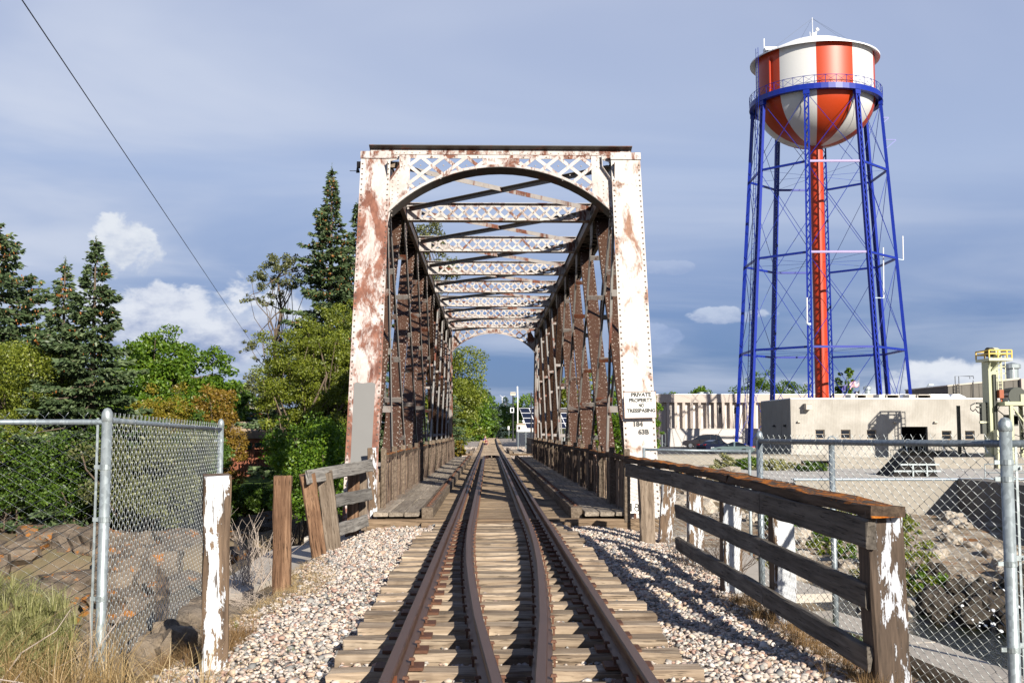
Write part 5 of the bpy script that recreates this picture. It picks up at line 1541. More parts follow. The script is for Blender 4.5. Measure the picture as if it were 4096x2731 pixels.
# roof hoods and white roof boxes
for k, (a, b, zx0) in enumerate(((1085, 1195, 0), (1290, 1430, 0), (1508, 1660, 0))):
    pa, pb = zp(a, 712, 103), zp(b, 686, 103)
    hood = root('roof_hood', ('small tan', 'middle-sized tan', 'largest tan')[k] + ' intake hood with dark mouth on the plant roof', 'vent', ((pa.x + pb.x) / 2, 103, zt_ + 0.08))
    zlo, zhi = zt_ + 0.082, pb.z
    mb = MB(); t_ = 0.08
    wd = pb.x - pa.x; xm = pa.x + wd * 0.34
    mb.box((pa.x, 102.6, zlo), (xm, 104.2, zhi)); mb.build('housing', 'metal_tan', hood)
    mb = MB(); mb.box((xm + 0.003, 102.4, zlo), (xm + t_, 104.2, zhi)); mb.box((pb.x - t_, 102.4, zlo), (pb.x, 104.2, zhi)); mb.box((xm + t_, 102.3, zhi - t_), (pb.x - t_, 104.2, zhi)); mb.box((xm + t_, 102.4, zlo), (pb.x - t_, 104.2, zlo + t_)); mb.build('hood', 'metal_tan', hood)
    mb = MB(); mb.box((xm + t_ + 0.002, 103.2, zlo + t_ + 0.002), (pb.x - t_ - 0.002, 103.3, zhi - t_ - 0.002)); mb.build('mouth', 'interior_dark', hood)
for k, (a, b, c, lab) in enumerate(((1468, 1508, 684, 'small white box'), (1640, 1790, 684, 'long white duct'), (1788, 1915, 684, 'white wedge-shaped duct'))):
    pa, pb = zp(a, 712, 105), zp(b, c, 105)
    mb = MB()
    if k == 2: mb.prism([(pa.x, 104.5, zt_ + 0.082), (pb.x, 104.5, zt_ + 0.082), (pb.x, 104.5, zt_ + 0.3), (pa.x + (pb.x - pa.x) * 0.65, 104.5, pb.z), (pa.x + (pb.x - pa.x) * 0.25, 104.5, pb.z)], (0, 2.0, 0))
    else: mb.prism([(pa.x, 104.4, zt_ + 0.082), (pb.x, 104.4, zt_ + 0.082), (pb.x, 104.4, pb.z - 0.08), (pb.x - 0.1, 104.4, pb.z), (pa.x + 0.1, 104.4, pb.z), (pa.x, 104.4, pb.z - 0.08)], (0, 1.8, 0))
    tag(mb.build('roof_duct', 'roof_white'), lab + ' on the flat power plant roof', 'duct')
# terrace between the plant and the river
mb = MB(); mb.box((17.8, 62.45, -6.2), (60, 99.9, -1.45)); tag(mb.build('terrace', 'plant_concrete'), kind='structure')
mb = MB(); mb.box((17.5, 62.0, -6.5), (60, 62.44, -1.22)); wB = tag(mb.build('river_wall', 'wall_concrete'), 'tall stained concrete wall rising from the rocks below the power plant', 'wall')
mb = MB(); mb.box((17.4, 61.9, -1.218), (60, 62.6, -1.15)); mb.build('coping', 'box_blue', wB)
mb = MB(); mb.box((9.5, 96.6, -3.6), (27.9, 97.0, -0.53)); mb.box((9.5, 96.55, -0.528), (27.9, 97.05, -0.48)); tag(mb.build('retaining_wall', 'wall_concrete'), 'low pale retaining wall below the parked cars', 'wall')
mb = MB(); mb.box((27.95, 88.0, -1.449), (50, 88.4, -0.55)); mb.box((28, 99.0, -1.449), (31, 99.9, -0.6)); tag(mb.build('terrace_wall', 'wall_concrete'), 'long low concrete wall on the terrace below the doorway', 'wall')
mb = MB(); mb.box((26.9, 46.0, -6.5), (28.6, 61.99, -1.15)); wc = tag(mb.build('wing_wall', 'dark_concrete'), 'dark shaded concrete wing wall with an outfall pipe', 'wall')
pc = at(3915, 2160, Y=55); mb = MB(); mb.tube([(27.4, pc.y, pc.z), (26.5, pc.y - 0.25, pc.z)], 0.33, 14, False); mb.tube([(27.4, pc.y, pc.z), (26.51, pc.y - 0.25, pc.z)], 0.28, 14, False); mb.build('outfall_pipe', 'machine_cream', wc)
# stair and railings on the terrace
pr = root('terrace_railing', 'grey pipe railing along the plant terrace edge', 'railing', (36, 63, -1.45))
mb = MB()
for x in np.arange(29.0, 46, 1.6):
    mb.tube([(float(x), 63.0, -1.449), (float(x), 63.0, -0.35)], 0.03, 5); 
for zz in (-0.35, -0.85): mb.tube([(29.0, 63.0, zz), (46, 63.0, zz)], 0.03, 5)
mb.build('rails', 'galvanised', pr)
st = root('plant_stairs', 'short metal stairs with handrails at the dark plant doorway', 'stairs', (door[0], 99, -1.45))
xd = (door[0] + door[1]) / 2
mb = MB(); mb.box((door[0] - 0.3, 98.2, door[2] - 0.12), (door[1] + 1.2, 99.99, door[2] - 0.005)); mb.build('landing', 'machine_dark', st)
for i in range(6):
    mb = MB(); mb.box((door[1] + 1.2 + i * 0.3, 98.3, door[2] - 0.22 - i * 0.2), (door[1] + 1.5 + i * 0.3, 99.6, door[2] - 0.17 - i * 0.2)); mb.build('tread', 'machine_dark', st)
mb = MB()
for yy in (98.25, 99.9):
    mb.tube([(door[0] - 0.25, yy, door[2]), (door[0] - 0.25, yy, door[2] + 0.95), (door[1] + 1.2, yy, door[2] + 0.95), (door[1] + 2.9, yy, door[2] - 0.25)], 0.035, 5, False)
    for x in np.arange(door[0], door[1] + 1.2, 0.5): mb.tube([(float(x), yy, door[2]), (float(x), yy, door[2] + 0.95)], 0.022, 4, False)
mb.build('handrail', 'galvanised', st)

# dark wedge added for the shaded stair opening on the terrace
yk = 72.0
q = [at(3565, 1914, yk), at(3752, 1914, yk), at(3735, 1828, yk), at(3640, 1828, yk)]
ir = root('opening_wedge', 'dark wedge with pale rails in place of the shaded stair opening on the terrace', 'rack', (q[0].x, yk, -1.45))
q[0].z = q[1].z = -1.449
mb = MB(); mb.prism(q, (0, 3.0, 0)); mb.build('housing', 'interior_dark', ir)
for f in (0.28, 0.62):
    a_, b_ = q[0].lerp(q[3], f), q[1].lerp(q[2], f); mb = MB(); mb.box((a_.x - 0.2, yk - 0.12, a_.z - 0.05), (b_.x + 0.25, yk - 0.005, a_.z + 0.06)); mb.build('rail', 'galvanised', ir)
for f in (0.45, 0.75):
    x_ = q[0].x + (q[1].x - q[0].x) * f; mb = MB(); mb.box((x_ - 0.05, yk - 0.2, -1.448), (x_ + 0.05, yk - 0.125, q[3].z - 0.5)); mb.build('stanchion', 'galvanised', ir)

# ================================================================== TRASH-RAKE HOIST
YH = 89.0
def hp(zx, zy, Y=YH):                        # crop (3850,1350; x1.7927)
    return at(3850 + zx / 1.7927, 1350 + zy / 1.7927, Y)
hoist = root('hoist_tower', 'pale green hoist tower with drum head and yellow railed platform', 'hoist', hp(200, 700))
a, b = hp(178, 690), hp(226, 176)
mb = MB(); mb.box((a.x, YH - 0.6, -1.445), (a.x + (b.x - a.x) * 0.24, YH + 0.6, b.z)); mb.box((a.x + (b.x - a.x) * 0.24 + 0.002, YH - 0.35, -1.445), (b.x, YH + 0.5, b.z)); mb.build('column', 'machine_green', hoist)
xm = a.x + (b.x - a.x) * 0.55
mb = MB(); mb.box((xm, YH - 0.52, -1.4), (xm + 0.12, YH - 0.352, hp(0, 265).z)); mb.box((xm + 0.2, YH - 0.5, -1.4), (xm + 0.26, YH - 0.352, hp(0, 265).z)); mb.build('guide_rail', 'machine_dark', hoist)
pz = hp(0, 172).z; pa, pb = hp(140, 172), hp(305, 172)
mb = MB(); mb.box((pa.x, YH - 1.3, pz + 0.002), (pb.x, YH + 1.2, pz + 0.22)); plat = mb.build('platform', 'machine_cream', hoist)
mb = MB(); t0 = hp(0, 97).z
for x in (pa.x + 0.03, pa.x + (pb.x - pa.x) * 0.4, pa.x + (pb.x - pa.x) * 0.78, pb.x - 0.03):
    for yy in (YH - 1.25, YH + 1.15): mb.box((x - 0.05, yy - 0.05, pz + 0.222), (x + 0.05, yy + 0.05, t0))
for zz in (t0, (t0 + pz) / 2 + 0.15):
    for yy in (YH - 1.25, YH + 1.15): mb.box((pa.x, yy - 0.045, zz - 0.05), (pb.x, yy + 0.045, zz + 0.05))
    for x in (pa.x + 0.03, pb.x - 0.03): mb.box((x - 0.045, YH - 1.2, zz - 0.05), (x + 0.045, YH + 1.1, zz + 0.05))
mb.build('railing', 'safety_yellow', plat)
c0, c1 = hp(163, 103), hp(245, 98); rr = abs(hp(0, 70).z - hp(0, 140).z) / 2; zc1 = hp(0, 106).z
mb = MB(); mb.tube([(hp(195, 0).x, YH - 0.2, zc1), (c1.x, YH + 0.1, zc1)], rr, 20); mb.build('drum_housing', 'machine_cream', hoist)
mb = MB(); mb.tube([(hp(163, 0).x, YH - 0.3, zc1), (hp(193, 0).x, YH - 0.2, zc1)], rr * 0.97, 20); mb.build('sheave_pair', 'machine_dark', hoist)
mb = MB(); mb.beam((hp(158, 0).x, YH - 1.0, pz), (a.x, YH - 0.5, hp(0, 235).z), 0.08, 0.1); mb.beam((hp(235, 0).x, YH - 1.0, pz), (b.x - 0.4, YH - 0.5, hp(0, 235).z), 0.08, 0.1); mb.build('bracket', 'machine_green', hoist)
# caged ladder
lx0, lx1 = hp(268, 0).x, hp(327, 0).x; zt1 = hp(0, 108).z; zb1 = hp(0, 302).z
mb = MB()
for x in (lx0, lx0 + 0.35):
    mb.box((x - 0.03, YH + 0.6, hp(0, 380).z), (x + 0.03, YH + 0.66, zt1))
for z in np.arange(hp(0, 380).z, zt1, 0.32): mb.box((lx0 + 0.03, YH + 0.61, float(z)), (lx0 + 0.32, YH + 0.65, float(z) + 0.04))
for z in np.linspace(zb1, zt1, 5):
    mb.box((lx0 + 0.38, YH + 0.6, float(z) - 0.035), (lx1, YH + 0.66, float(z) + 0.035)); mb.box((lx0 + 0.38, YH + 1.3, float(z) - 0.035), (lx1, YH + 1.36, float(z) + 0.035))
for x in (lx1 - 0.03, lx1 - 0.45):
    for yy in (YH + 0.6, YH + 1.3): mb.box((x - 0.03, yy, zb1), (x + 0.03, yy + 0.05, zt1))
mb.build('ladder', 'machine_cream', hoist)
# gantry deck with machinery to the right of the column
gz = hp(0, 462).z
mb = MB(); mb.box((b.x + 0.01, YH - 1.6, gz - 0.30), (b.x + 9, YH + 2.0, gz)); mb.build('gantry_deck', 'machine_green', hoist)
mb = MB()
for x in np.arange(b.x + 0.6, b.x + 9, 2.4):
    for yy in (YH - 1.4, YH + 1.8): mb.box((float(x) - 0.13, yy - 0.13, -1.445), (float(x) + 0.13, yy + 0.13, gz - 0.302))
    mb.beam((float(x) + 0.1, YH - 1.4, gz - 0.35), (float(x) + 1.0, YH - 1.4, gz - 1.6), 0.1, 0.1)
mb.build('gantry_legs', 'machine_green', hoist)
mb = MB(); zr_ = hp(0, 398).z
for x in np.arange(b.x + 2.2, b.x + 9, 1.7): mb.box((float(x) - 0.05, YH - 1.6, gz + 0.001), (float(x) + 0.05, YH - 1.5, zr_))
for zz in (zr_, (zr_ + gz) / 2): mb.box((b.x + 2.2, YH - 1.6, zz - 0.045), (b.x + 9, YH - 1.5, zz + 0.045))
for zz in (hp(0, 558).z, hp(0, 588).z): mb.box((b.x + 3.0, YH - 0.2, zz - 0.05), (b.x + 9, YH - 0.1, zz + 0.05))
mb.build('gantry_railing', 'safety_yellow', hoist)
pa_, pb_ = hp(230, 428), hp(260, 402); mb = MB(); mb.box((pa_.x, YH - 0.9, gz + 0.3), (pb_.x, YH - 0.3, gz + 1.0)); mb.box((pa_.x + 0.2, YH - 0.7, gz + 0.001), (pa_.x + 0.3, YH - 0.6, gz + 0.3)); mb.build('control_box', 'box_red', hoist)
pa_, pb_ = hp(292, 447), hp(330, 400); mb = MB(); mb.box((pa_.x, YH - 0.9, gz + 0.001), (pb_.x, YH, pb_.z)); mb.build('cabinet', 'box_blue', hoist)
pa_, pb_ = hp(335, 450), hp(372, 400); mb = MB(); mb.tube([((pa_.x + pb_.x) / 2, YH - 1.0, (gz + pb_.z) / 2 + 0.1), ((pa_.x + pb_.x) / 2, YH + 0.6, (gz + pb_.z) / 2 + 0.1)], 0.75, 16); mb.box((pa_.x, YH - 0.8, gz + 0.001), (pb_.x, YH + 0.4, gz + 0.4)); mb.build('winch_drum', 'machine_dark', hoist)
pa_ = hp(372, 440); mb = MB(); mb.box((pa_.x, YH - 1.1, gz + 0.001), (pa_.x + 4.5, YH + 1.2, hp(0, 408).z)); mb.build('winch_housing', 'machine_green', hoist)
pa_ = hp(195, 770); pb_ = hp(280, 662); mb = MB(); mb.box((pa_.x, YH - 1.4, -1.444), (pb_.x, YH - 0.7, pb_.z)); cab = mb.build('switch_cabinet', 'machine_cream', hoist)
mb = MB(); mb.box((hp(215, 0).x, YH - 1.42, hp(0, 730).z), (hp(262, 0).x, YH - 1.402, hp(0, 690).z)); mb.build('pane', 'dark_glass', cab)
# boom to the left with hanging hose
zz = hp(0, 470).z; z2 = hp(0, 498).z; xl = hp(82, 0).x
mb = MB(); mb.box((xl, YH - 0.2, zz - 0.07), (a.x - 0.003, YH + 0.1, zz + 0.07)); mb.box((xl, YH - 0.2, z2 - 0.06), (a.x - 0.003, YH + 0.1, z2 + 0.06)); mb.beam((a.x - 0.05, YH, hp(0, 540).z), (hp(128, 0).x, YH, z2 - 0.1), 0.12, 0.12); mb.box((a.x - 0.5, YH - 0.25, hp(0, 690).z), (a.x - 0.12, YH + 0.2, zz)); mb.build('boom', 'machine_dark', hoist)
mb = MB(); q = [hp(90, 470), hp(60, 485), hp(58, 515), hp(75, 528), hp(92, 512), hp(110, 535), hp(140, 545), hp(165, 520)]; mb.tube(q, 0.05, 5); mb.build('hose', 'pole_dark', hoist)
mb = MB(); z3 = hp(0, 606).z; mb.box((hp(93, 0).x, YH - 0.3, z3 - 0.09), (hp(118, 0).x, YH - 0.1, z3 + 0.09)); mb.box((hp(118, 0).x + 0.002, YH - 0.28, z3 - 0.06), (hp(215, 0).x, YH - 0.62 + 0.5, z3 + 0.06)); mb.build('arm', 'machine_cream', hoist)
rd = random.Random(3)
mb = MB()
for i in range(34):
    x = rd.uniform(b.x - 0.3, b.x + 6); z = rd.uniform(-1.2, gz - 0.3); 
    p = Vector((x, YH + rd.uniform(-1.2, 1.2), z)); mb.tube([p, p + Vector((rd.uniform(-0.9, 0.9), 0.3, rd.uniform(0.3, 1.1))), p + Vector((rd.uniform(-0.6, 0.6), 0.1, rd.uniform(1.0, 1.8)))], rd.uniform(0.03, 0.08), 5)
for i in range(12):
    x = rd.uniform(b.x + 0.2, b.x + 6); z = rd.uniform(-1.4, gz - 1.2); mb.box((x, YH - 0.5, z), (x + rd.uniform(0.3, 0.9), YH + 0.6, z + rd.uniform(0.3, 0.9)))
mb.build('machinery', 'machine_dark', hoist, kind='stuff')
# post in front of the plant wall
p, q = at(3840, 1835, Y=92), at(3842, 1622, Y=92)
mb = MB(); mb.box((p.x - 0.13, 91.9, -1.448), (p.x - 0.03, 92.1, q.z)); mb.box((p.x + 0.05, 91.9, -1.448), (p.x + 0.13, 92.1, q.z - 0.0)); mb.box((p.x - 0.028, 91.95, q.z - 0.3), (p.x + 0.048, 92.05, q.z - 0.15)); mb.beam((p.x + 0.15, 92, p.z + 1.6), (p.x + 0.9, 92, -1.44), 0.1, 0.1)
tag(mb.build('steel_mast', 'machine_dark'), 'slim dark double-channel steel mast standing before the plant windows', 'mast')
# dark clad building behind the hoist
ZC = 135.0
def cp(zx, zy, Y=ZC): return at(3700 + zx / 2.6136, 1300 + zy / 2.6136, Y)
db = root('clad_building', 'dark corrugated industrial building with roof ladder behind the power plant', 'building', cp(500, 800))
a, b = cp(240, 640), cp(985, 570)
mb = MB(); mb.prism([(a.x, ZC, -0.7), (b.x, ZC, -0.7), (b.x, ZC, b.z), (a.x, ZC, a.z)], (0, 14, 0)); mb.build('wall', 'dark_cladding', db)
mb = MB(); d_ = Vector((0, 14.1, 0)); mb.prism([(a.x - 0.1, ZC - 0.1, a.z + 0.002), (b.x, ZC - 0.1, b.z + 0.002), (b.x, ZC - 0.1, b.z + 0.25), (a.x - 0.1, ZC - 0.1, a.z + 0.15)], d_); mb.build('roof', 'metal_tan', db)
mb = MB()
for x in np.arange(a.x + 0.7, b.x, 1.1):
    t = (x - a.x) / (b.x - a.x); mb.box((float(x) - 0.04, ZC - 0.05, -0.7), (float(x) + 0.04, ZC - 0.003, a.z + (b.z - a.z) * t - 0.05))
mb.build('cladding_ribs', 'dark_cladding', db)
mb = MB(); mb.box((b.x + 0.005, ZC - 0.5, -0.7), (b.x + 14, ZC + 14, b.z + 0.1)); mb.build('annex', 'stucco_pink', db)
mb = MB()
for x in (cp(283, 0).x, cp(297, 0).x + 0.3):
    mb.tube([(x, ZC - 0.35, 1.0), (x, ZC - 0.35, cp(0, 535).z), (x + 1.9, ZC - 0.3, cp(0, 535).z), (x + 1.9, ZC - 0.3, cp(0, 562).z)], 0.05, 5)
for z in np.arange(1.0, a.z + 0.3, 0.4): mb.tube([(cp(283, 0).x, ZC - 0.35, float(z)), (cp(297, 0).x + 0.3, ZC - 0.35, float(z))], 0.03, 4)
mb.build('roof_ladder', 'pole_dark', db)
mb = MB(); x = cp(475, 0).x; mb.tube([(x, ZC - 0.2, 1), (x, ZC - 0.2, cp(0, 578).z)], 0.05, 5); mb.build('pipe', 'pole_dark', db)
mb = MB(); c = cp(1030, 540); mb.lathe((c.x, ZC + 3, b.z + 0.11), [(0.8, 0), (0.8, 1.4), (1.1, 1.5), (1.1, 2.0), (0.02, 2.3)], 16); mb.build('roof_ventilator', 'galvanised', db)
mb = MB(); c = cp(970, 560); mb.tube([(c.x, ZC + 1, b.z), (c.x, ZC + 1, cp(0, 440).z)], 0.06, 5); mb.build('weather_mast', 'pole_white', db)

# ================================================================== WHITE BUILDING, YARD WALL AND CARS
YWB = 166.0
wb = root('white_building', 'long white building with pilaster fins and pale pink parapet', 'building', (40, YWB, -0.4))
xa, xb = at(2590, 1600, YWB).x, at(3990, 1600, YWB).x
zt2 = at(2800, 1578, YWB).z; zm2 = at(2800, 1610, YWB).z
mb = MB(); mb.box((xa, YWB, -0.6), (xb, YWB + 20, zm2)); mb.build('wall', 'stucco_white', wb)
mb = MB(); mb.box((xa - 0.1, YWB - 0.8, zm2 + 0.002), (xb + 0.1, YWB + 20.1, zt2)); mb.build('parapet', 'stucco_pink', wb)
mb = MB(); mb.box((xa - 0.15, YWB - 0.85, zt2 + 0.002), (xb + 0.15, YWB + 20.2, zt2 + 0.1)); mb.build('coping', 'roof_white', wb)
x = xa + 0.4; k = 0
while x < xa + 26:
    mb = MB(); mb.box((x, YWB - 0.75, -0.6), (x + 0.42, YWB - 0.004, zm2 - 0.001)); mb.build('fin', 'stucco_pink', wb); x += 1.22; k += 1
for zx in (810, 960):
    p = at(2550 + (zx - 26) / 2.413, 1500 + 365 / 2.413, YWB); 
    for i in range(5):
        mb = MB(); mb.box((p.x, YWB - 0.14, p.z + i * 0.17), (p.x + 0.85, YWB - 0.005, p.z + i * 0.17 + 0.09)); mb.build('louvre', 'interior_dark', wb)
for k, (px_0, px_1, py_, lab) in enumerate(((2790, 2835, 1568, 'flat grey rooftop unit on the white building'), (3455, 3485, 1560, 'round roof ventilator on the white building'))):
    p, q = at(px_0, py_, YWB + 3), at(px_1, py_, YWB + 3)
    mb = MB()
    if k == 0: mb.prism([(p.x, YWB + 2, zt2 + 0.101), (q.x, YWB + 2, zt2 + 0.101), (q.x - 0.1, YWB + 2, p.z), (p.x + 0.3, YWB + 2, p.z)], (0, 2.5, 0))
    else: mb.lathe(((p.x + q.x) / 2, YWB + 3, zt2 + 0.101), [(0.45, 0), (0.45, 0.8), (0.7, 0.85), (0.65, 1.25), (0.02, 1.5)], 14)
    tag(mb.build('rooftop_unit' if k == 0 else 'roof_ventilator', 'galvanised'), lab, 'roof unit')
# yard wall
YW = 147.0
ztw = at(2800, 1716, YW).z
yw = root('block_wall', 'long white painted block wall behind the parked cars', 'wall', (24, YW, -0.5))
xw0, xw1 = at(2672, 1700, YW).x, at(3010, 1700, YW).x + 1.0
mb = MB(); mb.box((xw0, YW, -0.8), (xw1, YW + 0.3, ztw)); mb.build('wall', 'block_white', yw)
mb = MB(); mb.box((xw0 - 0.05, YW - 0.05, ztw + 0.002), (xw1, YW + 0.35, ztw + 0.1)); mb.build('coping', 'block_white', yw)
mb = MB(); mb.box((xw1 - 3.6, YW - 0.09, 0.45), (xw1 - 3.3, YW - 0.003, 1.1)); mb.build('wall_box', 'metal_tan', yw)
# yard gate
gt_ = root('yard_gate', 'white pipe-framed yard gate at the end of the block wall', 'gate', at(2640, 1780, YW))
x0g, x1g = at(2617, 1700, YW).x, at(2662, 1700, YW).x; zg = at(2640, 1734, YW).z
mb = MB(); mb.tube([(x0g, YW, -0.4), (x0g, YW, zg), (x1g, YW, zg), (x1g, YW, -0.4), (x0g, YW, -0.35)], 0.05, 5); mb.tube([(x0g, YW, zg - 0.1), (x1g, YW, -0.3)], 0.03, 4); mb.tube([(x1g - 0.5, YW - 0.05, -0.5), (x1g - 0.5, YW - 0.05, zg + 0.3)], 0.08, 6); mb.build('frame', 'galvanised', gt_)
# yard asphalt
xs = np.linspace(9.8, 32, 12); ys = np.linspace(98, 147, 24)
A_, B_ = np.meshgrid(xs, ys); Z_a = -1.12 + 0.62 * sstep(120, 140, B_)
V = np.stack([A_.ravel(), B_.ravel(), Z_a.ravel()], 1); i0 = (np.arange(23)[:, None] * 12 + np.arange(11)[None, :]).ravel()
tag(link(bpy.data.objects.new('parking_lot', np_mesh('parking_lot', V, np.stack([i0, i0 + 1, i0 + 13, i0 + 12], 1), 'asphalt'))), kind='structure')
def lotz(Y): return float(-1.12 + 0.62 * sstep(120, 140, np.array(float(Y))))
def car(label, pos, rz, paint, prof, glass, Lc, Wc, wheel_r, wx, group=None, facing=1):
    """prof: lower body side outline, glass: greenhouse outline (x from nose at 0 to tail at Lc, z)"""
    r_ = root('parked_car', label, 'car', pos, group, rz)
    M0 = WM[r_.name]
    def put(name, mbx, mat, parent=r_, smooth=False):
        me = mbx.mesh(name, mat, smooth); return piece(name, me, parent, M0)
    def loft(outline, w0, w1, zsplit):
        mb = MB(); k = len(outline); vs = []
        for (s_, ) in ((-1,), (-0.93,), (0.93,), (1,)):
            for (x, z) in outline:
                inset = w0 if z < zsplit else w0 + (w1 - w0) * min(1, (z - zsplit) / 0.55)
                yy = s_ * inset
                xx_, zz_ = x, z
                if abs(s_) == 1: xx_ = Lc/2 + (x - Lc/2) * 0.985; zz_ = z * 0.985 + 0.008
                vs.append((xx_ - Lc / 2, yy, zz_))
        fs = [(i*k + j, i*k + (j+1) % k, (i+1)*k + (j+1) % k, (i+1)*k + j) for i in range(3) for j in range(k)]
        fs += [tuple(range(k)), tuple(3*k + j for j in range(k))]
        mb.add(vs, fs); return mb
    put('body', loft(prof, Wc / 2, Wc / 2 - 0.02, 0.9), paint)
    g = loft(glass, Wc / 2 - 0.06, Wc / 2 - 0.24, 0.9); put('greenhouse', g, 'dark_glass')
    zmax = max(z for x, z in glass); top = [p for p in glass if p[1] > zmax - 0.12]
    xa_, xb_ = min(p[0] for p in top), max(p[0] for p in top)
    mb = MB(); mb.prism([(xa_ - Lc/2, -Wc/2 + 0.26, zmax - 0.01), (xb_ - Lc/2, -Wc/2 + 0.26, zmax - 0.01), (xb_ - 0.1 - Lc/2, -Wc/2 + 0.3, zmax + 0.035), (xa_ + 0.1 - Lc/2, -Wc/2 + 0.3, zmax + 0.035)], (0, Wc - 0.52, 0)); put('roof', mb, paint)
    for s_ in (-1, 1):
        mb = MB()
        lo = [p for p in glass if p[1] < 1.0 * zmax]
        for xx_ in (glass[0][0], ): pass
        xm_ = (xa_ + xb_) / 2
        for xp in (xm_ - 0.05, xb_ - 0.35):
            mb.beam((xp - Lc/2, s_ * (Wc/2 - 0.075), 0.92), (xp - Lc/2, s_ * (Wc/2 - 0.24), zmax), 0.09, 0.03, (0, s_, 0))
        put('pillars', mb, paint)
        for x in wx:
            mb = MB(); c = (x - Lc/2, s_ * (Wc/2 - 0.11), wheel_r); mb.tube([(c[0], c[1] - 0.11, c[2]), (c[0], c[1] + 0.11, c[2])], wheel_r, 18); wh = put('wheel', mb, 'tyre')
            mb = MB(); mb.tube([(c[0], c[1] + s_ * 0.08, c[2]), (c[0], c[1] + s_ * 0.118, c[2])], wheel_r * 0.66, 14)
            o = bpy.data.objects.new('rim', mb.mesh('rim', 'chrome')); link(o, wh, M0)
        mb = MB(); mb.box((0.02 - Lc/2, s_ * (Wc/2 - 0.32) - 0.2, 0.66), (0.14 - Lc/2, s_ * (Wc/2 - 0.32) + 0.2, 0.80)); put('headlight', mb, 'lamp_clear')
        mb = MB(); mb.box((Lc - 0.12 - Lc/2, s_ * (Wc/2 - 0.28) - 0.22, 0.72), (Lc + 0.012 - Lc/2, s_ * (Wc/2 - 0.28) + 0.22, 0.92)); put('tail_light', mb, 'tail_red')
        mb = MB(); mb.box((xa_ - 0.35 - Lc/2, s_ * (Wc/2 + 0.08) - 0.07, 0.98), (xa_ - 0.22 - Lc/2, s_ * (Wc/2 + 0.08) + 0.07, 1.10)); put('mirror', mb, paint)
    return r_
suv = [(0.05, 0.45), (0.0, 0.62), (0.08, 0.86), (0.35, 1.0), (1.35, 1.10), (4.9, 1.12), (5.08, 0.95), (5.1, 0.5), (5.0, 0.30), (4.55, 0.28), (4.42, 0.55), (4.2, 0.72), (3.9, 0.72), (3.65, 0.55), (3.55, 0.26), (1.5, 0.26), (1.4, 0.55), (1.15, 0.72), (0.85, 0.72), (0.62, 0.55), (0.5, 0.28)]
suvg = [(1.25, 1.06), (1.95, 1.52), (2.5, 1.70), (3.6, 1.74), (4.6, 1.66), (4.98, 1.10)]
p = at(2804, 1792, Y=136)
car('dark grey sport utility vehicle parked before the white block wall', (p.x + 0.2, 136, lotz(136)), R(-8), 'car_grey', suv, suvg, 5.1, 1.98, 0.37, (1.0, 4.05))
sed = [(0.05, 0.40), (0.0, 0.55), (0.1, 0.72), (0.9, 0.86), (1.35, 0.92), (3.9, 0.94), (4.75, 0.90), (4.85, 0.7), (4.85, 0.42), (4.7, 0.26), (4.3, 0.25), (4.18, 0.5), (3.98, 0.66), (3.68, 0.66), (3.45, 0.5), (3.36, 0.22), (1.4, 0.22), (1.3, 0.5), (1.08, 0.66), (0.78, 0.66), (0.56, 0.5), (0.45, 0.25)]
sedg = [(1.25, 0.88), (1.9, 1.22), (2.35, 1.38), (3.1, 1.40), (3.7, 1.24), (4.15, 0.92)]
p = at(2868, 1812, Y=129)
car('navy blue sedan with red tail lamp parked between the other two cars', (p.x, 129, lotz(129)), R(28 + 180), 'car_navy', sed, sedg, 4.8, 1.8, 0.33, (0.93, 3.82))
p = at(2932, 1822, Y=124)
car('pale silver green sedan parked behind the low retaining wall', (p.x, 124, lotz(124)), R(-22), 'car_silver', sed, sedg, 4.8, 1.8, 0.33, (0.93, 3.82))
# flags on the roofline
def flag(px0, pyb, pyt, Y, label, name='flag_pole'):
    p0, p1 = at(px0, pyb, Y), at(px0, pyt, Y)
    r_ = root('flag_pole', label, 'flag pole', (p0.x, Y, 0))
    mb = MB(); mb.tube([(p0.x, Y, 0.0), (p0.x, Y, p1.z)], [0.09, 0.05], 6); mb.lathe((p0.x, Y, p1.z), [(0.02, 0), (0.12, 0.1), (0.02, 0.22)], 8); mb.build('pole', 'galvanised', r_)
    return r_, p0, p1
def cloth(parent, name, px0, py0, px1, py1, hpx, Y, mats, fn, nx=26, ny=13):
    mb = MB(); vs = []; 
    for j in range(ny + 1):
        for i in range(nx + 1):
            u, v_ = i / nx, j / ny
            p = at(px0 + (px1 - px0) * u, py0 + (py1 - py0) * u + hpx * v_ + 4 * math.sin(u * 7) , Y); p.y += 0.25 * math.sin(u * 9 + v_ * 1.5) * u
            vs.append(p)
    fs = []; mi = []
    for j in range(ny):
        for i in range(nx):
            fs.append((j*(nx+1) + i, j*(nx+1) + i + 1, (j+1)*(nx+1) + i + 1, (j+1)*(nx+1) + i)); mi.append(fn((i + 0.5) / nx, (j + 0.5) / ny, i, j))
    mb.add(vs, fs); mb.mi = mi
    return mb.build(name, mats, parent, smooth=True)
for nm, c_ in (('flag_white', (0.75, 0.73, 0.74)), ('flag_red', (0.45, 0.03, 0.04)), ('flag_navy', (0.03, 0.035, 0.12)), ('flag_blue', (0.10, 0.09, 0.28)), ('flag_sky', (0.18, 0.42, 0.62)), ('flag_black', (0.015, 0.015, 0.015))): plain(nm, c_, 0.8, var=0.06)
YFl = 190.0
r_, p0, p1 = flag(3439, 1585, 1508, YFl, 'flag pole flying a striped flag above a small black flag')
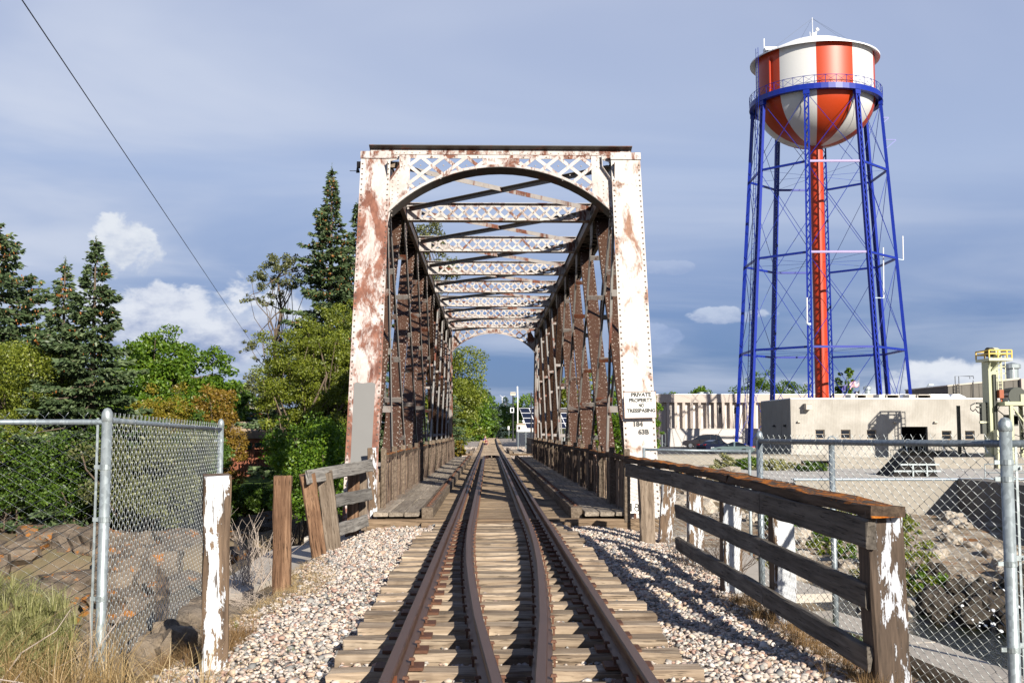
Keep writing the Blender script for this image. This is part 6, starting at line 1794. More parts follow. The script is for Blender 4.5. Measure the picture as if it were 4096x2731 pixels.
cloth(r_, 'striped_flag', 3437, 1517, 3399, 1534, 23, YFl, ['flag_red', 'flag_white', 'flag_navy'], lambda u, v_, i, j: 2 if (u < 0.42 and v_ < 7 / 13 and not (i % 2 == 0 and j % 2 == 0)) else (1 if (u < 0.42 and v_ < 7 / 13) else (j % 2)))
cloth(r_, 'black_flag', 3437, 1558, 3413, 1574, 14, YFl, ['flag_black', 'flag_white'], lambda u, v_, i, j: 1 if ((u - 0.42) ** 2 * 2 + (v_ - 0.5) ** 2 < 0.06 and (i + j) % 3) else 0)
r_, p0, p1 = flag(3390, 1585, 1508, YFl + 1, 'flag pole with a purple blue state flag and yardarm')
cloth(r_, 'blue_flag', 3387, 1530, 3368, 1553, 22, YFl + 1, ['flag_blue'], lambda *a: 0)
mb = MB(); ya, yb = at(3352, 1542, YFl + 1), at(3399, 1540, YFl + 1); mb.tube([ya, yb], 0.06, 5); mb.build('yardarm', 'galvanised', r_)
r_, p0, p1 = flag(3338, 1585, 1506, YFl + 2, 'flag pole with a drooping pale blue and white flag')
cloth(r_, 'sky_flag', 3336, 1532, 3329, 1536, 22, YFl + 2, ['flag_sky', 'flag_white'], lambda u, v_, i, j: 0 if u > 0.5 else 1)
# street lamp far right
p0, p1 = at(3691, 1600, 150), at(3720, 1541, 150)
mb = MB(); mb.tube([(p0.x, 150, -0.5), (p0.x, 150, p0.z + 0.8), p0 + Vector((0.35, 0, 1.5)), p1 + Vector((-0.3, 0, -0.05)), p1], 0.07, 6); sl_ = root('street_lamp', 'curved-arm street lamp rising behind the plant roof', 'street lamp', (p0.x, 150, -0.5)); mb.build('pole', 'galvanised', sl_)
mb = MB(); mb.prism([p1 + Vector((-0.3, -0.15, -0.02)), p1 + Vector((0.5, -0.15, 0.02)), p1 + Vector((0.45, -0.15, 0.2)), p1 + Vector((-0.2, -0.15, 0.2))], (0, 0.3, 0)); mb.build('lamp_head', 'galvanised', sl_)

# ================================================================== LEFT BANK BUILDINGS
g0 = at(985, 1880, Y=72); gz0 = hz(g0.x, 72)
gaz = root('gazebo', 'octagonal gazebo with tiered brown shingle roof and red timber railing', 'gazebo', (g0.x, 72, gz0))
def gp(k, r, z): t = R(22.5 + 45 * k); return Vector((g0.x + r * math.cos(t), 72 + r * math.sin(t), z))
ze1 = at(985, 1752, Y=72).z; zk = at(985, 1722, 72).z; za1 = at(985, 1686, Y=72).z
mb = MB()
for k in range(8):
    mb.add([gp(k, 2.75, ze1), gp(k + 1, 2.75, ze1), gp(k + 1, 1.35, zk), gp(k, 1.35, zk)], [(0, 1, 2, 3)]); mb.add([gp(k, 1.42, zk - 0.02), gp(k + 1, 1.42, zk - 0.02), gp(k + 1, 0.55, za1), gp(k, 0.55, za1)], [(0, 1, 2, 3)])
mb.add([gp(k, 0.55, za1) for k in range(8)], [tuple(range(8))]); rf_ = mb.build('roof', 'shingle', gaz)
for i in range(9):
    t = i / 9
    mb = MB(); rr_ = 2.78 - 1.4 * t; zz = ze1 + (zk - ze1) * t
    for k in range(8): mb.beam(gp(k, rr_, zz + 0.015), gp(k + 1, rr_, zz + 0.015), 0.05, 0.035)
    mb.build('shingle_course', 'shingle', rf_)
mb = MB()
for k in range(8): mb.beam(gp(k, 2.6, ze1 - 0.14), gp(k + 1, 2.6, ze1 - 0.14), 0.06, 0.25)
mb.build('fascia', 'redwood', gaz)
for k in range(8):
    mb = MB(); a = gp(k, 2.4, gz0); mb.box((a.x - 0.07, a.y - 0.07, gz0), (a.x + 0.07, a.y + 0.07, ze1 - 0.05)); mb.build('post', 'redwood', gaz)
mb = MB()
for k in range(8): mb.add([gp(k, 2.7, gz0 + 0.45), gp(k + 1, 2.7, gz0 + 0.45), (g0.x, 72, gz0 + 0.45)], [(0, 1, 2)]); mb.beam(gp(k, 2.65, gz0 + 0.28), gp(k + 1, 2.65, gz0 + 0.28), 0.08, 0.34)
mb.build('deck', 'redwood', gaz)
for k in range(8):
    for zz in (0.62, 1.4): mb = MB(); mb.beam(gp(k, 2.4, gz0 + zz), gp(k + 1, 2.4, gz0 + zz), 0.06, 0.09); mb.build('rail', 'redwood', gaz)
    for i in range(1, 12):
        c = gp(k, 2.4, 0).lerp(gp(k + 1, 2.4, 0), i / 12); mb = MB(); mb.box((c.x - 0.035, c.y - 0.035, gz0 + 0.665), (c.x + 0.035, c.y + 0.035, gz0 + 1.355)); mb.build('baluster', 'redwood', gaz)
# deck railing in front of the gazebo
dr = root('deck_railing', 'long red timber deck railing in front of the gazebo', 'railing', (at(930, 1900, 66).x, 66, hz(-13, 66)))
xa_, xb_ = at(820, 1850, 66).x, at(1180, 1850, 66).x; zb3 = at(1000, 1905, 66).z; zt3 = at(1000, 1830, 66).z
mb = MB(); mb.box((xa_, 65.9, zb3), (xb_, 66.1, zb3 + 0.12)); mb.build('bottom_rail', 'redwood', dr); mb = MB(); mb.box((xa_, 65.88, zt3 - 0.1), (xb_, 66.12, zt3)); mb.build('top_rail', 'redwood', dr)
x = xa_ + 0.05
while x < xb_:
    mb = MB(); mb.box((x, 65.95, zb3 + 0.121), (x + 0.07, 66.05, zt3 - 0.101)); mb.build('baluster', 'redwood', dr); x += 0.19
for x in np.arange(xa_, xb_, 1.8): mb = MB(); mb.box((float(x) - 0.09, 65.85, hz(float(x), 66) - 0.1), (float(x) + 0.005, 66.15, zt3 + 0.15)); mb.build('post', 'redwood', dr)
# brick building
bb = root('brick_building', 'red brick building with bright red trim half hidden by golden shrubs', 'building', at(960, 1750, 96))
a, b = at(925, 1740, 96), at(1000, 1638, 96)
mb = MB(); mb.box((a.x - 3, 96, -1.2), (b.x, 104, b.z)); mb.build('wall', 'brick_red', bb)
mb = MB(); mb.box((a.x - 3.1, 95.9, b.z + 0.002), (b.x + 0.1, 104.1, b.z + 0.2)); mb.build('coping', 'cap_concrete', bb)
q0, q1 = at(985, 1690, 97), at(1020, 1652, 97); mb = MB(); mb.box((b.x + 0.003, 97, -1.2), (q1.x, 103, q1.z - 0.4)); mb.build('wing', 'brick_red', bb); mb = MB(); mb.box((b.x + 0.1, 96.8, q1.z - 0.39), (q1.x + 0.2, 103.2, q1.z)); mb.build('red_fascia', 'red_trim', bb); mb = MB(); mb.box((b.x + 0.1, 96.75, q1.z + 0.002), (q1.x + 0.22, 103.2, q1.z + 0.15)); mb.build('white_fascia', 'roof_white', bb)
q0, q1 = at(925, 1680, 95.8), at(952, 1666, 95.8); mb = MB(); mb.box((q0.x, 95.7, q0.z), (q1.x, 95.99, q1.z)); mb.build('awning', 'red_trim', bb)

# ================================================================== BEYOND THE BRIDGE
# second short timber deck
for s in (-1, 1):
    dk = root('timber_deck', 'short timber walkway stub beside the far track, ' + ('left of the rails' if s < 0 else 'next to the shadowed railing'), 'deck', (s * 2, 80, 0))
    for c in range(3):
        mb = MB(); x = s * (1.75 + 0.3 * c); mb.box((x - 0.14, 76.0, 0.02), (x + 0.14, 90, 0.09)); mb.build('plank', 'deck_plank_wood', dk)
    mb = MB(); mb.box((s*1.40 - 0.11, 76.2, -0.02), (s*1.40 + 0.11, 90, 0.20)); mb.build('guard_timber', 'guard_timber_wood', dk)
    mb = MB(); mb.box((min(s*1.3, s*2.9), 75.7, -0.3), (max(s*1.3, s*2.9), 75.98, 0.018)); mb.build('end_timber', 'end_timber_wood', dk)
wr = root('wing_railing', 'short slatted timber railing at the far right trestle', 'railing', (3.0, 84, -0.1))
mb = MB(); xw = 3.05
mb.box((xw - 0.05, 76.5, 0.93), (xw + 0.08, 91, 1.05)); mb.build('top_rail', 'post_wood_grey', wr)
mb = MB(); mb.box((xw - 0.09, 76.5, 0.45), (xw - 0.052, 91, 0.57)); mb.build('rail', 'rail_wood_dark', wr)
y = 76.6
while y < 91:
    mb = MB(); mb.box((xw - 0.045, y, -0.2), (xw - 0.01, y + 0.24, 0.925)); mb.build('slat', 'post_wood_grey', wr); y += 0.30
# lamp posts, signs, poles
def gz_(x, Y): return hz(x, Y)
p = at(2052, 1748, Y=150); zt4 = at(2052, 1582, Y=150).z
lp_ = root('lamp_post', 'dark lamp post with box lantern and white square sign frame beyond the bridge', 'lamp post', (p.x, 150, gz_(p.x, 150)))
mb = MB(); mb.tube([(p.x, 150, gz_(p.x, 150)), (p.x, 150, zt4)], [0.15, 0.09], 8); mb.build('pole', 'pole_dark', lp_)
mb = MB(); mb.prism([(p.x - 0.35, 149.7, zt4), (p.x + 0.35, 149.7, zt4), (p.x + 0.42, 149.7, zt4 + 0.35), (p.x - 0.42, 149.7, zt4 + 0.35)], (0, 0.6, 0)); mb.prism([(p.x - 0.45, 149.6, zt4 + 0.352), (p.x + 0.45, 149.6, zt4 + 0.352), (p.x + 0.3, 149.6, zt4 + 0.5), (p.x - 0.3, 149.6, zt4 + 0.5)], (0, 0.8, 0)); mb.build('lantern', 'metal_tan', lp_)
a, b = at(2041, 1650, 149.6), at(2056, 1630, 149.6); mb = MB(); e = 0.1
mb.box((a.x, 149.5, a.z), (b.x, 149.6, a.z + e)); mb.box((a.x, 149.5, b.z - e), (b.x, 149.6, b.z)); mb.box((a.x, 149.5, a.z + e), (a.x + e, 149.6, b.z - e)); mb.box((b.x - e, 149.5, a.z + e), (b.x, 149.6, b.z - e)); mb.build('sign_frame', 'roof_white', lp_)
p = at(2071, 1700, 140); mb = MB(); mb.tube([(p.x, 140, gz_(p.x, 140)), (p.x, 140, at(2069, 1600, 140).z), (p.x - 0.05, 140, at(2069, 1545, 140).z)], [0.08, 0.08, 0.10], 6); tag(mb.build('tall_mast', 'pole_white'), 'thin pale mast standing taller than the lamp post', 'mast')
p = at(2036, 1756, 128); sgn = root('track_sign', 'small pale rectangular sign on a thin grey post right of the rails', 'sign', (p.x, 128, gz_(p.x, 128)))
mb = MB(); mb.tube([(p.x, 128, gz_(p.x, 128)), (p.x, 128, at(2035, 1706, 128).z)], 0.04, 6); mb.build('post', 'galvanised', sgn); a, b = at(2031, 1718, 127.9), at(2038, 1704, 127.9); mb = MB(); mb.box((a.x, 127.88, a.z), (b.x, 127.92, b.z)); mb.build('plate', 'pole_white', sgn)
for k, px0 in enumerate((2125, 2137)):
    p = at(px0, 1776, 95); zt5 = at(px0, 1570 if k == 0 else 1560, 95).z; lab = ('thinner', 'taller')[k]
    mb = MB(); mb.tube([(p.x, 95, gz_(p.x, 95)), (p.x, 95, zt5)], [0.07, 0.055], 8)
    if k: mb.tube([(p.x, 95, zt5 - 0.35), (p.x - 0.25, 95, zt5 - 0.35)], 0.03, 5); mb.tube([(p.x, 95, zt5 - 0.8), (p.x - 0.28, 95, zt5 - 0.5)], 0.03, 5)
    tag(mb.build('steel_pole', 'pole_dark'), lab + ' of the two black steel poles in front of the solar panels', 'pole')
# solar array: tilted rack of panels, front edge low
sa = root('solar_array', 'tilted solar panel array in aluminium frames behind the right truss', 'solar panels', (5, 112, 0.3))
c00, c01 = at(2107, 1713, 110), at(2077, 1632, 113)
ux = Vector((1, 0.0, 0)); up_ = (c01 - c00) / 4
wp = 1.02
for i in range(4):
    for j in range(5):
        o = c00 + up_ * i + ux * (wp * j)
        nrm = ux.cross(up_).normalized()
        mb = MB(); q = [o + ux * 0.03 + up_ * 0.03, o + ux * (wp - 0.03) + up_ * 0.03, o + ux * (wp - 0.03) + up_ * 0.97, o + ux * 0.03 + up_ * 0.97]; mb.prism(q, -nrm * 0.04); pnl = mb.build('solar_panel', 'solar_cell', sa)
        mb = MB(); mb.prism([o, o + ux * wp, o + ux * wp + up_ * 0.03, o + up_ * 0.03], nrm * 0.03); mb.prism([o + up_ * 0.97, o + ux * wp + up_ * 0.97, o + ux * wp + up_, o + up_], nrm * 0.03); mb.prism([o, o + ux * 0.03, o + ux * 0.03 + up_, o + up_], nrm * 0.028); mb.prism([o + ux * (wp - 0.03), o + ux * wp, o + ux * wp + up_, o + ux * (wp - 0.03) + up_], nrm * 0.028); mb.build('panel_frame', 'roof_white', pnl)
for x in (c00.x + 1, c00.x + 4):
    mb = MB(); mb.tube([(x, 112.5, 0.1), (x, 112.5, (c00.z + c01.z) / 2 - 0.1)], 0.1, 8); mb.build('support', 'galvanised', sa)
# small white hut and equipment in a chain-link yard
a, b = at(2067, 1745, 118), at(2110, 1697, 118)
hut = root('white_hut', 'small white equipment hut with rust stained roof by the solar panels', 'hut', ((a.x + b.x) / 2, 118, 0.3))
mb = MB(); mb.box((a.x, 118, 0.0), (b.x + 0.8, 121, b.z)); mb.build('wall', 'stucco_white', hut); mb = MB(); mb.prism([(a.x - 0.05, 117.9, b.z + 0.002), (b.x + 0.85, 117.9, b.z + 0.002), (b.x + 0.6, 117.9, b.z + 0.14), (a.x + 0.2, 117.9, b.z + 0.14)], (0, 3.2, 0)); mb.build('roof', 'frame_tan', hut); q0, q1 = at(2073, 1716, 117.97), at(2081, 1706, 117.97); mb = MB(); mb.box((q0.x, 117.96, q0.z), (q1.x, 117.998, q1.z)); mb.build('window', 'dark_glass', hut); mb = MB(); mb.lathe((b.x - 0.4, 119, b.z + 0.14), [(0.12, 0), (0.12, 0.15), (0.22, 0.2), (0.15, 0.33), (0.01, 0.36)], 10); mb.build('roof_vent', 'roof_white', hut)
ey = root('yard_fence', 'chain-link equipment yard fence right of the far track', 'fence', (at(2090, 1750, 104).x, 104, 0.1))
xa_, xb_ = at(2072, 1750, 104).x, at(2118, 1750, 104).x + 0.4; z0_, z1_ = 0.1, at(2090, 1728, 104).z
for x in (xa_, (xa_ + xb_) / 2, xb_): mb = MB(); mb.tube([(x, 104, -0.1), (x, 104, z1_)], 0.045, 6); mb.build('post', 'galvanised', ey)
mb = MB(); mb.tube([(xa_, 104, z1_), (xb_, 104, z1_)], 0.035, 6); mb.build('top_rail', 'galvanised', ey)
chain_mesh((xa_, 104), (xb_, 104), z1_, z1_, z0_, z0_, ey, pitch=0.09, r=0.004, barbs=0)
# wind turbine on the ridge
p = at(2009, 1588, 2300); wt = root('wind_turbine', 'tiny white wind turbine on the far ridge', 'wind turbine', (p.x, 2300, 10))
mb = MB(); mb.tube([(p.x, 2300, 0), (p.x, 2300, p.z)], [0.9, 0.5], 8); mb.build('tower', 'pole_white', wt)
for k in range(3):
    t = R(20 + 120 * k); mb = MB(); mb.tube([(p.x, 2296, p.z), (p.x + 7 * math.cos(t), 2296, p.z + 7 * math.sin(t))], [0.6, 0.2], 6); mb.build('blade', 'pole_white', wt)
# two people crouching by the left rail
def person(label, loc, rz, skin_c, top, bottom, hair, child=0.9):
    r_ = root('person', label, 'person', loc, None, rz); M0 = WM[r_.name] @ Matrix.Diagonal((child, child, child, 1))
    def skinned(name, pts, edges, rad, mat, parent):
        me = bpy.data.meshes.new(name); me.from_pydata(pts, edges, [])
        o = bpy.data.objects.new(name, me); COL.objects.link(o)
        md = o.modifiers.new('skin', 'SKIN'); sv = me.skin_vertices[0].data
        for i, q in enumerate(rad): sv[i].radius = (q, q)
        sv[0].use_root = True
        o.modifiers.new('sub', 'SUBSURF').levels = 1
        dg = bpy.context.evaluated_depsgraph_get(); m2 = bpy.data.meshes.new_from_object(o.evaluated_get(dg)); bpy.data.objects.remove(o)
        m2.materials.clear(); m2.materials.append(MATS[mat]); m2.polygons.foreach_set('use_smooth', [True] * len(m2.polygons))
        return piece(name, m2, parent, M0)
    pts = [(0, 0, 0.28), (0, 0.04, 0.45), (0, 0.10, 0.66), (0, 0.14, 0.78), (0, 0.17, 0.90), (0, 0.19, 1.0),
           (0.11, 0, 0.26), (0.15, 0.34, 0.42), (0.14, 0.22, 0.08), (0.14, 0.38, 0.04), (-0.11, 0, 0.26), (-0.15, 0.34, 0.42), (-0.14, 0.22, 0.08), (-0.14, 0.38, 0.04),
           (0.18, 0.11, 0.68), (0.20, 0.28, 0.50), (0.12, 0.48, 0.36), (-0.18, 0.11, 0.68), (-0.20, 0.28, 0.50), (-0.12, 0.48, 0.36)]
    ed = [(0, 1), (1, 2), (2, 3), (3, 4), (4, 5), (0, 6), (6, 7), (7, 8), (8, 9), (0, 10), (10, 11), (11, 12), (12, 13), (2, 14), (14, 15), (15, 16), (2, 17), (17, 18), (18, 19)]
    rad = [0.14, 0.13, 0.14, 0.055, 0.10, 0.075, 0.10, 0.07, 0.045, 0.04, 0.10, 0.07, 0.045, 0.04, 0.06, 0.045, 0.03, 0.06, 0.045, 0.03]
    body = skinned('body', pts, ed, rad, skin_c, r_)
    skinned('shirt', [(0, 0.02, 0.36), (0, 0.05, 0.5), (0, 0.10, 0.69), (0.18, 0.11, 0.69), (0.20, 0.2, 0.6), (-0.18, 0.11, 0.69), (-0.20, 0.2, 0.6)], [(0, 1), (1, 2), (2, 3), (3, 4), (2, 5), (5, 6)], [0.155, 0.15, 0.15, 0.075, 0.07, 0.075, 0.07], top, r_)
    skinned('shorts', [(0, 0, 0.27), (0.11, 0.02, 0.27), (0.15, 0.32, 0.41), (-0.11, 0.02, 0.27), (-0.15, 0.32, 0.41)], [(0, 1), (1, 2), (0, 3), (3, 4)], [0.155, 0.115, 0.085, 0.115, 0.085], bottom, r_)
    skinned('hair', [(0, 0.13, 0.88), (0, 0.13, 1.0), (0, 0.20, 1.06)], [(0, 1), (1, 2)], [0.09, 0.105, 0.07], hair, r_)
plain('skin', (0.45, 0.27, 0.19), 0.6); plain('shirt_blue', (0.05, 0.06, 0.25), 0.8); plain('shirt_maroon', (0.20, 0.03, 0.05), 0.8); plain('shorts_tan', (0.5, 0.38, 0.16), 0.8); plain('shorts_dark', (0.06, 0.03, 0.04), 0.8); plain('hair_brown', (0.16, 0.08, 0.04), 0.8)
p = at(1935, 1768, 118); person('person in blue top and yellowish shorts crouching by the far rail', (p.x, 120, hz(p.x, 120) + 0.03), R(-70), 'skin', 'shirt_blue', 'shorts_tan', 'hair_brown', 1.0)
p = at(1941, 1770, 112); person('person in maroon clothes squatting against the far left rail', (p.x, 113, hz(p.x, 113) + 0.03), R(-60), 'skin', 'shirt_maroon', 'shorts_dark', 'hair_brown', 0.85)

# ================================================================== BANK WALLS
wl = [(4.9, 6.5), (4.72, 8.5), (4.60, 10.1), (4.45, 11.9), (4.0, 14.0), (3.72, 15.6), (3.95, 19.2)]
for (lo, hi, w_, nm) in ((-5.5, -0.86, 0.40, 'wall'),):
    mb = MB()
    for (a, b) in zip(wl[:-1], wl[1:]):
        mb.beam((a[0], a[1], (lo + hi) / 2), (b[0], b[1], (lo + hi) / 2), w_, hi - lo)
    bw_ = mb.build('bank_wall', 'cap_concrete'); tag(bw_, 'curving concrete bank wall with a flat cap below the timber rail fence', 'wall')
for (a, b) in zip(wl[:-1], wl[1:]):
    A_, B_ = Vector((a[0], a[1], -0.80)), Vector((b[0], b[1], -0.80)); d = (B_ - A_).normalized()
    if b[1] > 14: A_.z += 0.22 * (a[1] > 13.5) ; B_.z += 0.26
    mb = MB(); mb.beam(A_ + d * 0.004, B_ - d * 0.004, 0.62, 0.11); mb.build('cap_slab', 'cap_concrete', bw_)
mb = MB(); mb.prism([(-3.8, 13.9, -0.48), (-3.25, 13.6, -0.44), (-2.9, 16.0, -0.40), (-2.95, 19.1, -0.38), (-3.9, 19.1, -0.46)], (0, 0, -0.9)); tag(mb.build('concrete_slab', 'cap_concrete'), 'pale concrete slab behind the leaning fence posts', 'slab')

# ================================================================== ROCKS
def rock_mesh(seed, mat, sub=3, blocky=0.5, rough=0.22):
    bm = bmesh.new(); bmesh.ops.create_icosphere(bm, subdivisions=sub, radius=1.0)
    o = Vector((seed * 3.7, seed * 1.3, seed * 2.1))
    for v in bm.verts:
        c = v.co.copy()
        m_ = max(abs(c.x), abs(c.y), abs(c.z)); c = c.lerp(c / m_ * 0.85, blocky)
        n1 = mnoise.noise(c * 1.1 + o); n2 = mnoise.noise(c * 2.6 + o); n3 = mnoise.noise(c * 6 + o)
        dv, pv = mnoise.voronoi(c * 1.5 + o)
        ck_ = min(1.0, (dv[1] - dv[0]) / 0.16); cell = mnoise.cell(pv[0] * 5.3)
        v.co = c * (1 + rough * n1 + rough * 0.45 * n2 + rough * 0.22 * n3 + 0.16 * (cell - 0.5) - 0.11 * (1 - ck_))
    me = bpy.data.meshes.new('rock'); bm.to_mesh(me); bm.free()
    me.materials.append(MATS[mat]); return me
ROCKB = [rock_mesh(i + 1, 'basalt', 4, 0.6) for i in range(5)]
ROCKP = [rock_mesh(i + 11, 'pale_rock', 3, 0.45, 0.24) for i in range(5)]
def rock(name, me, loc, sc, rz, label, group=None, cat='rock'):
    o = piece(name, me, None, Matrix.Translation(Vector(loc)) @ Matrix.Rotation(rz, 4, 'Z') @ Matrix.Diagonal((*sc, 1)))
    return tag(o, label, cat, group)
rd = random.Random(17)
LB = 'grey basalt block with orange lichen in the outcrop seen through the tall corner fence'
for i, (px0, py0, Y, w_, h_) in enumerate(((40, 2250, 34, 1.7, 1.0), (230, 2200, 35, 1.9, 1.1), (430, 2210, 34, 1.6, 1.1), (560, 2290, 31, 1.5, 1.2), (690, 2230, 34, 1.7, 1.2), (820, 2220, 35, 1.6, 1.1), (930, 2280, 33, 1.2, 1.0), (320, 2390, 30, 1.8, 1.1), (120, 2420, 29, 1.6, 1.0), (740, 2390, 30, 1.7, 1.0), (520, 2440, 29, 1.5, 0.9), (1010, 2150, 38, 1.6, 0.9), (1150, 2100, 41, 1.6, 0.8), (-120, 2300, 33, 1.8, 1.2))):
    p = at(px0, py0, Y); rock('basalt_rock', ROCKB[i % 5], (p.x, Y, p.z - 0.2), (w_, 1.5, h_), rd.uniform(0, 6), LB, 'outcrop rocks')
p = at(650, 2640, 9.3); rock('boulder', rock_mesh(31, 'boulder_rock', 4, 0.85, 0.10), (p.x, 9.35, p.z - 0.06), (0.36, 0.40, 0.42), 0.3, 'big brown square boulder under the sagging chain-link mesh', None, 'boulder')
p = at(790, 2480, 11.0); rock('boulder', rock_mesh(33, 'boulder_rock', 3, 0.7, 0.14), (p.x, 11.2, p.z - 0.1), (0.5, 0.7, 0.28), 0.8, 'flat brown boulder lying behind the square one at the fence foot', None, 'boulder')
p = at(615, 2560, 12.5); rock('boulder', rock_mesh(35, 'basalt', 3, 0.7, 0.16), (p.x - 0.15, 12.6, p.z - 0.45), (0.55, 0.6, 0.65), 0.5, 'orange stained rock standing in the gap left of the square boulder', None, 'boulder')
LP_ = 'pale weathered boulder on the river bank below the plant wall'
for i in range(120):
    Y = rd.uniform(33, 61); x = rd.uniform(9.5 + (Y - 33) * 0.1, 25)
    s_ = rd.uniform(0.15, 0.6) * (1.3 if Y < 40 else 1)
    rock('river_boulder', ROCKP[i % 5], (x, Y, hz(x, Y) + s_ * 0.2), (s_ * rd.uniform(1, 1.5), s_, s_ * rd.uniform(0.6, 0.9)), rd.uniform(0, 6), LP_, 'river bank boulders')
LQ = 'rusty orange rock of the far bank beneath the parked cars'
for i in range(46):
    Y = rd.uniform(63, 86); x = rd.uniform(7.5 + (Y - 63) * 0.08, 17.2 + (Y - 63) * 0.12)
    s_ = rd.uniform(0.4, 1.05)
    rock('bank_rock', (ROCKP + ROCKB)[rd.choice((0, 1, 2, 3, 4, 0, 1, 2, 6))], (x, Y, hz(x, Y) + s_ * 0.05), (s_ * 1.3, s_, s_ * rd.uniform(0.7, 1.0)), rd.uniform(0, 6), LQ, 'far bank rocks')
# cascade between the rocks at the right
LR = 'dark wet boulder around the small cascade'
wet = [rock_mesh(i + 51, 'wet_rock', 3, 0.4, 0.3) for i in range(3)]
for i in range(30):
    p = at(rd.uniform(3720, 4120), rd.uniform(2290, 2500), z=-4.25); s_ = rd.uniform(0.2, 0.5)
    rock('wet_boulder', wet[i % 3], (p.x, p.y, -4.35 + s_ * 0.3), (s_ * 1.3, s_, s_), rd.uniform(0, 6), LR, 'cascade boulders')
mb = MB()
for i in range(150):
    p = at(rd.gauss(3960, 60), rd.gauss(2440, 45), z=-4.35); t = rd.uniform(0.02, 0.075)
    p.z += rd.uniform(-0.1, 0.25); mb.dome(p, (rd.uniform(-0.3, 0.3), -0.6, 1), t, t * rd.uniform(0.3, 0.8), 7)
tag(mb.build('cascade', 'white_water', smooth=True, kind='stuff'), 'white water foaming over wet rocks', 'cascade')

# ================================================================== PLANTS
def leaf_arrays(C, size, aspect=1.8, up=0.35, fold=0.0):
    N = len(C)
    n_ = rng.normal(0, 1, (N, 3)); n_[:, 2] += up * 2; n_ /= np.linalg.norm(n_, axis=1, keepdims=True)
    a = rng.normal(0, 1, (N, 3)); a -= n_ * (a * n_).sum(1, keepdims=True); a /= np.linalg.norm(a, axis=1, keepdims=True)
    b = np.cross(n_, a)
    s = size[:, None]
    V = np.stack([C - a * s * aspect * 0.5, C - b * s * 0.5 + a * s * 0.1, C + a * s * aspect * 0.5, C + b * s * 0.5 + a * s * 0.1], 1).reshape(-1, 3)
    F4 = np.arange(N * 4).reshape(-1, 4)
    return V, F4
def dir_quads(P, D, Wd, ln, wd):
    """flat pointed sprays: start P, direction D (unit), width direction Wd"""
    V = np.stack([P, P + D * ln[:, None] * 0.45 + Wd * wd[:, None] * 0.5, P + D * ln[:, None], P + D * ln[:, None] * 0.45 - Wd * wd[:, None] * 0.5], 1).reshape(-1, 3)
    return V, np.arange(len(P) * 4).reshape(-1, 4)
def unit(v): return v / np.maximum(np.linalg.norm(v, axis=-1, keepdims=True), 1e-9)
def stem_mb(mb, p0, p1, r0, r1, rd, n=6, bendy=0.08, seg=5):
    p0, p1 = Vector(p0), Vector(p1); L_ = (p1 - p0).length
    pts = []
    for i in range(seg + 1):
        t = i / seg; q = p0.lerp(p1, t)
        if 0 < i < seg: q += Vector((rd.uniform(-1, 1), rd.uniform(-1, 1), rd.uniform(-0.5, 0.5))) * L_ * bendy * 0.5
        pts.append(q)
    mb.tube(pts, [r0 + (r1 - r0) * i / seg for i in range(seg + 1)], n)
    return pts
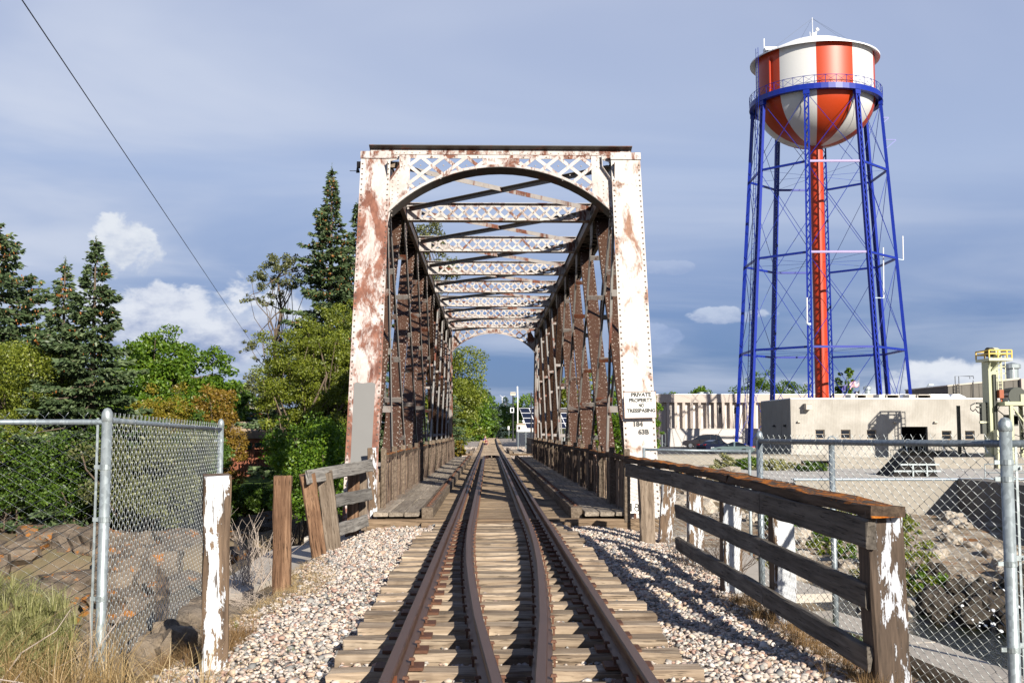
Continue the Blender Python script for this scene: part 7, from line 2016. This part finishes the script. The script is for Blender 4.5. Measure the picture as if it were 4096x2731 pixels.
def tree(name, label, cat, base, lobes, mat, n_clus, n_leaf, leaf, seed, trunk=0.12, bark='bark', group=None, shell=0.45, clus=0.26, limbs=16, multi=False, droop=0.0, fill=0.0):
    """broad-leaved tree or shrub. lobes: list of (x,y,z,rx,ry,rz) in world coordinates"""
    rd = random.Random(seed); g = np.random.default_rng(seed)
    r_ = root(name, label, cat, base, group)
    w_ = np.array([l[3] * l[4] * l[5] for l in lobes]) ** 0.7; w_ = w_ / w_.sum()
    cs = []; rs = []
    for li, l in enumerate(lobes):
        k = max(4, int(n_clus * w_[li]))
        d = unit(g.normal(0, 1, (k, 3))); rad = g.uniform(shell, 1.0, k) ** 0.6
        lump = 1 + 0.20 * np.sin(d[:, 0] * 5 + seed) * np.sin(d[:, 1] * 4.3 + 1.7 * seed) + 0.14 * np.sin(d[:, 2] * 7 + seed)
        c = np.array(l[:3]) + d * (rad * lump)[:, None] * np.array(l[3:])
        cs.append(c); rs.append(np.full(k, clus * (l[3] * l[4] * l[5]) ** (1 / 3)) * g.uniform(0.6, 1.35, k))
    cs = np.concatenate(cs); rs = np.concatenate(rs)
    gz0_ = base[2] + 0.15
    cs[:, 2] = np.maximum(cs[:, 2], gz0_)
    per = np.maximum(3, (n_leaf * rs ** 2 / (rs ** 2).sum()).astype(int))
    idx = np.repeat(np.arange(len(cs)), per)
    off = g.normal(0, 1, (len(idx), 3)); off = unit(off) * (g.uniform(0, 1, len(idx)) ** 0.45)[:, None]
    P = cs[idx] + off * rs[idx][:, None] * np.array([1.15, 1.15, 0.8])
    if droop: P[:, 2] -= droop * np.abs(g.normal(0, 1, len(P))) * rs[idx]
    P[:, 2] = np.maximum(P[:, 2], gz0_ - 0.1)
    sz = leaf * g.uniform(0.6, 1.35, len(P))
    global rng
    V, F4 = leaf_arrays(P, sz)
    link(bpy.data.objects.new('crown', np_mesh('crown', V, F4, mat)), r_)
    mb = MB(); top = Vector(lobes[0][:3]); b0 = Vector(base)
    order = list(range(len(cs))); rd.shuffle(order)
    if multi:
        for k in range(multi):
            e = Vector(cs[order[k]]); stem_mb(mb, b0 + Vector((rd.uniform(-0.3, 0.3), rd.uniform(-0.3, 0.3), -0.1)), e, trunk * rd.uniform(0.5, 1), 0.02, rd, 5, 0.12)
        st_ = [b0.lerp(top, t) for t in (0.2, 0.5)]
    else:
        st_ = stem_mb(mb, b0 - Vector((0, 0, 0.2)), top, trunk, trunk * 0.35, rd, 8, 0.05, 6)
    for k in range(limbs):
        e = Vector(cs[order[(k + multi) % len(order)]]); s0 = rd.choice(st_[len(st_) // 3:]) if len(st_) > 2 else st_[0]
        stem_mb(mb, s0, e, trunk * 0.28, 0.012, rd, 5, 0.14)
    mb.build('trunk' if not multi else 'stems', bark, r_, smooth=True)
    return r_
def spruce(label, px0, pytop, Y, Rm, seed, mat='leaf_spruce', h0=0.06, cones=0, dens=1.0, group=None, bark='bark', spray=0.30, name='spruce_tree', pw=0.85):
    rd = random.Random(seed); g = np.random.default_rng(seed)
    p = at(px0, pytop, Y); b0 = Vector((p.x, Y, hz(p.x, Y))); Ht = p.z - b0.z
    r_ = root(name, label, 'tree', b0, group)
    Ps, Ds, Ws, Ls, Wd = [], [], [], [], []
    cone_p = []
    tw = MB(); tw.tube([b0 - Vector((0, 0, 0.2)), b0 + Vector((0.03, 0, Ht * 0.5)), b0 + Vector((0, 0, Ht * 0.99))], [0.018 * Ht + 0.03, 0.010 * Ht, 0.012], 7)
    h = Ht * h0
    while h < Ht * 0.985:
        f = h / Ht
        nb = int(6 + 4 * (1 - f)); wf = rd.uniform(0.74, 1.10)
        for k in range(nb):
            az = rd.uniform(0, 2 * math.pi); Lb = (Rm * (1 - f) ** (pw + 0.25 * f) * rd.uniform(0.62, 1.14) * wf + 0.05) * (0.75 + 0.25 * min(1, f * 6))
            if rd.random() < 0.07: Lb *= 1.22
            dr = 0.10 + 0.42 * (1 - f); d = np.array([math.cos(az), math.sin(az), 0.0]); s_ = np.array([-d[1], d[0], 0.0])
            m_ = max(5, int(Lb * 24 * dens))
            t = g.uniform(0.12, 1.0, m_) ** 0.8
            z = (0.30 * f) * Lb * t - dr * Lb * t + 0.45 * dr * Lb * t ** 2.4
            c = np.array(b0) + np.array([0, 0, h + rd.uniform(-0.08, 0.08)]) + d * (Lb * t)[:, None] + np.array([0, 0, 1.0]) * z[:, None]
            lat = g.uniform(-1, 1, m_); wl_ = 0.34 * Lb * (1.05 - t) + 0.06
            c = c + s_ * (lat * wl_)[:, None]; c[:, 2] -= np.abs(lat) * wl_ * 0.25 + g.uniform(0, 0.10, m_)
            dd = unit(d * (0.7 + 0.3 * t)[:, None] + s_ * (lat * 0.9)[:, None] + np.array([0, 0, -0.25]) + g.normal(0, 0.22, (m_, 3)))
            w2 = unit(np.cross(dd, g.normal(0, 1, (m_, 3)) * 0.6 + np.array([0, 0, 1.0])))
            sl2 = spray * g.uniform(0.6, 1.2, m_) * (0.65 + 0.35 * (1 - f))
            Ps.append(c); Ds.append(dd); Ws.append(w2); Ls.append(sl2); Wd.append(sl2 * 0.42)
            if Lb > 0.5 and k % 2 == 0:
                e = Vector(np.array(b0) + np.array([0, 0, h]) + d * Lb * 0.8 + np.array([0, 0, -0.3 * dr * Lb])); tw.tube([b0 + Vector((0, 0, h)), e], [0.035, 0.01], 4)
            if cones and f > 0.42 and rd.random() < cones:
                for q in range(rd.randrange(4, 12)):
                    tt = rd.uniform(0.6, 1.0); cone_p.append((Vector(b0) + Vector((0, 0, h)) + Vector(d) * Lb * tt + Vector(s_) * rd.uniform(-0.25, 0.25) * Lb + Vector((0, 0, -dr * Lb * tt + 0.45 * dr * Lb * tt ** 2.4 + 0.3 * f * Lb * tt - 0.08))))
        h += 0.20 + 0.22 * (1 - f)
    m_ = 60; t = g.uniform(0, 1, m_); c = np.array(b0) + np.array([0, 0, Ht * 0.93]) + np.array([0, 0, 1.0]) * (t * Ht * 0.08)[:, None]
    dd = unit(g.normal(0, 1, (m_, 3)) * np.array([1, 1, 0.3]) + np.array([0, 0, 1.3])); Ps.append(c); Ds.append(dd); Ws.append(unit(np.cross(dd, g.normal(0, 1, (m_, 3))))); Ls.append(spray * 0.7 * (1.05 - t)); Wd.append(spray * 0.25 * (1.05 - t))
    P, D, W2, L2, W3 = [np.concatenate(q) for q in (Ps, Ds, Ws, Ls, Wd)]
    V, F4 = dir_quads(P, D, W2, L2, W3)
    V2, F42 = dir_quads(P + g.normal(0, 0.03, P.shape), unit(D + g.normal(0, 0.35, D.shape)), unit(np.cross(W2, D)), L2 * 0.85, W3)
    o = link(bpy.data.objects.new('crown', np_mesh('crown', np.concatenate([V, V2]), np.concatenate([F4, F42 + len(V)]), mat)), r_)
    tw.build('trunk', bark, r_, smooth=True)
    if cone_p:
        C_ = np.array([q[:] for q in cone_p]); N = len(C_)
        V, F4 = dir_quads(C_, unit(np.array([[0, 0, -1.0]]) + g.normal(0, 0.25, (N, 3))), unit(g.normal(0, 1, (N, 3)) * np.array([1, 1, 0.1])), np.full(N, 0.115), np.full(N, 0.045))
        V2, F42 = dir_quads(C_, np.tile(np.array([[0, 0, -1.0]]), (N, 1)), unit(np.cross(g.normal(0, 1, (N, 3)), np.array([0, 0, 1.0]))), np.full(N, 0.115), np.full(N, 0.045))
        tag(link(bpy.data.objects.new('cones', np_mesh('cones', np.concatenate([V, V2]), np.concatenate([F4, F42 + len(V)]), 'leaf_cone')), r_), kind='stuff')
    return r_
def lobe(px0, py0, Y, rx, rz, ry=None):
    p = at(px0, py0, Y); return (p.x, Y, p.z, rx, ry or rx, rz)
def gbase(px0, Y):
    x = at(px0, 1700, Y).x; return (x, Y, hz(x, Y))
# --- left bank
spruce('broad spruce hung with orange cones, cut off by the picture edge', -25, 868, 47, 7.4, 1, cones=0.9, dens=1.35, spray=0.36, pw=0.62)
spruce('pointed spruce with few cones between the willow thicket and the maple', 385, 945, 38.3, 3.4, 2, cones=0.28, dens=2.0, spray=0.31, pw=0.80)
spruce('lower twin-topped spruce leaning on the pointed spruce', 262, 1030, 39.6, 2.5, 6, cones=0.3, dens=1.6, spray=0.30, pw=0.75)
spruce('tallest spruce with orange cones at its top beside the rusty portal', 1328, 660, 62, 5.0, 3, cones=0.8, dens=1.3, spray=0.42)
spruce('spruce half hidden behind the rusty portal leg and the tallest spruce', 1432, 800, 65, 4.4, 4, cones=0.5, dens=1.0, spray=0.42)
spruce('small blue-grey spruce poking out left of the big willow', 1075, 1432, 80, 2.6, 5, 'leaf_bluespruce', dens=0.7)
b = gbase(130, 40)
tree('willow_thicket', 'wide yellow-green willow thicket at the foot of the cone-hung spruce', 'shrub', b, [lobe(90, 1560, 40, 2.2, 2.2), lobe(215, 1580, 40.5, 1.2, 2.0), lobe(-120, 1560, 41, 2.6, 2.4), lobe(60, 1800, 38.5, 2.2, 1.8)], 'leaf_willow', 420, 62000, 0.056, 11, 0.10, multi=20, limbs=60, shell=0.5, clus=0.18)
b = gbase(640, 52)
tree('maple_tree', 'bright green broad-leaved maple with lobed crown right of the pointed spruce', 'tree', b, [lobe(640, 1440, 52, 1.7, 1.5), lobe(560, 1500, 53, 1.6, 1.9), lobe(730, 1540, 52, 1.7, 1.6), lobe(855, 1480, 52, 1.15, 1.25), lobe(860, 1590, 51.5, 1.4, 1.2), lobe(690, 1660, 51, 2.6, 1.0), lobe(800, 1440, 52.5, 0.7, 0.8)], 'leaf_green', 300, 34000, 0.095, 12, 0.22, limbs=22, clus=0.24)
b = gbase(640, 41.5); tree('golden_juniper', 'golden feathery juniper in front of the maple', 'shrub', b, [lobe(610, 1680, 41.5, 1.0, 1.1), lobe(720, 1660, 41.5, 0.9, 1.0), lobe(660, 1800, 41.0, 1.3, 1.0)], 'leaf_gold', 120, 16000, 0.048, 13, 0.06, multi=8, limbs=6)
b = gbase(880, 40.5); tree('rusty_shrub', 'orange-tinged shrub between the golden juniper and the gazebo', 'shrub', b, [lobe(860, 1650, 40.5, 0.95, 0.9), lobe(910, 1760, 40.2, 0.75, 1.0), lobe(850, 1800, 40, 0.9, 1.1), lobe(930, 1880, 40, 0.6, 0.8)], 'leaf_rust', 120, 16000, 0.048, 14, 0.06, multi=8, limbs=10)
b = gbase(1230, 44); tree('willow_tree', 'large olive-yellow willow crowding against the rusty portal leg', 'tree', b, [lobe(1240, 1500, 44, 2.05, 2.0), lobe(1330, 1400, 45, 1.55, 1.9), lobe(1160, 1620, 43.5, 1.45, 1.5), lobe(1230, 1340, 45, 1.2, 1.1), lobe(1330, 1640, 43, 1.5, 1.9), lobe(1090, 1540, 44.5, 0.7, 0.85)], 'leaf_willow', 440, 62000, 0.054, 15, 0.12, multi=16, limbs=70, clus=0.17)
b = gbase(1200, 34); tree('green_thicket', 'fresh green leafy thicket under the big willow behind the leaning posts', 'shrub', b, [lobe(1240, 1800, 34, 1.5, 1.0), lobe(1180, 1880, 33.5, 0.75, 0.7), lobe(1350, 1830, 33, 1.3, 1.0), lobe(1300, 1960, 32.5, 1.5, 0.8), lobe(1180, 1980, 32.5, 1.0, 0.7)], 'leaf_green', 220, 28000, 0.058, 16, 0.06, multi=10, limbs=14)
b = gbase(1110, 66); tree('sparse_tree', 'thin sparse tree leaning out left of the tallest spruce', 'tree', b, [lobe(1110, 1110, 66, 1.9, 1.6), lobe(1060, 1180, 66, 1.3, 0.9), lobe(1190, 1090, 66.5, 1.3, 1.4), lobe(1050, 1380, 66, 1.4, 1.2)], 'leaf_olive', 110, 5200, 0.085, 17, 0.16, limbs=30, clus=0.14, shell=0.2)
b = gbase(1735, 78); tree('sparse_tree', 'thin sparse tree showing between the struts behind the portal arch', 'tree', b, [lobe(1710, 960, 78, 1.6, 1.7), lobe(1760, 1080, 78, 1.7, 1.4), lobe(1700, 1180, 78, 1.6, 1.5)], 'leaf_olive', 140, 8000, 0.10, 18, 0.2, limbs=26, clus=0.22, shell=0.2)
for i, (px0, Y, m_, lab, lb) in enumerate(((40, 37.5, 'leaf_dark', 'dark leafy hedge shrub at the left end of the hedge behind the fence', [(30, 1880, 2.0, 1.4), (150, 1960, 1.6, 1.0)]), (300, 37.0, 'leaf_dark', 'dark leafy hedge shrub left of the olive juniper', [(290, 1870, 1.7, 1.4), (380, 1950, 1.5, 1.1)]), (560, 36, 'leaf_olive', 'wide olive juniper filling the fence panel above the outcrop', [(520, 1850, 1.4, 1.3), (640, 1900, 1.4, 1.2), (720, 1820, 1.2, 1.2), (600, 1990, 1.9, 0.8)]), (800, 38, 'leaf_dark', 'dark leafy hedge shrub behind the white painted post', [(780, 1830, 1.2, 1.3), (860, 1990, 1.0, 0.7)]), (1010, 44, 'leaf_dark', 'dark shaded bush in front of the gazebo deck', [(960, 2010, 1.2, 0.6), (1080, 2010, 1.3, 0.6)]))):
    b = gbase(px0, Y); tree('hedge_shrub', lab, 'shrub', b, [lobe(q[0], q[1], Y, q[2], q[3]) for q in lb], m_, 170, 20000, 0.062, 30 + i, 0.07, multi=9, limbs=8)
for i, (px0, Y, pt) in enumerate(((-60, 60, 1250), (200, 66, 1330), (520, 70, 1420), (780, 76, 1500), (950, 84, 1560), (1020, 110, 1500))):
    b = gbase(px0, Y); zt6 = at(px0, pt, Y).z; h_ = zt6 - b[2]
    tree('park_tree', ('dark park tree far behind the cone-hung spruce', 'dark park tree behind the pointed spruce', 'dark park tree showing below the maple', 'park tree in shade left of the brick building', 'park tree directly above the brick building', 'greyish park tree in the gap left of the big willow')[i], 'tree', b, [(b[0], Y, b[2] + h_ * 0.62, h_ * 0.36, h_ * 0.36, h_ * 0.38), (b[0] + h_ * 0.2, Y, b[2] + h_ * 0.4, h_ * 0.3, h_ * 0.3, h_ * 0.3)], 'leaf_dark' if i < 5 else 'leaf_olive', 90, 9000, 0.17, 50 + i, 0.18, limbs=12)
# --- beyond the bridge
def far_tree(label, px0, py0, pt, Y, rx, m_, seed, n_leaf=9000, leaf=0.18, name='avenue_tree', lobes=None, bark='bark'):
    b = gbase(px0, Y); p = at(px0, py0, Y); zt7 = at(px0, pt, Y).z
    lb = lobes or [(p.x, Y, p.z, rx, rx, zt7 - p.z), (p.x - rx * 0.4, Y + 1, p.z * 0.6 + b[2] * 0.4, rx, rx, (zt7 - p.z) * 0.8), (p.x + rx * 0.25, Y - 1, p.z * 0.5 + b[2] * 0.5, rx * 0.8, rx * 0.8, (p.z - b[2]) * 0.55)]
    return tree(name, label, 'tree', b, lb, m_, 120, n_leaf, leaf, seed, 0.22, bark, limbs=14)
far_tree('tall yellow-green tree left of the rails just past the bridge', 1810, 1540, 1362, 108, 3.3, 'leaf_willow', 61, 26000, 0.13)
far_tree('green tree farther along the left side of the track', 1885, 1640, 1520, 146, 2.8, 'leaf_green', 62, 9000, 0.2)
far_tree('dark green tree closing the left row by the far crossing', 1925, 1680, 1600, 190, 3.0, 'leaf_dark', 63, 7000, 0.25)
spruce('dark spruce hanging over the left end of the far trestle', 1775, 1470, 92, 3.0, 64, dens=0.6, spray=0.36)
spruce('grey-green spruce standing above the trees at the end of the track', 1955, 1565, 200, 5.0, 65, 'leaf_bluespruce', dens=0.3, spray=0.6)
spruce('second grey-green spruce behind the lamp post', 2022, 1585, 230, 5.0, 66, 'leaf_bluespruce', dens=0.3, spray=0.6)
far_tree('dark round tree behind the lamp post at the end of the track', 2030, 1680, 1610, 215, 4.2, 'leaf_dark', 67, 7000, 0.28)
far_tree('dark tree right of the lamp post behind the solar panels', 2085, 1690, 1620, 205, 3.6, 'leaf_dark', 68, 6000, 0.28)
far_tree('dark trees closing the view straight above the rails', 1985, 1705, 1650, 240, 5.0, 'leaf_dark', 69, 7000, 0.32)
far_tree('pale green tree behind the black poles', 2120, 1640, 1585, 260, 5.0, 'leaf_green', 70, 5000, 0.35)
far_tree('leafy tree seen through the right truss near the white hut', 2300, 1620, 1470, 120, 2.6, 'leaf_willow', 71, 8000, 0.2)
far_tree('green tree seen through the right truss behind the portal leg', 2470, 1640, 1530, 118, 2.4, 'leaf_green', 72, 7000, 0.2)
b = gbase(2635, 60.0)
b = (at(2635, 1700, 66).x, 66, hz(at(2635, 1700, 66).x, 66)); tree('bank_shrub', 'small green shrub peeping out beside the warning sign', 'shrub', b, [lobe(2610, 1650, 66, 0.75, 1.4), lobe(2625, 1740, 66, 0.55, 0.9), lobe(2580, 1780, 66, 0.9, 1.1)], 'leaf_green', 40, 2600, 0.10, 73, 0.05, multi=6, limbs=4)
b = (-2.15, 66.5, hz(-2.15, 66.5)); tree('juniper_bush', 'low golden green juniper bush at the far left bridge corner', 'shrub', b, [(-2.1, 66.5, 0.35, 0.55, 0.6, 0.45), (-1.95, 66.3, 0.75, 0.35, 0.4, 0.3), (-2.45, 67, 0.2, 0.5, 0.6, 0.35)], 'leaf_gold', 40, 4000, 0.06, 74, 0.04, multi=5, limbs=3)
# --- behind the white building
far_tree('green tree behind the left part of the white building', 2800, 1590, 1540, 210, 2.6, 'leaf_green', 75, 6000, 0.24, lobes=None)
far_tree('broad dark green tree behind the blue tower legs', 3040, 1580, 1478, 200, 4.2, 'leaf_dark', 76, 9000, 0.24)
far_tree('lower green tree right of the broad one behind the tower', 3170, 1590, 1535, 205, 3.4, 'leaf_dark', 77, 7000, 0.24)
far_tree('small tree top left of the broad tree behind the white building', 2690, 1610, 1570, 215, 2.4, 'leaf_green', 78, 4000, 0.24)
for i, (px0, pt, Y) in enumerate(((3355, 1472, 222), (3400, 1462, 220))):
    b = gbase(px0, Y); zt8 = at(px0, pt, Y).z; h_ = zt8 - b[2]
    tree('poplar_tree', ('slim dark poplar behind the blue state flag', 'slim poplar with yellowing top beside the striped flag')[i], 'tree', b, [(b[0], Y, b[2] + h_ * f, 1.0 - 0.5 * abs(f - 0.5), 1.0, h_ * 0.16) for f in (0.2, 0.4, 0.55, 0.7, 0.85)], 'leaf_dark' if i == 0 else 'leaf_green', 90, 7000, 0.2, 80 + i, 0.15, limbs=8)
far_tree('dark tree top between the plant ducts and the clad building', 3775, 1600, 1566, 170, 1.5, 'leaf_dark', 82, 2500, 0.18)
for i, (px0, py0, Y, rx, rz, m_, lab) in enumerate(((2900, 1868, 88, 1.6, 0.6, 'leaf_sage', 'pale sage clump on the bank below the silver sedan'), (2990, 1880, 86, 1.3, 0.6, 'leaf_green', 'green weed clump right of the pale sage clump'), (3100, 1885, 84, 1.6, 0.55, 'leaf_sage', 'pale sage clump at the terrace corner'), (3230, 1895, 82, 1.4, 0.45, 'leaf_dark', 'dark low weeds on the plant terrace'), (2790, 1885, 84, 1.2, 0.5, 'leaf_sage', 'dry sage clump at the left end of the low wall'))):
    p = at(px0, py0, Y); zb4 = max(hz(p.x, Y), -1.45 if p.x > 17.8 else -9)
    tree('weed_clump', lab, 'shrub', (p.x, Y, zb4), [(p.x, Y, zb4 + rz * 0.5, rx, 1.0, rz)], m_, 30, 3200, 0.09, 90 + i, 0.02, multi=4, limbs=2)
# weeds on the slope right of the bank wall
for i in range(30):
    Y = rd.uniform(41, 59); x = rd.uniform(8.0 + (Y - 24) * 0.12, 15 + (Y - 24) * 0.2)
    tree('bank_weed', 'yellow-green weed tuft among the pale river boulders', 'plant', (x, Y, max(hz(x, Y), WATER)), [(x, Y, max(hz(x, Y), WATER) + 0.35, rd.uniform(0.4, 0.9), 0.6, rd.uniform(0.3, 0.7))], rd.choice(('leaf_willow', 'leaf_green', 'leaf_sage')), 14, 900, 0.075, 110 + i, 0.02, group='river bank weeds', multi=3, limbs=2)
b = at(3640, 2210, 44); tree('tall_weed', 'tall yellowish weed stalks growing before the stained plant wall', 'plant', (b.x, 44, hz(b.x, 44)), [(b.x, 44, hz(b.x, 44) + 1.3, 0.7, 0.6, 1.3), (b.x + 0.9, 44.5, hz(b.x, 44) + 0.9, 0.6, 0.6, 1.0)], 'leaf_willow', 30, 1600, 0.07, 140, 0.03, multi=10, limbs=4, shell=0.2)

# --- grasses: arching blades
def blades(name, C, n, h, spread, mat, kind=None, parent=None, width=0.006, seed=1, lean=(0, 0), segs=3, up=1.0):
    """C: (k,3) tuft centres; n blades each"""
    g = np.random.default_rng(seed); C = np.asarray(C, dtype=float); k = len(C)
    h = np.broadcast_to(np.asarray(h, dtype=float), (k,))
    idx = np.repeat(np.arange(k), n); N = len(idx)
    az = g.uniform(0, 2 * np.pi, N); out = np.stack([np.cos(az), np.sin(az), np.zeros(N)], 1)
    b0 = C[idx] + out * (spread * 0.25 * g.uniform(0, 1, N))[:, None]
    hh = h[idx] * g.uniform(0.55, 1.15, N); sp_ = spread * g.uniform(0.1, 1.0, N)
    pts = []
    for j in range(segs + 1):
        t = j / segs
        q = b0 + out * (sp_ * t ** 1.6)[:, None] + np.array([lean[0], lean[1], 0]) * (hh * t ** 1.5)[:, None]; q[:, 2] += hh * (t - 0.28 * t ** 2.2) * up
        pts.append(q)
    side = np.stack([-out[:, 1], out[:, 0], np.zeros(N)], 1) + g.normal(0, 0.4, (N, 3)); side = unit(side)
    V = []
    for j, q in enumerate(pts):
        w_ = width * (1 - 0.85 * j / segs); V.append(q - side * w_ / 2); V.append(q + side * w_ / 2)
    nv = 2 * (segs + 1); V = np.stack(V, 1).reshape(-1, 3); o = (np.arange(N) * nv)[:, None]
    F4 = np.concatenate([o + np.array([[2*j, 2*j+1, 2*j+3, 2*j+2]]) for j in range(segs)], 0)
    ob = link(bpy.data.objects.new(name, np_mesh(name, V, F4, mat)), parent)
    return tag(ob, kind=kind)
def tufts(pts): return np.array([(x, y, hz(x, y) - 0.01) for x, y in pts])
# sagebrush at the lower left
c = at(90, 2560, 7.4)
sb = root('sagebrush', 'large pale green and straw sagebrush in front of the fence corner', 'shrub', (c.x, 7.4, hz(c.x, 7.4)))
C = []
for _ in range(420):
    q_ = Vector((rd.gauss(0, 1), rd.gauss(0, 1), rd.gauss(0, 1))).normalized() * rd.uniform(0.3, 1.0) ** 0.6
    C.append((c.x - 0.12 + q_.x * 0.50, 7.35 + q_.y * 0.4, 0.10 + q_.z * 0.46))
blades('foliage', C, 34, [rd.uniform(0.10, 0.24) for _ in C], 0.15, 'leaf_sage', parent=sb, width=0.0045, seed=5)
C = [(c.x + rd.gauss(0.05, 0.36), 7.0 + rd.gauss(0, 0.2), rd.uniform(-0.75, -0.05)) for _ in range(190)]
blades('dry_stalks', C, 34, [rd.uniform(0.3, 0.8) for _ in C], 0.48, 'straw', parent=sb, width=0.006, seed=6)
mb = MB()
for i in range(26):
    a = Vector(C[i]); stem_mb(mb, a, a + Vector((rd.gauss(0, 0.35), rd.gauss(0, 0.2), rd.uniform(0.4, 0.9))), 0.008, 0.002, rd, 4, 0.15)
mb.build('twigs', 'twig_pale', sb)
for (px0, py0, Y, sd_) in ((330, 2330, 8.7, 8),):
    q = at(px0, py0, Y); C = [(q.x + rd.gauss(0, 0.28), Y + rd.gauss(0, 0.3), hz(q.x, Y)) for _ in range(46)]
    o = blades('dry_bush', C, 34, [rd.uniform(0.3, 0.75) for _ in C], 0.34, 'straw', width=0.006, seed=sd_); tag(o, 'dry straw bush behind the chain-link corner post', 'shrub')
# straw along the left gravel edge
pts = []
for _ in range(760):
    Y = rd.uniform(6.2, 15.5); e = -2.30 - 0.25 * math.sin(Y * 0.9); x = e + rd.uniform(-0.45, 0.12); pts.append((x, Y))
o = blades('dry_grass', tufts(pts), 16, [rd.uniform(0.05, 0.15) for _ in pts], 0.16, 'straw', kind='stuff', width=0.004, seed=12); tag(o, 'flattened straw along the left edge of the ballast', 'grass')
pts = [(at(950 + rd.uniform(-70, 70), 2500, Y).x, Y) for Y in [rd.uniform(7.4, 9.6) for _ in range(70)]]
pts = [(-2.30 + rd.gauss(0, 0.07), rd.uniform(8.15, 9.4)) for _ in range(80)] + [(-2.62 + rd.gauss(0, 0.05), rd.uniform(7.9, 9.5)) for _ in range(50)]
o = blades('dry_grass', tufts(pts), 26, [rd.uniform(0.16, 0.34) for _ in pts], 0.18, 'straw_brown', kind='stuff', width=0.004, seed=13); tag(o, 'brown dry grass tuft at the foot of the white post', 'grass')
pts = [(2.44 + rd.gauss(0, 0.09), Y) for Y in [rd.uniform(6.4, 11.4) for _ in range(280)]]
o = blades('dry_grass', tufts(pts), 22, [rd.uniform(0.10, 0.28) for _ in pts], 0.15, 'straw_brown', kind='stuff', width=0.004, seed=14); tag(o, 'brown dry grass under the timber rail fence', 'grass')
pts = [(rd.uniform(-2.6, -1.6), rd.uniform(6.5, 13)) for _ in range(9)] + [(2.9 + rd.uniform(-0.1, 0.2), rd.uniform(8.8, 10.4)) for _ in range(14)]
o = blades('green_tufts', tufts(pts), 26, [rd.uniform(0.05, 0.16) for _ in pts], 0.07, 'leaf_green', kind='stuff', width=0.004, seed=15); tag(o, 'few green grass tufts in the ballast', 'grass')
pts = [(x, Y) for x, Y in [(rd.uniform(-5.5, -3.75), rd.uniform(7.0, 9.2)) for _ in range(130)]]
o = blades('dry_grass', tufts(pts), 14, [rd.uniform(0.15, 0.45) for _ in pts], 0.2, 'straw', kind='stuff', width=0.005, seed=16); tag(o, 'rough dry grass below the sagebrush', 'grass')
# leafless twig bushes
def twig_bush(label, c, n, h, w_, mat, seed, r0=0.006):
    rd = random.Random(seed); mb = MB(); c = Vector(c)
    for i in range(n):
        a = c + Vector((rd.gauss(0, w_ * 0.25), rd.gauss(0, w_ * 0.25), -0.03)); e = a + Vector((rd.gauss(0, w_ * 0.6), rd.gauss(0, w_ * 0.5), h * rd.uniform(0.5, 1.1)))
        q = stem_mb(mb, a, e, r0, r0 * 0.35, rd, 4, 0.18, 4)
        for k in range(3):
            s0 = rd.choice(q[1:4]); stem_mb(mb, s0, s0 + Vector((rd.gauss(0, w_ * 0.3), rd.gauss(0, w_ * 0.3), h * rd.uniform(0.1, 0.4))), r0 * 0.5, r0 * 0.25, rd, 3, 0.2, 3)
    return tag(mb.build('twig_bush', mat), label, 'shrub')
p = at(1000, 2230, 14.3); twig_bush('pale leafless twig bush between the white and brown posts', (p.x, 14.3, -0.55), 40, 1.0, 0.45, 'twig_pale', 3)
p = at(1010, 2330, 12.6); twig_bush('matted grey twigs at the foot of the brown post', (p.x, 12.4, hz(p.x, 12.4)), 50, 0.32, 0.5, 'twig_pale', 4, 0.004)
p = at(2880, 2330, 13.4); twig_bush('tangled brown tumbleweed behind the lower fence rail', (p.x + 0.1, 13.6, -0.30), 60, 0.55, 0.35, 'twig_dark', 5, 0.006)
p = at(2740, 2250, 14.3); twig_bush('thin dark twigs at the far end of the lower rail', (p.x, 14.2, -0.22), 22, 0.45, 0.3, 'twig_dark', 6, 0.005)

# the bridge stands 7 cm right of the track centre line
for o in list(scene.objects):
    if o.parent is None and o.name.startswith(('truss_bridge', 'plank_fence')):
        o.matrix_basis = Matrix.Translation((0.07, 0, 0)) @ o.matrix_basis
